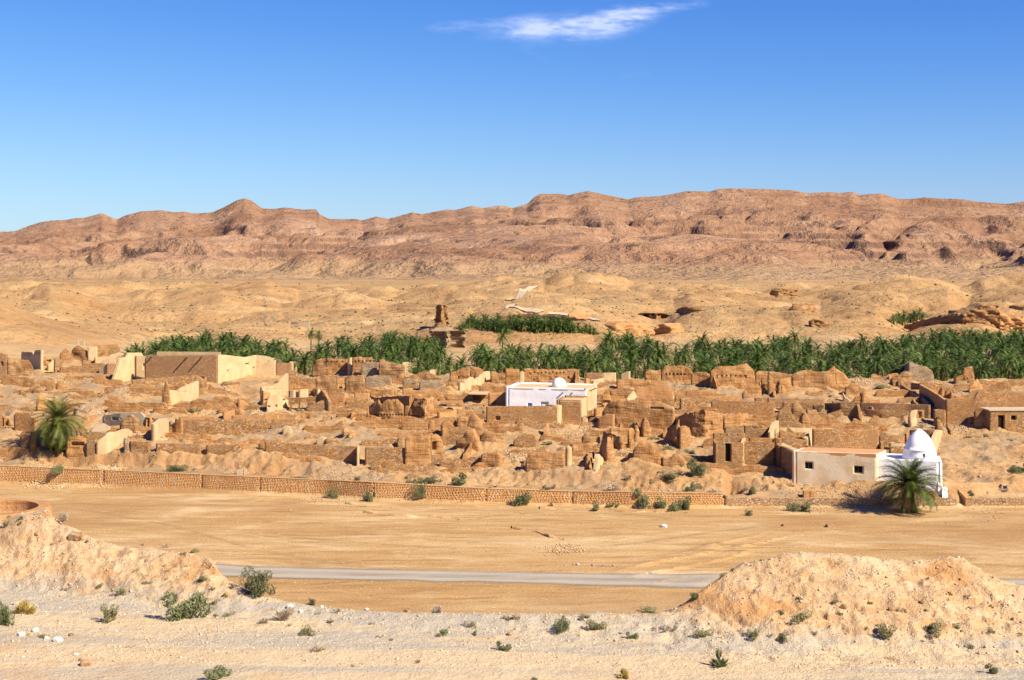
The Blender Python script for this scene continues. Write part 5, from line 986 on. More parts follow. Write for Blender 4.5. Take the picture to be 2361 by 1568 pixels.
wall(7, [(925,1040),(1060,1045)], [(925,985),(960,970),(1000,985),(1060,1005)], 'd', 'dark rock face with hollows on the hill behind the right palms', name='rock_outcrop', thick=6, disp=1.2, rag=.8, **crag)
wall(7, [(870,925),(960,915)], [(870,900),(900,878),(940,875),(960,890)], 'd', 'small dark rock cap high on the hill behind the right palms', name='rock_outcrop', thick=6, disp=1., rag=.8, **crag)
wall(7, [(700,815),(835,820)], [(700,780),(740,768),(835,772)], 'd', 'dark rock band on a far hill right of centre', name='rock_band', thick=8, disp=1.2, rag=.8, **crag)
wall(7, [(20,930),(110,935)], [(20,905),(60,890),(110,900)], 'd', 'dark low rock band on the hill above the middle palms', name='rock_band', thick=6, disp=1., rag=.6, **crag)
wall(6, [(2045,785),(2200,790)], [(2045,762),(2100,755),(2200,768)], 'd', 'dark rock band on the far hill right of the winding track', name='rock_band', thick=8, disp=1., rag=.6, **crag)
wall(6, [(1900,905),(2060,960)], [(1900,895),(1960,890),(2060,930)], 'd', 'brown shaded gully edge right of the winding track', name='rock_band', thick=4, disp=1., rag=.6, **crag)
fen = dict(name='reed_fence', cat='fence', side=False, berm=0, ds=.35, thick=.25, disp=.12, rag=.35, deep=.3)
M_REED = mud('dry_palm_reed', [(.22,.11,.06), (.32,.17,.09), (.42,.25,.15)], .1, 1.); MATS['f'] = M_REED
wall(6, [(1130,1058),(1300,1050),(1500,1060),(1770,1085)], [(1130,1040),(1300,1030),(1500,1040),(1770,1068)], 'f', 'lower brown fence of dry palm reeds below the terrace grove', **fen)
wall(6, [(1080,965),(1250,945),(1450,955),(1560,975)], [(1080,955),(1250,933),(1450,942),(1560,962)], 'f', 'upper brown fence of dry reeds along the top of the terrace grove', **fen)
wall(6, [(1560,975),(1650,990),(1700,1010)], [(1560,960),(1650,972),(1700,995)], 'f', 'dark reed fence bending down at the right of the terrace grove', **fen)
wall(6, [(1560,955),(1700,955)], [(1560,938),(1700,940)], 'o', 'straight orange mud wall beside the winding track above the grove', name='track_wall', thick=.6, side=False, berm=0)
patch('village_ground', ucols(1.6, 10), Yw0, Yvil, np.concatenate([[0, .004, .012], np.linspace(.02, 1, 300)]), M_VG, inv)
# ---------------------------------------------------------------- gravel road along the river bed
def ribbon(name, L, R_, mat, kind='structure', up=.03, edge=True, nx=9):
    "strip between two lines of (u,v) ground pixels, laid on the ground; 'edge' runs 0 in the middle to 1 at the sides"
    V = []; E = []; k = len(L)
    for (x0, y0), (x1, y1) in zip(L, R_):
        for j in range(nx):
            t = j/(nx-1); x = x0+(x1-x0)*t; y = y0+(y1-y0)*t; V.append((x, y, 0)); E.append(abs(t*2-1))
    V = np.array(V); V[:, 2] = hfull(512+F*V[:, 0]/V[:, 1], V[:, 1])+up
    o = meshobj(name, V, gridfaces(k, nx), mat); a = o.data.attributes.new('edge', 'FLOAT', 'POINT'); a.data.foreach_set('value', np.array(E, np.float32)); tag(o, kind=kind); return o
def roadmat(name, cols, sc, lanes, soft=.35, stretch=(.2, 1, 1), fade=1.):
    m, n, b = newmat(name); b.inputs['Roughness'].default_value = .95; b.inputs['Specular IOR Level'].default_value = .05
    at = n.nodes.new('ShaderNodeAttribute'); at.attribute_name = 'edge'; e = at.outputs['Fac']
    f = noise(n, pos(n, stretch), sc, 5, .62); col = ramp(n, f, [(.38, cols[0]), (.5, cols[1]), (.64, cols[2])])
    if lanes: col = mix(n, ramp(n, e, [(.18, 0.), (.38, .8), (.55, .8), (.75, 0.)]), col, lanes)
    n.links.new(col, b.inputs['Base Color']); bump(n, b, noise(n, pos(n), 4., 4), .04)
    al = ramp(n, mth(n, 'ADD', e, mth(n, 'MULTIPLY', mth(n, 'SUBTRACT', noise(n, pos(n, (.25, 1, 1)), .7, 5, .65), .5), .9)), [(1-soft, 1.), (1., 0.)])
    if fade < 1: al = mth(n, 'MULTIPLY', al, mth(n, 'MULTIPLY', ramp(n, noise(n, pos(n), .3, 4), [(.4, .2), (.6, 1.)]), fade))
    n.links.new(al, b.inputs['Alpha']); return m
M_ROAD = roadmat('road_gravel', [(.34,.28,.21), (.39,.335,.26), (.43,.38,.30)], .8, (.48,.43,.35))
us = np.linspace(-200, 1250, 240)
top = tab(-200,558, 216,563, 256,566, 512,571.3, 715,574, 1250,581); bot = tab(-200,567, 216,577.5, 512,584.5, 690,589.5, 1250,600)
mk = lambda t: [((u-512)*Yz(t(u), 0)/F, Yz(t(u), 0)) for u in us]
ribbon('gravel_road', mk(top), mk(bot), M_ROAD, up=.03, nx=13)
M_TRK = roadmat('dust_track', [(.56,.37,.18), (.60,.41,.21), (.64,.45,.24)], .8, None, .8, fade=.5)
def track(name, pts, w0, mat, up=.03, y0=20., nz=True, step=1.2, kind='structure'):
    P = np.array([G(u, v, nz, y0)[:2] for u, v in pts]); L = np.concatenate([[0], np.cumsum(np.hypot(*np.diff(P, axis=0).T))]); n = max(4, int(L[-1]/step)); s = np.linspace(0, L[-1], n)
    X = np.interp(s, L, P[:, 0]); Y = np.interp(s, L, P[:, 1]); 
    if n > 12: k = np.ones(7)/7; X = np.convolve(np.pad(X, 3, 'edge'), k, 'valid'); Y = np.convolve(np.pad(Y, 3, 'edge'), k, 'valid')
    tx = np.gradient(X); ty = np.gradient(Y); l = np.hypot(tx, ty)+1e-9; nx_, ny_ = -ty/l, tx/l; h = w0/2
    return ribbon(name, list(zip(X-nx_*h, Y-ny_*h)), list(zip(X+nx_*h, Y+ny_*h)), mat, kind, up, nx=7)
T = lambda t, *p: [px(t, a, b) for a, b in p]
tr = [T(12, (0,640), (250,680), (500,735), (760,770), (1100,785)), T(11, (250,310), (700,370), (1250,470), (1825,640)), T(12, (1580,420), (1700,400), (1825,385)),
      T(13, (0,385), (300,370), (600,375), (900,385), (1200,420)), T(13, (560,620), (900,600), (1100,560), (1400,520), (1800,470)), T(12, (0,540), (400,560), (900,600), (1500,640))]
for i, p in enumerate(tr): track('wheel_track', p, [1.6, 1.2, 1.4, 1.8, 1.3, 1.3][i], M_TRK, up=.018+.012*i, nz=False)
M_WTR = roadmat('white_dirt_track', [(.62,.46,.29), (.68,.52,.34), (.72,.57,.39)], .3, None, .3, (1, 1, 1))
track('dirt_track', T(6, (1372,752),(1310,756),(1272,766),(1250,780),(1252,800),(1225,820),(1190,838),(1165,856)), 6., M_WTR, .5, 330., True, 4.)
track('dirt_track', T(6, (1216,862),(1185,872),(1158,886),(1190,898),(1260,908),(1340,924),(1410,938)), 4.2, M_WTR, .4, 330., True, 3.)
track('dirt_track', T(6, (1420,936),(1520,946),(1620,958),(1700,968),(1760,985)), 3.4, M_WTR, .4, 330., True, 3.)
# crumbling erosion lines in the silt: low broken scarps
def scarp(pts, h, name='erosion_scarp'):
    P = np.array([G(u, v)[:2] for u, v in pts]); L = np.concatenate([[0], np.cumsum(np.hypot(*np.diff(P, axis=0).T))]); s = np.arange(0, L[-1], .25)
    X = np.interp(s, L, P[:, 0]); Y = np.interp(s, L, P[:, 1])+.55*fbm(s*.35, s*0, 3, 3); hh = np.clip(h*(.6+1.1*fbm(s*.5, s*0+3, 3, 6)), .01, 1)
    z = hfull(512+F*X/Y, Y); V = []
    for i in range(len(s)): V += [(X[i], Y[i]-.03, z[i]-.1), (X[i]+.02, Y[i], z[i]+hh[i]), (X[i], Y[i]+.5+hh[i], z[i]+hh[i]*.85), (X[i], Y[i]+2.2, z[i]-.02)]
    return tag(meshobj(name, np.array(V), gridfaces(len(s), 4), M_PL), kind='structure')
scarp(T(12, (640,315),(700,322),(780,340)), .35); scarp(T(12, (770,378),(900,395),(1000,403),(1150,408),(1300,415),(1480,428)), .32)
scarp(T(13, (0,490),(150,510),(270,548),(370,572)), .3); scarp(T(13, (200,350),(420,355),(620,362),(860,372),(1000,365),(1240,380)), .3)
# ---------------------------------------------------------------- loose stone: stuff
ico = np.array([[1,0,0],[-1,0,0],[0,1,0],[0,-1,0],[0,0,1],[0,0,-1]], float); icf = np.array([[0,2,4],[2,1,4],[1,3,4],[3,0,4],[2,0,5],[1,2,5],[3,1,5],[0,3,5]])
def scatter_rocks(name, P, S_, mat, seed=0):
    r = np.random.default_rng(seed); n = len(P); 
    b = np.repeat(ico[None], n, 0)*r.uniform(.6, 1.25, (n, 6, 3)); b += r.uniform(-.25, .25, (n, 6, 3)); a = r.uniform(0, 6.28, n); c, s = np.cos(a), np.sin(a)
    x = b[..., 0]*c[:, None]-b[..., 1]*s[:, None]; y = b[..., 0]*s[:, None]+b[..., 1]*c[:, None]; b = np.stack([x, y, b[..., 2]*.75], -1)*np.array(S_)[:, None, None]
    V = (b+np.array(P)[:, None, :]).reshape(-1, 3); Fc = (icf[None]+6*np.arange(n)[:, None, None]).reshape(-1, 3)
    o = meshobj(name, V, Fc, mat); return tag(o, kind='stuff')
def rockmat(name, c1, c2, c3):
    m, n, b = newmat(name); b.inputs['Roughness'].default_value = .9; b.inputs['Specular IOR Level'].default_value = .1
    n.links.new(ramp(n, noise(n, pos(n), 2.2, 3, .7), [(.35, c1), (.5, c2), (.66, c3)]), b.inputs['Base Color']); return m
M_PEB = rockmat('pale_pebble', (.38,.24,.12), (.66,.50,.31), (.76,.64,.47)); M_RUB = rockmat('rubble_stone', (.42,.26,.13), (.60,.43,.25), (.70,.56,.38)); M_GRK = rockmat('grey_stone', (.34,.30,.26), (.42,.38,.33), (.52,.47,.41))
M_WRK = rockmat('white_limestone', (.74,.67,.56), (.80,.76,.68), (.83,.80,.74)); M_BRK = rockmat('brown_rock', (.20,.11,.05), (.40,.25,.13), (.55,.38,.22))
n = 30000; Yp = 1/(1/50+(1/78-1/50)*rng.random(n)); up = rng.uniform(-60, 1084, n); keep = rng.random(n) < .35+.65*vnoise(up*.02, Yp*.5, 3); Yp, up = Yp[keep], up[keep]
sz = .018+.075*rng.random(len(Yp))**5; zp = hfull(up, Yp); scatter_rocks('pebbles', np.stack([(up-512)*Yp/F, Yp, zp], -1), sz, M_PEB, 1)
n = 5200; Yp = 1/(1/95+(1/150-1/95)*rng.random(n)); up = rng.uniform(180, 900, n); keep = rng.random(n) < (vnoise(up*.012, Yp*.12, 5)*1.6-.4); Yp, up = Yp[keep], up[keep]
scatter_rocks('scattered_stones', np.stack([(up-512)*Yp/F, Yp, hfull(up, Yp)], -1), .03+.09*rng.random(len(Yp))**4, M_PEB, 2)
heaps = [(1,350,1270,110,420,.2),(1,1010,1270,130,700,.2),(1,560,1290,90,200,.2),(1,2080,650,110,350,.22),(1,2080,780,120,420,.2),(1,560,540,120,300,.25),(1,880,540,110,260,.25),(1,220,1040,80,260,.2),
  (1,1330,1060,90,330,.22),(1,900,870,90,200,.2),(1,1010,770,110,260,.22),(1,1500,1080,50,90,.25),(1,1230,710,70,140,.22),(1,1800,890,120,200,.2),(1,420,750,120,160,.2),(2,100,830,110,500,.22),(2,330,830,110,260,.2),(2,1450,590,120,350,.22),(2,1250,660,140,300,.2),(2,700,1400,250,260,.18),
  (2,2180,1250,90,300,.2),(2,1900,1300,120,260,.2),(2,1180,560,90,240,.22),(2,1500,470,90,160,.25),(2,900,690,110,200,.2),(2,250,560,120,160,.2),(2,2000,620,130,200,.2),(2,1950,760,80,120,.15),(2,700,620,90,150,.22),(3,90,1240,150,500,.2),(3,450,1010,140,180,.16),(3,1640,590,70,220,.22),(3,1440,770,140,240,.2),(3,1850,890,170,300,.2),
  (3,1600,800,60,120,.2),(3,1450,1100,70,120,.2),(3,1050,1250,90,180,.2),(3,760,1350,90,200,.2),(3,700,950,90,140,.2),(3,620,540,90,120,.18),(3,2300,930,80,160,.2),(3,1000,700,90,120,.18),(4,1470,815,110,420,.2),(4,300,1290,200,500,.16),(4,620,1300,160,260,.16),(4,900,960,90,220,.2),(4,1180,800,90,220,.18),(4,740,500,80,200,.22),
  (4,1450,540,110,220,.2),(4,1700,1380,200,160,.14),(4,400,560,120,120,.2),(4,1550,960,110,120,.15),(13,1000,180,250,350,.12),(13,1130,180,110,120,.16),(12,500,60,400,300,.15),(12,1250,110,180,220,.16)]
P = []; SZ = []
for t, x, y, r_, n, s_ in heaps:
    sc = TILE[t][2]
    for _ in range(int(n*1.5)):
        a = random.gauss(0, .55); b = random.gauss(0, .38); u, v = px(t, x+a*r_, y+b*r_*.5); 
        Yq = Yz(v, np.interp(v, [362, 395, 420, 443, 460, 495], [8.2, 7., 5.9, 4.8, 3.6, 2.2])); P.append(((u-512)*Yq/F, Yq)); SZ.append(s_*random.uniform(.25, 1.)**1.5)
P = np.array(P); z = hfull(512+F*P[:, 0]/P[:, 1], P[:, 1]); P3 = np.column_stack([P, z+np.array(SZ)*.3]); scatter_rocks('rubble', P3, SZ, M_RUB, 3)
n = 7000; Yq = 1/(1/186+(1/285-1/186)*rng.random(n)); uq = rng.uniform(-40, 1064, n); k = (rng.random(n) < vnoise(uq*.04, Yq*.12, 9)**1.5) & (Yq > _wb(uq)+2); Yq, uq = Yq[k], uq[k]
scatter_rocks('scree_stones', np.stack([(uq-512)*Yq/F, Yq, hfull(uq, Yq)+.02], -1), .06+.17*rng.random(len(Yq))**3, M_RUB, 4)
# crumbled, rain-worn remains of low walls between the standing ruins
def lumps(name, n, seed, mat):
    r = np.random.default_rng(seed); Vs = []; Fs = []; off = 0
    for i in range(n):
        Yc = 1/(1/192+(1/285-1/192)*r.random()); u = r.uniform(-30, 1054)
        if Yc < _wb(u)+9 or 770 < u < 1010 and Yc < 205 or u > 930 and Yc < 218: continue
        L = r.choice([4., 6., 9., 13.])*r.uniform(.8, 1.2); h = r.uniform(.6, 1.8); a = r.choice([-.12, -.08, -.05, .0, 1.4]); L = min(L, 5) if a > 1 else L; a = a+r.uniform(-.05, .05); x = (u-512)*Yc/F
        k = max(2, int(L/.5)); P0 = [(x+math.cos(a)*s, Yc+math.sin(a)*s) for s in np.linspace(-L/2, L/2, k+1)]; P = np.array(P0); zg = hfull(512+F*P[:, 0]/P[:, 1], P[:, 1]); P0 = np.column_stack([P, zg])
        if zg.max()+h*.9 > 10.6: h = .5
        m = r.integers(2, 5); kn = np.sort(r.uniform(0, 1, m)); lv = r.uniform(.45, 1., m+1); t = np.linspace(0, 1, 40); step = lv[np.searchsorted(kn, t)]; step = np.convolve(np.pad(step, 2, 'edge'), np.ones(5)/5, 'valid')
        zz = np.interp(t, np.linspace(0, 1, k+1), zg)+h*step*np.clip(np.minimum(t, 1-t)*L/.5+.25, 0, 1)
        V, Fc, _i = wall_mesh(P0, None, [], .5, .12, .1, .04, seed*1000+i, .5, dz=.4, ds=.4, zts=zz); Vs.append(V); Fs.append(Fc+off); off += len(V)
    return tag(meshobj(name, np.concatenate(Vs), np.concatenate(Fs), mat), kind='stuff')
lumps('collapsed_mud_walls', 230, 5, M_MUD); lumps('collapsed_stone_walls', 90, 6, M_STN)
# ---------------------------------------------------------------- date palms
def leafmat(name, c1, c2, c3, sc=1.5):
    c1, c2, c3 = [tuple(q*1.75 for q in c) for c in (c1, c2, c3)]
    m, n, b = newmat(name); b.inputs['Roughness'].default_value = .55; b.inputs['Specular IOR Level'].default_value = .25
    oi = n.nodes.new('ShaderNodeObjectInfo')
    col = ramp(n, noise(n, pos(n), sc, 3, .6), [(.36, c1), (.5, c2), (.64, c3)])
    col = mix(n, mth(n, 'MULTIPLY', oi.outputs['Random'], .5), col, c3)
    n.links.new(col, b.inputs['Base Color'])
    tr_ = N(n, 'ShaderNodeBsdfTranslucent'); n.links.new(col, tr_.inputs[0]); mx = N(n, 'ShaderNodeMixShader'); mx.inputs[0].default_value = .22
    out = n.nodes['Material Output']; n.links.new(b.outputs[0], mx.inputs[1]); n.links.new(tr_.outputs[0], mx.inputs[2]); n.links.new(mx.outputs[0], out.inputs[0]); return m
M_FR = leafmat('palm_frond', (.010,.028,.004), (.030,.062,.008), (.105,.145,.026)); M_FR2 = leafmat('palm_frond_olive', (.026,.042,.006), (.058,.076,.011), (.125,.132,.026)); M_FR3 = leafmat('palm_frond_deep', (.016,.030,.005), (.040,.064,.009), (.095,.115,.02))
M_DF = leafmat('dead_frond', (.20,.12,.05), (.30,.19,.08), (.42,.28,.13)); M_TRU = mud('palm_trunk', [(.10,.06,.03), (.17,.10,.05), (.24,.15,.08)], .1)
def frond_geo(L, a0, droop, nseg, nl, lw, az, wob, r, lf=.25):
    "curved midrib with leaflets on both sides; returns verts, tris"
    P = []; p = np.zeros(3); ang = a0; ds = L/nseg
    for i in range(nseg+1):
        P.append(p.copy()); p = p+np.array([math.cos(ang), 0, math.sin(ang)])*ds; ang -= droop/nseg*(.5+1.1*i/nseg)
    P = np.array(P); V = []; Fc = []
    def q(p, k=0): V.append(p); return len(V)-1
    for i in range(nseg):
        w0 = .05*(1-i/nseg)+.012; w1 = .05*(1-(i+1)/nseg)+.01
        a = q(P[i]+[0, w0, 0]); b = q(P[i]-[0, w0, 0]); c = q(P[i+1]-[0, w1, 0]); d = q(P[i+1]+[0, w1, 0]); Fc += [(a, b, c), (a, c, d)]
    for j in range(nl):
        t = .12+.86*j/(nl-1); f = t*nseg; i = min(int(f), nseg-1); fr = f-i; p0 = P[i]*(1-fr)+P[i+1]*fr; tg = P[i+1]-P[i]; tg /= np.linalg.norm(tg); upv = np.cross(tg, [0, 1, 0])
        if upv[2] < 0: upv = -upv
        ll = L*lf*math.sin(math.pi*(.12+.8*t))**.7*r.uniform(.85, 1.1)
        for s in (-1, 1):
            d = tg*r.uniform(.5, .8)+np.array([0, s*r.uniform(.7, 1.), 0])+upv*r.uniform(.05, .45)-np.array([0, 0, r.uniform(0, .25)]); d /= np.linalg.norm(d)
            e = tg*lw*L/3; tip = p0+d*ll-np.array([0, 0, ll*.18]); a = q(p0-e); b = q(p0+e); c = q(tip); Fc.append((a, b, c))
    V = np.array(V); V[:, 1] += wob*V[:, 0]**2/L; ca, sa = math.cos(az), math.sin(az)
    V = np.stack([V[:, 0]*ca-V[:, 1]*sa, V[:, 0]*sa+V[:, 1]*ca, V[:, 2]], -1); return V, np.array(Fc)
def crown_mesh(seed, nf, L, mat, lf=.15, nl=9, nseg=6, lo=-.65, hi=1.3, dead=5, lw=.17):
    r = random.Random(seed); Vs = []; Fs = []; MI = []; off = 0
    for i in range(nf+dead):
        d = i >= nf; t = i/nf; el = hi-(hi-lo)*t**.8 if not d else lo-r.uniform(.2, .7)
        V, Fc = frond_geo(L*r.uniform(.8, 1.1)*(.8 if d else 1), el+r.uniform(-.16, .16), r.uniform(1.25, 2.0) if not d else .5, nseg, nl, lw, i*2.39996+r.uniform(-.3, .3), r.uniform(-.15, .15), r, lf)
        Vs.append(V); Fs.append(Fc+off); MI += [1 if d else 0]*len(Fc); off += len(V)
    me = bpy.data.meshes.new('crown'); V = np.concatenate(Vs); Fc = np.concatenate(Fs)
    me.vertices.add(len(V)); me.vertices.foreach_set('co', V.astype(np.float32).ravel()); me.loops.add(Fc.size); me.loops.foreach_set('vertex_index', Fc.astype(np.int32).ravel()); me.polygons.add(len(Fc)); me.polygons.foreach_set('loop_start', np.arange(0, Fc.size, 3, dtype=np.int32)); me.update(calc_edges=True)
    me.materials.append(mat); me.materials.append(M_DF); me.polygons.foreach_set('material_index', np.array(MI, np.int32)); return me
def trunk_mesh(h, r0, r1, n=9, seg=10):
    V = []; 
    for j in range(seg+1):
        t = j/seg; r_ = (r0+(r1-r0)*t)*(1+(.12 if j % 2 else -.05))*(1.15 if t > .9 else 1)
        for i in range(n): V.append((r_*math.cos(6.2832*i/n)+.15*math.sin(t*2), r_*math.sin(6.2832*i/n), t*h))
    Fs = [(j*n+i, j*n+(i+1) % n, (j+1)*n+(i+1) % n, (j+1)*n+i) for j in range(seg) for i in range(n)]+[tuple(range(seg*n, seg*n+n))]
    me = bpy.data.meshes.new('trunk'); me.from_pydata(V, [], Fs); me.materials.append(M_TRU); return me
protos = []
for k in range(7):
    h = 4.6+.55*k; nf = (36, 40, 32)[k % 3]
    protos.append((h, crown_mesh(50+k, nf, 3.7+.15*(k % 3), [M_FR, M_FR, M_FR3][k % 3], lo=-.7-.1*(k % 3)), trunk_mesh(h, .24, .19)))
def palm(x, y, z, k, sc, rz, label, group, name='date_palm'):
    h, cm, tm = protos[k]; root = empty(name, (x, y, z), rz); root.scale = (sc, sc, sc); tag(root, label, 'palm tree', group)
    c = bpy.data.objects.new('crown', cm); c.location = (.15*math.sin(2), 0, h); c.parent = root; COL.objects.link(c)
    t = bpy.data.objects.new('trunk', tm); t.parent = root; COL.objects.link(t); return root
vt = tab(100,352, 124,349, 133,343, 150,340, 172,335, 185,333, 205,331, 262,333, 280,338, 296,346, 300,348, 306,348, 314,342, 330,336, 345,334, 375,333, 390,331, 408,329.5, 425,331, 436,336, 446,345, 455,350, 470,350, 478,343, 500,341, 512,340, 560,341, 580,345, 597,343, 607,331, 640,332, 655,335, 668,343, 680,345, 692,334, 705,336,
  730,338, 768,336, 790,333, 806,335, 815,341, 830,339, 850,336, 880,334, 892,335, 912,328, 950,326, 1024,327, 1100,327)
# crowns the photograph lets one tell apart: (u, v of crown top, distance, proto, scale, label)
solo = [(156,340.5,330,4,1.05,'isolated date palm rising at the left end of the oasis, second from the left'),(129,347,318,1,.95,'leftmost date palm of the oasis, low beside the cream building'),(181,332.5,372,3,.85,'palm crown standing a little above the left grove, against pale sand'),(207,327.5,420,5,.75,'small slim palm poking up highest above the left grove'),
  (311,328,395,6,.62,'left one of two slim tall palms standing in the sandy gap'),(318.5,329,397,5,.6,'right one of two slim tall palms standing in the sandy gap'),(286,339,345,2,1.,'palm at the left edge of the sandy notch in the grove'),
  (609,328,352,6,1.1,'tall palm with spreading fronds standing out above the grove right of centre'),(628,330.5,360,5,1.,'palm just right of the tall spreading one, in front of the orange cliff'),(648,334,350,5,.95,'palm with pale drooping fronds below the rock hollow'),(702,331.5,356,5,1.05,'palm crown standing alone above the grove against the sandy slope'),
  (795,328.5,372,6,1.05,'highest palm of the right half, dark and ragged against the sand'),(503,329,372,6,.8,'tall thin palm rising above the low grove below the terrace'),(664,343,318,5,1.1,'large palm with a yellow fruit cluster in the middle of the grove'),(862,332,362,5,1.,'palm on the grove edge where it meets the pale hill foot'),
  (517,343,312,5,1.,'palm with a visible shaggy trunk above the white building wall')]
taken = []
for i, (u, v, Y, k, sc, lb) in enumerate(solo):
    h = protos[k][0]*sc; z = zv(v, Y)-h-2.3*sc; x = (u-512)*Y/F; palm(x, Y, z, k, sc, i*1.3, lb, None); taken.append((x, Y))
zones = [(-999, 300, 'date palm crowded in the left part of the grove, behind the long cream house', 'palms of the left grove'), (300, 455, 'date palm in the dense grove between the sandy gap and the rock tower', 'palms left of the rock tower'),
  (455, 600, 'date palm in the grove behind the white building, below the terrace', 'palms behind the white building'), (600, 770, 'date palm in the dense grove right of centre, below the orange cliffs', 'palms right of centre'), (770, 890, 'date palm in the grove behind the right skyline ruins', 'palms behind the right ruins'), (890, 9999, 'date palm of the tall right hand grove with bare trunks showing', 'palms of the right grove')]
cand = []
y = 272.
while y < 450:
    x = -130+rng.uniform(0, 5)
    while x < 210:
        xx = x+rng.uniform(-1.6, 1.6); yy = y+rng.uniform(-2.2, 2.2); u = 512+F*xx/yy
        if 118 < u < 1085:
            y0 = float(Yz(vc_v(u), 8.2))+9; k = rng.integers(0, 7); sc = rng.uniform(.85, 1.1); gz = ground(xx, yy); topv = VH+F*(H-(gz+(protos[k][0]+2.2)*sc))/yy
            if yy > y0 and topv > vt(u)-1 and all((xx-a)**2+(yy-b)**2 > 9 for a, b in taken): cand.append((yy-y0+abs(u-512)*.004, xx, yy, gz-.3, int(k), sc, u))
        x += 6.0
    y += 7.2
cand.sort(); print('palms', len(cand))
LIM = 240
for i, (_, xx, yy, gz, k, sc, u) in enumerate(cand[:LIM]):
    z_ = [q for q in zones if q[0] <= u < q[1]][0]; palm(xx, yy, gz, k, sc, rng.uniform(0, 6.28), z_[2], z_[3])
def join_crowns(name, L):
    Vs = []; Fs = []; off = 0
    for xx, yy, gz, k, sc in L:
        for me, dz in ((protos[k][1], protos[k][0]), ):
            V = np.empty(len(me.vertices)*3, np.float32); me.vertices.foreach_get('co', V); V = V.reshape(-1, 3); f = np.empty(len(me.loops), np.int32); me.loops.foreach_get('vertex_index', f)
            a = rng.uniform(0, 6.28); c, s = math.cos(a), math.sin(a); V = np.stack([V[:, 0]*c-V[:, 1]*s, V[:, 0]*s+V[:, 1]*c, V[:, 2]+dz], -1)*sc+np.array([xx, yy, gz]); Vs.append(V); Fs.append(f.reshape(-1, 3)+off); off += len(V)
    return tag(meshobj(name, np.concatenate(Vs), np.concatenate(Fs), M_FR), kind='stuff')
if len(cand) > LIM: join_crowns('distant_palm_grove', [(c[1], c[2], c[3], c[4], c[5]) for c in cand[LIM:]])
# grove on the terrace
r = random.Random(4)
ter = [(x+dx_, y+dy_) for dx_, dy_ in ((0, 0), (13, 9)) for x, y in [(825,1040),(870,1005),(905,985),(935,1000),(960,1015),(990,985),(1020,1000),(1050,1020),(1080,985),(1105,1015),(1130,1035),(1165,990),(1190,1010),(1215,985),(1240,1025),(1265,1000),(1290,1015),(1320,990),(1340,1030),(1370,1005),(1395,1030),(1420,990),(1450,1020),(1480,1000),(1500,1030),(1530,1015),(1560,1005)]]
for i, (x, y) in enumerate(ter):
    u, v = px(6, x, y+22); g = G(u, v, True, 330.); palm(g[0], g[1], g[2]-2.6, i % 3, .85, r.uniform(0, 6), 'low date palm of the fenced terrace grove above the main oasis', 'palms of the terrace grove')
for i, (x, y) in enumerate([(1570,1045),(1600,1050),(1625,1040),(1650,1055),(1680,1045),(1705,1055),(1735,1060)]):
    u, v = px(6, x, y+14); g = G(u, v, True, 330.); palm(g[0], g[1], g[2]-2.2, i % 3, .7, r.uniform(0, 6), 'small palm of the short row right of the terrace grove', 'palms of the short right row')
for i, (x, y) in enumerate([(1480,965),(1520,955),(1555,945),(1590,950),(1620,940),(1655,935),(1680,950),(1540,975),(1600,975)]):
    u, v = px(7, x, y+40); g = G(u, v, True, 420.); palm(g[0], g[1], g[2]-2.5, i % 3, 1., r.uniform(0, 6), 'palm of the little clump tucked between the far hill and the pale spur', 'palms of the far little clump')
# ---------------------------------------------------------------- the two big palms: every frond a part
def hero(name, u, v, Y, h, L, nf, mat, label, lo, dead, seed, trw):
    x = (u-512)*Y/F; z = zv(v, Y)-.05; root = empty(name, (x, Y, z)); tag(root, label, 'palm tree'); r = random.Random(seed); ms = []
    for k in range(6):
        V, Fc = frond_geo(L, 0, (1.3 if v < 500 else 1.05)+.12*k, 10, 84, .014, 0, .05*(k-2.5), r, .2); me = bpy.data.meshes.new('frond'); me.from_pydata([tuple(q) for q in V], [], [tuple(int(i) for i in f) for f in Fc]); me.materials.append(mat); ms.append(me)
    md = ms[0].copy(); md.materials.clear(); md.materials.append(M_DF)
    t = bpy.data.objects.new('trunk', trunk_mesh(h, trw, trw*.8, 12, 16)); t.parent = root; COL.objects.link(t)
    for i in range(nf+dead):
        d = i >= nf; el = 1.42-(1.42-lo)*(i/nf)**.85+r.uniform(-.1, .1) if not d else lo-r.uniform(.15, .6)
        o = bpy.data.objects.new('dead_frond' if d else 'frond', md if d else ms[i % 6]); o.parent = root; COL.objects.link(o); s = r.uniform(.82, 1.08)*(.75 if d else 1)
        o.scale = (s, s, s); o.location = (.15*math.sin(2)*.5, 0, h-r.uniform(0, .35)); o.rotation_euler = (r.uniform(-.4, .4), -el, i*2.39996+r.uniform(-.2, .2)); o.rotation_mode = 'XYZ'
    return root
hero('date_palm', 57.5, 456, 203.5, 5.4, 4.9, 104, M_FR2, 'big bushy yellow green palm standing among the ruins on the left', -1.15, 30, 3, .38)
hero('date_palm', 909.6, 512.7, 176.8, 3.7, 4.9, 96, M_FR3, 'lone big dark palm in front of the dry stone wall and white tomb', -.35, 10, 8, .42)
for j, (dx, sc) in enumerate([(-.9, .55), (.8, .5), (.1, .45)]):
    k = j; o = palm((909.6-512)*176.8/F+dx, 176.6+.3*j, -.9, 0, sc*.62, j*2., ['young palm shoot at the left foot of the lone big palm', 'young palm shoot at the right foot of the lone big palm', 'young palm shoot hugging the trunk of the lone big palm'][j], None, 'palm_shoot')
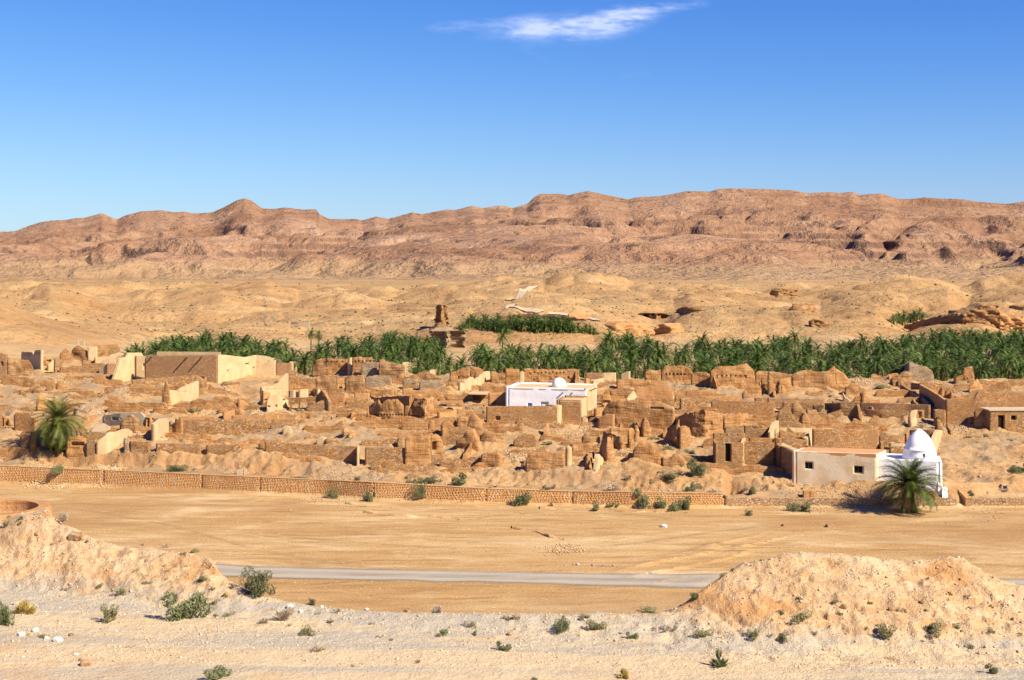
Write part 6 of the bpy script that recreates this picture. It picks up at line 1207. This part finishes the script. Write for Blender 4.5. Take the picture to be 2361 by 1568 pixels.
# ---------------------------------------------------------------- bushes
M_G = leafmat('green_bush', (.07,.09,.035), (.125,.14,.06), (.20,.205,.10), 3.); M_O = leafmat('olive_bush', (.12,.12,.055), (.20,.19,.09), (.30,.27,.15), 3.); M_D = leafmat('dry_bush', (.20,.15,.10), (.32,.26,.19), (.42,.35,.26), 3.); M_Yb = leafmat('yellow_bush', (.22,.17,.05), (.36,.28,.08), (.45,.34,.12), 3.)
M_Tw = plain('twig', (.16,.11,.07), .9)
def bush_mesh(seed, mat, n, leaf, hgt=.62, twig=60, spiky=.0, clump=9):
    r = np.random.default_rng(seed); V = []; Fc = []; MI = []
    cl = np.clip(r.normal(0, .26, (clump, 3)), -.4, .4); cl[:, 2] = np.abs(cl[:, 2])*1.2*hgt/.62+.08; rad = r.uniform(.14, .25, clump); cl[0] = (0, 0, .15)
    for i in range(n):
        k = r.integers(clump); d = r.normal(0, 1, 3); d /= np.linalg.norm(d); p = cl[k]+d*rad[k]*r.uniform(.4, 1.)**.5; p[2] = max(p[2], .015)
        if spiky: a = p*.72
        else: a = p
        t = r.normal(0, 1, 3); t[2] = abs(t[2])+.3; t /= np.linalg.norm(t); s = np.cross(t, r.normal(0, 1, 3)); s /= np.linalg.norm(s)+1e-6; l = leaf*1.35*r.uniform(.6, 1.5)
        if spiky: t = p/np.linalg.norm(p); s = np.cross(t, r.normal(0, 1, 3)); s /= np.linalg.norm(s)+1e-6
        b = len(V); V += [a-s*l*.22, a+s*l*.22, a+t*l*(1+spiky*1.5)]; Fc.append((b, b+1, b+2)); MI.append(0)
    for i in range(twig):
        k = r.integers(clump); p = cl[k]*r.uniform(.6, 1.2)+r.normal(0, .06, 3); p[2] = abs(p[2]); b = len(V); w_ = .006; V += [np.array([-w_, 0, 0]), np.array([w_, 0, 0]), p]; Fc.append((b, b+1, b+2)); MI.append(1)
    me = bpy.data.meshes.new('bush'); me.from_pydata([tuple(q) for q in V], [], Fc); me.materials.append(mat); me.materials.append(M_Tw if mat is not M_D else M_D); me.polygons.foreach_set('material_index', MI); return me
BM = {'g': [bush_mesh(i, M_G, 1700, .06, twig=25) for i in range(4)], 'o': [bush_mesh(10+i, M_O, 1500, .06, .5, 30) for i in range(4)], 'd': [bush_mesh(20+i, M_D, 480, .06, .5, 320, .5) for i in range(4)], 'y': [bush_mesh(30+i, M_Yb, 900, .07, .5, 80, .8) for i in range(2)],
      'k': [bush_mesh(40, leafmat('dark_olive_bush', (.045,.055,.02), (.09,.10,.04), (.15,.15,.075)), 3600, .045, .75, 80, 0, 20)], 's': [bush_mesh(50, M_G, 520, .08, .9, 120, 1.2, 6)]}
KN = {'g': 'green leafy bush', 'o': 'grey green olive scrub bush', 'd': 'dry grey twiggy shrub', 'y': 'yellowish dry shrub', 'k': 'dark olive bush', 's': 'sparse green plant'}
BN = {'g': 'green_bush', 'o': 'scrub_bush', 'd': 'dry_shrub', 'y': 'dry_shrub', 'k': 'dark_bush', 's': 'green_plant'}
cnt = [0]
def bush(t, x, y, wpx, k, label=None, area=None, flat=1., tall=1., gz=None):
    u, v = px(t, x, y); w_ = wpx*TILE[t][2]
    g = G(u, v, True); cnt[0] += 1; ww = w_*g[1]/F/1.08; o = bpy.data.objects.new(BN[k], BM[k][cnt[0] % len(BM[k])]); COL.objects.link(o)
    o.location = (g[0], g[1]+ww*.25, g[2]-.04 if gz is None else gz); o.scale = (ww, ww*.8, ww*tall); o.rotation_euler = (0, 0, cnt[0]*1.7)
    if label: tag(o, label, 'bush' if k != 's' else 'plant', None, 'thing')
    else: tag(o, 'small '+KN[k]+' '+area, 'bush', KN[k]+' '+area, 'thing')
B = bush
B(11,25,1175,170,'g','tall green bush cut by the left frame edge beside white stones',tall=1.9); B(11,160,1100,170,'y','orange and olive dry shrub right of the tall bush at the left edge'); B(11,745,1158,185,'o','round olive shrub alone on the pale gravel left of the widest bush',tall=1.1)
B(11,1310,1140,340,'g','widest low green bush on the foreground gravel'); B(11,1535,1118,80,'o','small flat olive tuft just right of the widest foreground bush',tall=.6); B(11,1625,1114,95,'o','second small olive tuft right of the widest foreground bush',tall=.7)
B(11,1810,978,250,'k','large dark olive bush at the end of the left mound beside the road',tall=1.0); B(11,1530,1566,240,'g','flat green bush at the bottom frame edge, left of centre',tall=.6)
B(11,465,932,75,'d','dry grey shrub at the foot of the left mound, leftmost of three'); B(11,705,912,70,'o','olive tuft at the foot of the left mound, middle of three'); B(11,840,972,105,'o','larger olive tuft at the foot of the left mound, rightmost of three')
B(11,1440,866,90,'o','rounded olive bush near the gravelly end of the left mound'); B(11,1050,888,90,'d','dry shrub growing beside a dark crack on the left mound'); B(11,435,442,120,'d','dry grey shrub on the crest of the left mound')
B(11,925,1340,120,'d','flat dead shrub pressed on the gravel below the round olive shrub',tall=.3); B(11,300,1268,110,'o','flat scrub among the white stones at lower left',tall=.5)
for x, y, w_, k in [(1180,857,50,'o'),(1185,796,36,'o'),(1172,766,42,'o'),(1035,728,50,'d'),(1375,664,70,'o'),(1300,676,46,'o'),(1520,936,52,'o'),(1600,976,54,'y'),(1645,920,50,'y'),(1545,1026,80,'d'),(620,590,60,'d'),(1180,626,60,'d'),(1010,610,40,'d'),(975,790,36,'o'),(940,806,30,'d'),(560,870,40,'d'),(1225,925,34,'d'),(1330,760,36,'o'),(45,466,60,'o'),(140,455,50,'y'),(150,415,40,'g'),(60,410,50,'o')]: B(11,x,y,w_,k,area='on the left mound')
B(12,180,1148,200,'d','wide grey dry shrub on the gravel below the dark olive bush'); B(12,365,1256,150,'o','low olive tuft in the left centre foreground, below the wide dry shrub',tall=.7); B(12,445,1370,130,'d','pale dry tuft in the bottom left centre of the gravel'); B(12,400,1037,65,'k','small dark round bush on the sandy bank right of the olive bush')
B(12,1325,1255,120,'g','flat green tuft on the centre bank, left of the reddish stone',tall=.6); B(12,1765,1362,110,'g','green tuft at the gravel edge below the reddish stone'); B(12,1295,1090,120,'d','dry grey shrub on the skyline of the centre bank'); B(12,1530,1198,120,'d','spreading dry shrub on the centre bank',tall=.9); B(12,1560,1251,60,'g','small green tuft under the spreading dry shrub')
for x, y, w_, k in [(50,1168,90,'d'),(440,1102,60,'d'),(575,1092,75,'d'),(530,1166,90,'d'),(820,1176,60,'d'),(1805,1142,100,'d'),(1150,1450,60,'d'),(690,1476,50,'d'),(230,1185,50,'d'),(880,1270,60,'d'),(960,1290,50,'d')]: B(12,x,y,w_,k,area='on the centre foreground bank')
B(12,540,278,85,'g','pale green bush at the wall foot, left of the bright green one',tall=1.3); B(12,805,296,120,'g','bright green bush against the river wall beside a dark joint',tall=1.1); B(12,1020,296,34,'g','tiny green tuft at the foot of the river wall'); 
B(12,1445,188,160,'g','green bush behind the river wall, left of the wall corner post',tall=.8); B(12,1215,172,170,'k','flat dark bush growing on top of the river wall',tall=.35); B(12,1800,322,80,'d','dark dry tuft at the foot of the river wall in the centre',tall=.9)
B(12,720,152,45,'k','small round dark bush above the river wall, left one'); B(12,1070,136,30,'k','tiny dark bush on the bank above the river wall')
B(12,1100,166,100,'o','flat scrub behind the wall top near the hanging bush',tall=.4); B(12,300,134,160,'o','thin flat scrub line behind the river wall on the left',tall=.18)
B(13,60,332,200,'g','wide light green bush at the wall foot in the middle of the river wall',tall=.9); B(13,285,332,40,'g','small green tuft on a dark stone at the wall foot'); B(13,600,366,100,'g','green bush left of the longest row of bushes'); B(13,700,342,60,'g','left small tuft just left of the longest row of bushes'); B(13,745,342,55,'g','right small tuft just left of the longest row of bushes')
B(13,940,352,160,'g','first tall bush from the left in the largest row by the river wall',tall=1.25); B(13,1065,358,130,'g','lower second bush in the largest row by the river wall'); B(13,1170,372,110,'g','third bush in the largest row by the river wall',tall=1.3); B(13,1240,360,130,'g','last bush in the largest row by the river wall',tall=1.3)
B(13,255,226,70,'g','dark green bush on the river wall above the wide light green bush'); B(13,290,208,70,'d','dry shrub behind the dark green bush on the river wall'); B(13,740,222,140,'d','rusty brown shrub leaning over the river wall',tall=.8); B(13,900,224,70,'g','green tuft on top of the river wall right of the rusty shrub',tall=.6)
B(13,1335,128,170,'g','bright green shrub climbing the bank below the roofless stone room',tall=1.25); B(13,1150,130,230,'o','long band of olive scrub on the bank left of the bright shrub',tall=.35); B(13,985,160,130,'o','low scrub in front of the bank ruins',tall=.4); B(13,1170,156,110,'o','low scrub over the two small stone pits',tall=.4); B(13,830,146,80,'d','dry shrub leaning on the bank left of the low scrub')
B(13,1285,226,100,'g','green bush behind the river wall under the brown shrub'); B(13,1345,205,90,'d','brown shrub beside the green one behind the river wall'); B(13,1440,236,80,'d','dry pale shrub at the end of the tall river wall'); B(13,1712,250,95,'g','dark green bush above the left end of the dry stone wall'); B(13,1660,224,80,'d','dry brown shrub over the left end of the dry stone wall'); B(13,1688,398,55,'k','small dark bush on the plain below the dry stone wall')
B(13,360,1232,140,'k','round dark olive bush on the bank right of the reddish stone',tall=1.0); B(13,610,1218,140,'o','olive shrub with dry twigs right of the round dark bush',tall=1.1); B(13,510,1132,120,'o','flat grey green shrub on the skyline of the bank',tall=.5); B(13,860,1276,90,'g','low green bush at the gravel edge in the right centre'); B(13,1130,1224,140,'d','leaning dry shrub above the little orange ledge',tall=.8)
B(13,1370,1272,140,'o','olive and dry shrub at the foot of the right mound, left of two'); B(13,1710,1278,120,'o','olive shrub at the foot of the right mound, right of two'); B(13,990,1086,170,'o','long flat grey shrub where the bank meets the right mound',tall=.35); B(13,1310,985,120,'g','green bush on the shaded edge of the right mound',tall=.7); B(13,1505,836,65,'o','olive shrub higher on the left edge of the right mound',tall=1.2)
B(13,1490,1482,140,'s','bright sparse green plant leaning on the foreground gravel',tall=1.1); B(13,805,1556,120,'y','yellow green grassy tuft near the bottom edge in the centre'); B(13,155,1570,60,'o','tiny tuft on the bottom frame edge left of the grassy tuft')
for x, y, w_, k in [(1010,1217,60,'d'),(1530,1236,40,'d'),(1570,792,60,'d'),(1730,950,50,'d'),(1620,1220,30,'d'),(770,1235,30,'d'),(1280,1055,30,'d'),(1710,755,40,'d'),(1780,720,40,'d'),(40,1145,110,'d')]: B(13,x,y,w_,k,area='around the left part of the right mound')
B(14,230,372,170,'g','spreading green bush on the plain in front of the dry stone wall',tall=.7); B(14,570,140,50,'g','small green tuft at the foot of the beige house'); B(14,1460,260,60,'g','round green tuft behind the dry stone wall right of the steps'); B(14,1385,236,36,'g','tiny green tuft beside the top of the steps')
B(14,1800,100,130,'g','large scattered green shrub on the slope at the right edge',tall=1.); B(14,1690,228,70,'d','dry brown shrub on the slope above the right stone wall'); B(14,1620,1528,110,'g','bright green round bush on the gravel near the bottom right corner'); B(14,1445,1341,90,'g','flat green bush at the road edge on the right',tall=.6)
B(14,230,1170,210,'o','wide grey olive bush on an orange ledge of the right mound',tall=.7); B(14,95,1105,80,'o','small bush touching the left of the wide grey olive bush'); B(14,345,1257,80,'d','dry shrub right of the orange ledge'); B(14,875,1272,180,'o','big olive shrub at the foot of the right mound',tall=.9); B(14,1200,1262,210,'o','loose wide shrub right of the big olive shrub',tall=.9); B(14,1150,1310,110,'d','grey dead shrub below the loose wide shrub',tall=.6)
B(14,1600,1232,75,'o','olive shrub at the far right foot of the mound'); B(14,1360,1208,80,'o','olive shrub above a reddish stone on the right slope'); B(14,110,1302,110,'o','olive tuft below the orange ledge'); B(14,160,1252,110,'d','dry shrub on the orange ledge foot'); B(14,20,1262,60,'d','tiny dry shrub left of the orange ledge foot')
for x, y, w_, k in [(75,1022,60,'d'),(220,1000,56,'o'),(490,1020,60,'o'),(520,1102,50,'o'),(725,1032,52,'y'),(1650,1246,32,'o'),(1750,1136,42,'o'),(1590,1052,50,'y'),(1285,1006,56,'d'),(1410,1002,30,'o'),(1425,976,50,'d'),(770,1186,36,'g'),(700,1202,34,'o'),(935,1086,80,'d'),(1080,1010,50,'d'),(840,890,36,'d'),(510,1130,30,'d'),(1530,1228,30,'d'),(1740,1280,30,'d'),(1800,1255,60,'d'),(575,990,26,'d'),(1300,960,50,'y')]: B(14,x,y,w_,k,area='on the right mound')
vb = [(3,265,952,85,'k','dark tuft at the foot of the orange yard wall'),(3,760,862,60,'g','dark green bush in the shade right of the annex cube'),(3,1300,1112,140,'o','dusty bush in the yard before the biggest mud wall'),(3,1650,1232,140,'g','low green patch of weeds left of the roofless stone room'),(3,1755,642,90,'o','low round scrub under the pointed skyline ruin'),(3,1840,692,45,'k','tiny dark scrub under the pointed skyline ruin'),
  (4,480,812,65,'o','round scrub in the bare yard of the right ruins'),(4,850,600,85,'o','low scrub on the bare slope before the alley'),(4,890,540,160,'o','faint green weeds spread on the upper bare slope'),(4,1190,848,80,'o','scrub behind the tip of the white dome'),(4,500,602,60,'o','small scrub in the hollow right of the skyline spike'),(4,1570,928,85,'o','left one of two scrub tufts below the hut'),(4,1715,918,110,'o','right one of two scrub tufts below the hut'),(4,1925,944,70,'o','faint dry scrub below the hut at the right'),
  (4,155,468,45,'g','green tuft growing on top of a skyline ruin'),(2,1250,1072,130,'d','dry brown shrub below the twin peaked ruin'),(2,1380,1000,150,'o','olive scrub climbing below the blind niche ruin'),(2,1490,965,90,'g','green tuft at the foot of the blind niche ruin'),(2,2100,1012,90,'o','scrub at the foot of the pointed mud fin'),(2,2270,982,80,'o','scrub below the yard wall niche'),(2,1925,918,80,'o','scrub right of the slab roof'),
  (1,1180,800,130,'o','low scrub on the bare slope above the grey courtyard'),(1,1800,860,190,'o','spread of grey scrub left of the red wall patch'),(1,1660,1118,90,'o','weeds above the middle garden wall'),(1,2080,1120,150,'o','grey weeds above the right garden wall'),(1,215,1325,45,'g','tiny green tuft at the foot of the broad orange left wall'),(1,1620,1400,190,'k','flat dark brush lying above the river wall on the left'),(1,1800,1378,80,'d','reddish dry shrub above the river wall on the left'),
  (2,520,545,60,'o','scrub between tower stump and dark rubble wall'),(3,1560,1350,60,'k','small dark scrub under the low rounded lump'),(3,340,1150,130,'o','grey weeds above the isolated mud block'),(3,1450,1200,150,'o','pale weeds right of the boulder like ruin')]
for t, x, y, w_, k, lb in vb: B(t, x, y, w_, k, lb, tall=.42)
def hang(t, x, y, wpx, k, label, hgt):
    u, v = px(t, x, y); Yw = float(Yz(wb_v(u), 0)); ww = wpx*TILE[t][2]*Yw/F/1.1; o = bpy.data.objects.new('hanging_bush', BM[k][1 % len(BM[k])]); COL.objects.link(o)
    o.location = ((u-512)*Yw/F, Yw-.15, zv(v, Yw)-.1); o.scale = (ww, ww*.4, ww*hgt); o.rotation_euler = (0, 0, .4); tag(o, label, 'bush', None, 'thing')
hang(11, 428, 88, 120, 'g', 'dark green bush hanging over the left part of the river wall', 1.0); hang(12, 1178, 262, 110, 'k', 'dark drooping part of the bush trailing down the river wall', 1.3)
# dead looking tree near the farmhouse
g = G(*px(5, 1795, 1062)); bt = empty('bare_tree', (g[0], g[1], g[2]-.3)); tag(bt, 'leafless brownish tree standing behind the left palm grove', 'tree')
V = []; Fc = []; r = random.Random(2)
def limb(p, d, l, w_, dep):
    q = [p[i]+d[i]*l for i in range(3)]; b = len(V); V.extend([(p[0]-w_, p[1], p[2]), (p[0]+w_, p[1], p[2]), (p[0], p[1]+w_, p[2]), (q[0]-w_*.6, q[1], q[2]), (q[0]+w_*.6, q[1], q[2]), (q[0], q[1]+w_*.6, q[2])]); Fc.extend([(b, b+1, b+4, b+3), (b+1, b+2, b+5, b+4), (b+2, b, b+3, b+5)])
    if dep:
        for _ in range(3 if dep > 1 else 5):
            e = [d[0]+r.uniform(-.8, .8), d[1]+r.uniform(-.8, .8), d[2]+r.uniform(-.35, .5)]; m = math.sqrt(sum(k*k for k in e)); limb(q, [k/m for k in e], l*.68, w_*.6, dep-1)
limb((0, 0, 0), (0, 0, 1), 2.6, .35, 5); meshobj('branches', V, Fc, M_D, bt)
# scrub speckling the far hills
n = 7000; Yq = 1/(1/450+(1/1350-1/450)*rng.random(n)); uq = rng.uniform(-40, 1064, n); k = rng.random(n) < vnoise(uq*.02, Yq*.012, 9)**1.2; Yq, uq = Yq[k], uq[k]
M_SC = rockmat('scrub_dot', (.05,.06,.025), (.11,.10,.05), (.16,.13,.07)); scatter_rocks('distant_scrub', np.stack([(uq-512)*Yq/F, Yq, hfull(uq, Yq)+.1], -1), (.3+.75*rng.random(len(Yq))**3)*(Yq/750), M_SC, 6)
# ---------------------------------------------------------------- single rocks
def rock(t, x, y, wpx, mat, label, name='rock', ht=.6, group=None):
    u, v = px(t, x, y); g = G(u, v, True); r_ = wpx*TILE[t][2]*g[1]/F/2; bm = bmesh.new(); bmesh.ops.create_icosphere(bm, subdivisions=3, radius=1); sd_ = (x*7+y*3) % 97
    for v_ in bm.verts:
        c = v_.co; d = 1+.35*float(fbm(np.array([c.x*1.3+sd_]), np.array([c.y*1.3+c.z*2.1]), 3, 3)[0])
        v_.co = Vector((max(min(c.x*d, .85), -.85)*r_, max(min(c.y*d, .8), -.8)*r_, max(min(c.z*d, .75), -.6)*r_*ht*1.3))
    me = bpy.data.meshes.new(name); bm.to_mesh(me); bm.free(); me.materials.append(mat); o = bpy.data.objects.new(name, me); COL.objects.link(o); o.location = (g[0], g[1]+r_*.3, g[2]+r_*ht*.3); o.rotation_euler = (0, 0, x); tag(o, label, 'rock', group, 'thing')
for a in [(11,150,1252,60,M_WRK,'white stone at the lower left, left of the flat white slab'),(11,250,1222,55,M_WRK,'flat white slab at the lower left beside a grey tuft'),(11,405,1295,75,M_WRK,'largest white stone at the lower left'),(11,330,1275,45,M_WRK,'white stone just left of the largest white one'),(11,540,1392,40,M_WRK,'white stone in the line leading down to the brown boulder'),(11,605,1465,90,M_BRK,'big brown boulder in the lower left corner'),(11,575,1430,36,M_BRK,'dark stone behind the big brown boulder'),
  (11,505,1254,42,M_BRK,'small dark upright stone alone on the grey gravel'),(11,215,1252,40,M_RUB,'orange stone between the white ones'),(11,118,1030,60,M_RUB,'orange stone behind the dry shrub at the left edge'),(11,265,535,50,M_BRK,'dark overhanging rock on the left mound'),(11,370,608,40,M_BRK,'square brown rock below the overhang on the left mound'),(11,540,572,110,M_BRK,'long brown ledge of rock on the left mound'),
  (12,240,1055,60,M_WRK,'flat white stone on the sandy bank near the wide dry shrub'),(12,318,1085,34,M_WRK,'small white stone right of the flat one'),(12,470,1050,30,M_WRK,'white stone on the bank right of the dark round bush'),(12,790,1068,30,M_WRK,'white stone on the edge of the bank left of centre'),(12,1080,1082,46,M_BRK,'rusty stones on the edge of the bank'),(12,1812,1248,50,M_BRK,'reddish brown stone sunk in the centre bank'),
  (13,470,748,34,M_GRK,'largest grey stone of the short row beside the road'),(13,580,752,28,M_GRK,'grey stone in the middle of the row beside the road'),(13,650,754,20,M_GRK,'small grey stone of the row beside the road'),(13,725,756,22,M_GRK,'last grey stone at the right end of the row beside the road'),(13,440,750,24,M_GRK,'small grey stone next to the largest of the row'),(13,375,752,20,M_GRK,'first grey stone at the left end of the row beside the road'),
  (13,1085,478,50,M_WRK,'white stones lying on the ploughed part of the river bed'),(13,775,1240,24,M_BRK,'dark stone between the bushes on the bank'),(14,540,1055,60,M_BRK,'dark brown rock on the left half of the right mound'),(14,990,1080,46,M_BRK,'brown rock in the middle of the right mound'),(14,875,1070,36,M_BRK,'small brown rock left of the middle one on the right mound'),(14,1100,1020,40,M_BRK,'brown rock higher on the middle of the right mound'),(14,1130,1075,36,M_BRK,'brown rock right of the middle one on the right mound'),
  (14,1440,1062,40,M_BRK,'brown rock on the right part of the mound'),(14,1390,1226,36,M_BRK,'reddish stone below a shrub at the right'),(14,1357,697,26,M_WRK,'small white stone on the crest of the right mound'),(14,112,470,36,M_BRK,'dark lump on the ploughed river bed at the right'),(14,440,478,60,M_BRK,'brown clod on the ploughed river bed right of the dark lump')]: rock(*a)
P = []
for _ in range(260): P.append(px(13, 370+random.gauss(0, 70), 640+random.gauss(0, 16)))
Q = np.array([G(u, v)[:2] for u, v in P]); scatter_rocks('gravel_pile', np.column_stack([Q, hfull(512+F*Q[:, 0]/Q[:, 1], Q[:, 1])+.05]), rng.uniform(.05, .14, len(Q)), M_RUB, 8)
# old tyre half buried by the dark bush
g = G(*px(12, 128, 958), True); V = []; n1, n2 = 24, 8
for i in range(n1):
    a = 6.2832*i/n1
    for j in range(n2): b = 6.2832*j/n2; rr = .42+.11*math.cos(b); V.append((rr*math.cos(a), .10*math.sin(b), rr*math.sin(a)))
ty = meshobj('old_tyre', V, [(i*n2+j, i*n2+(j+1) % n2, ((i+1) % n1)*n2+(j+1) % n2, ((i+1) % n1)*n2+j) for i in range(n1) for j in range(n2)], plain('rubber', (.03,.03,.035), .7), smooth=True); ty.location = (g[0]-.2, g[1]+.3, g[2]+.12); ty.rotation_euler = (.2, .3, .5); ty.scale = (.55, .55, .55); tag(ty, 'old black tyre half buried beside the large dark olive bush', 'tyre', None, 'thing')
# ---------------------------------------------------------------- thin high cloud
nx_, ny_ = 260, 90; U = np.linspace(400, 735, nx_); Vv = np.linspace(-6, 92, ny_); UU, VV = np.meshgrid(U, Vv, indexing='ij')
al = 2600.; Yc = (al)*F/(VH-VV); X = (UU-512)*Yc/F
def streak(u0, v0, u1, v1, w_, s): 
    t = np.clip((UU-u0)/(u1-u0), -.3, 1.3); vm = v0+(v1-v0)*t; e = sst(0, .25, (UU-u0)/(u1-u0))*(1-sst(.75, 1., (UU-u0)/(u1-u0))); return s*e*np.exp(-((VV-vm)/w_)**2)
D = streak(462, 38, 690, 8, 7, .7)+streak(500, 34, 665, 18, 11, .75)+streak(560, 40, 640, 27, 6, .45)+streak(415, 30, 560, 17, 5, .5)+streak(590, 12, 720, 3, 4, .55)+streak(505, 40, 560, 66, 5, .07)+streak(610, 78, 660, 70, 5, .08)
w1 = fbm(UU*.02+VV*.05, VV*.12-UU*.012, 5, 5, .6); w2 = fbm(UU*.06+VV*.1, VV*.3-UU*.03, 5, 9, .65); D = D*np.clip(.8+1.1*w1+.7*w2, 0, 2)
D = np.clip(D*.36, 0, .5)**1.2*.72*sst(0, .12, D); D[0] = D[-1] = 0; D[:, 0] = 0; D[:, -1] = 0; print('cloud', float(D.max()), float(D.mean()))
cl = meshobj('cloud', np.stack([X, Yc, np.full_like(X, al+H)], -1).reshape(-1, 3), gridfaces(nx_, ny_), None, mats=[]) if False else None
m, n_, b = newmat('thin_cloud'); at = n_.nodes.new('ShaderNodeAttribute'); at.attribute_name = 'veil'
tl = N(n_, 'ShaderNodeBsdfTranslucent', Color=(1, 1, 1, 1)); df = N(n_, 'ShaderNodeBsdfDiffuse', Color=(1, 1, 1, 1)); ad = N(n_, 'ShaderNodeMixShader'); ad.inputs[0].default_value = .15; tp = N(n_, 'ShaderNodeBsdfTransparent'); mx = N(n_, 'ShaderNodeMixShader')
n_.links.new(tl.outputs[0], ad.inputs[1]); n_.links.new(df.outputs[0], ad.inputs[2]); n_.links.new(at.outputs['Fac'], mx.inputs[0]); n_.links.new(tp.outputs[0], mx.inputs[1]); n_.links.new(ad.outputs[0], mx.inputs[2]); n_.links.new(mx.outputs[0], n_.nodes['Material Output'].inputs[0])
cl = meshobj('cloud', np.stack([X, Yc, np.full_like(X, al+H)], -1).reshape(-1, 3), gridfaces(nx_, ny_), m, smooth=True); a = cl.data.attributes.new('veil', 'FLOAT', 'POINT'); a.data.foreach_set('value', D.ravel().astype(np.float32)); tag(cl, kind='structure')
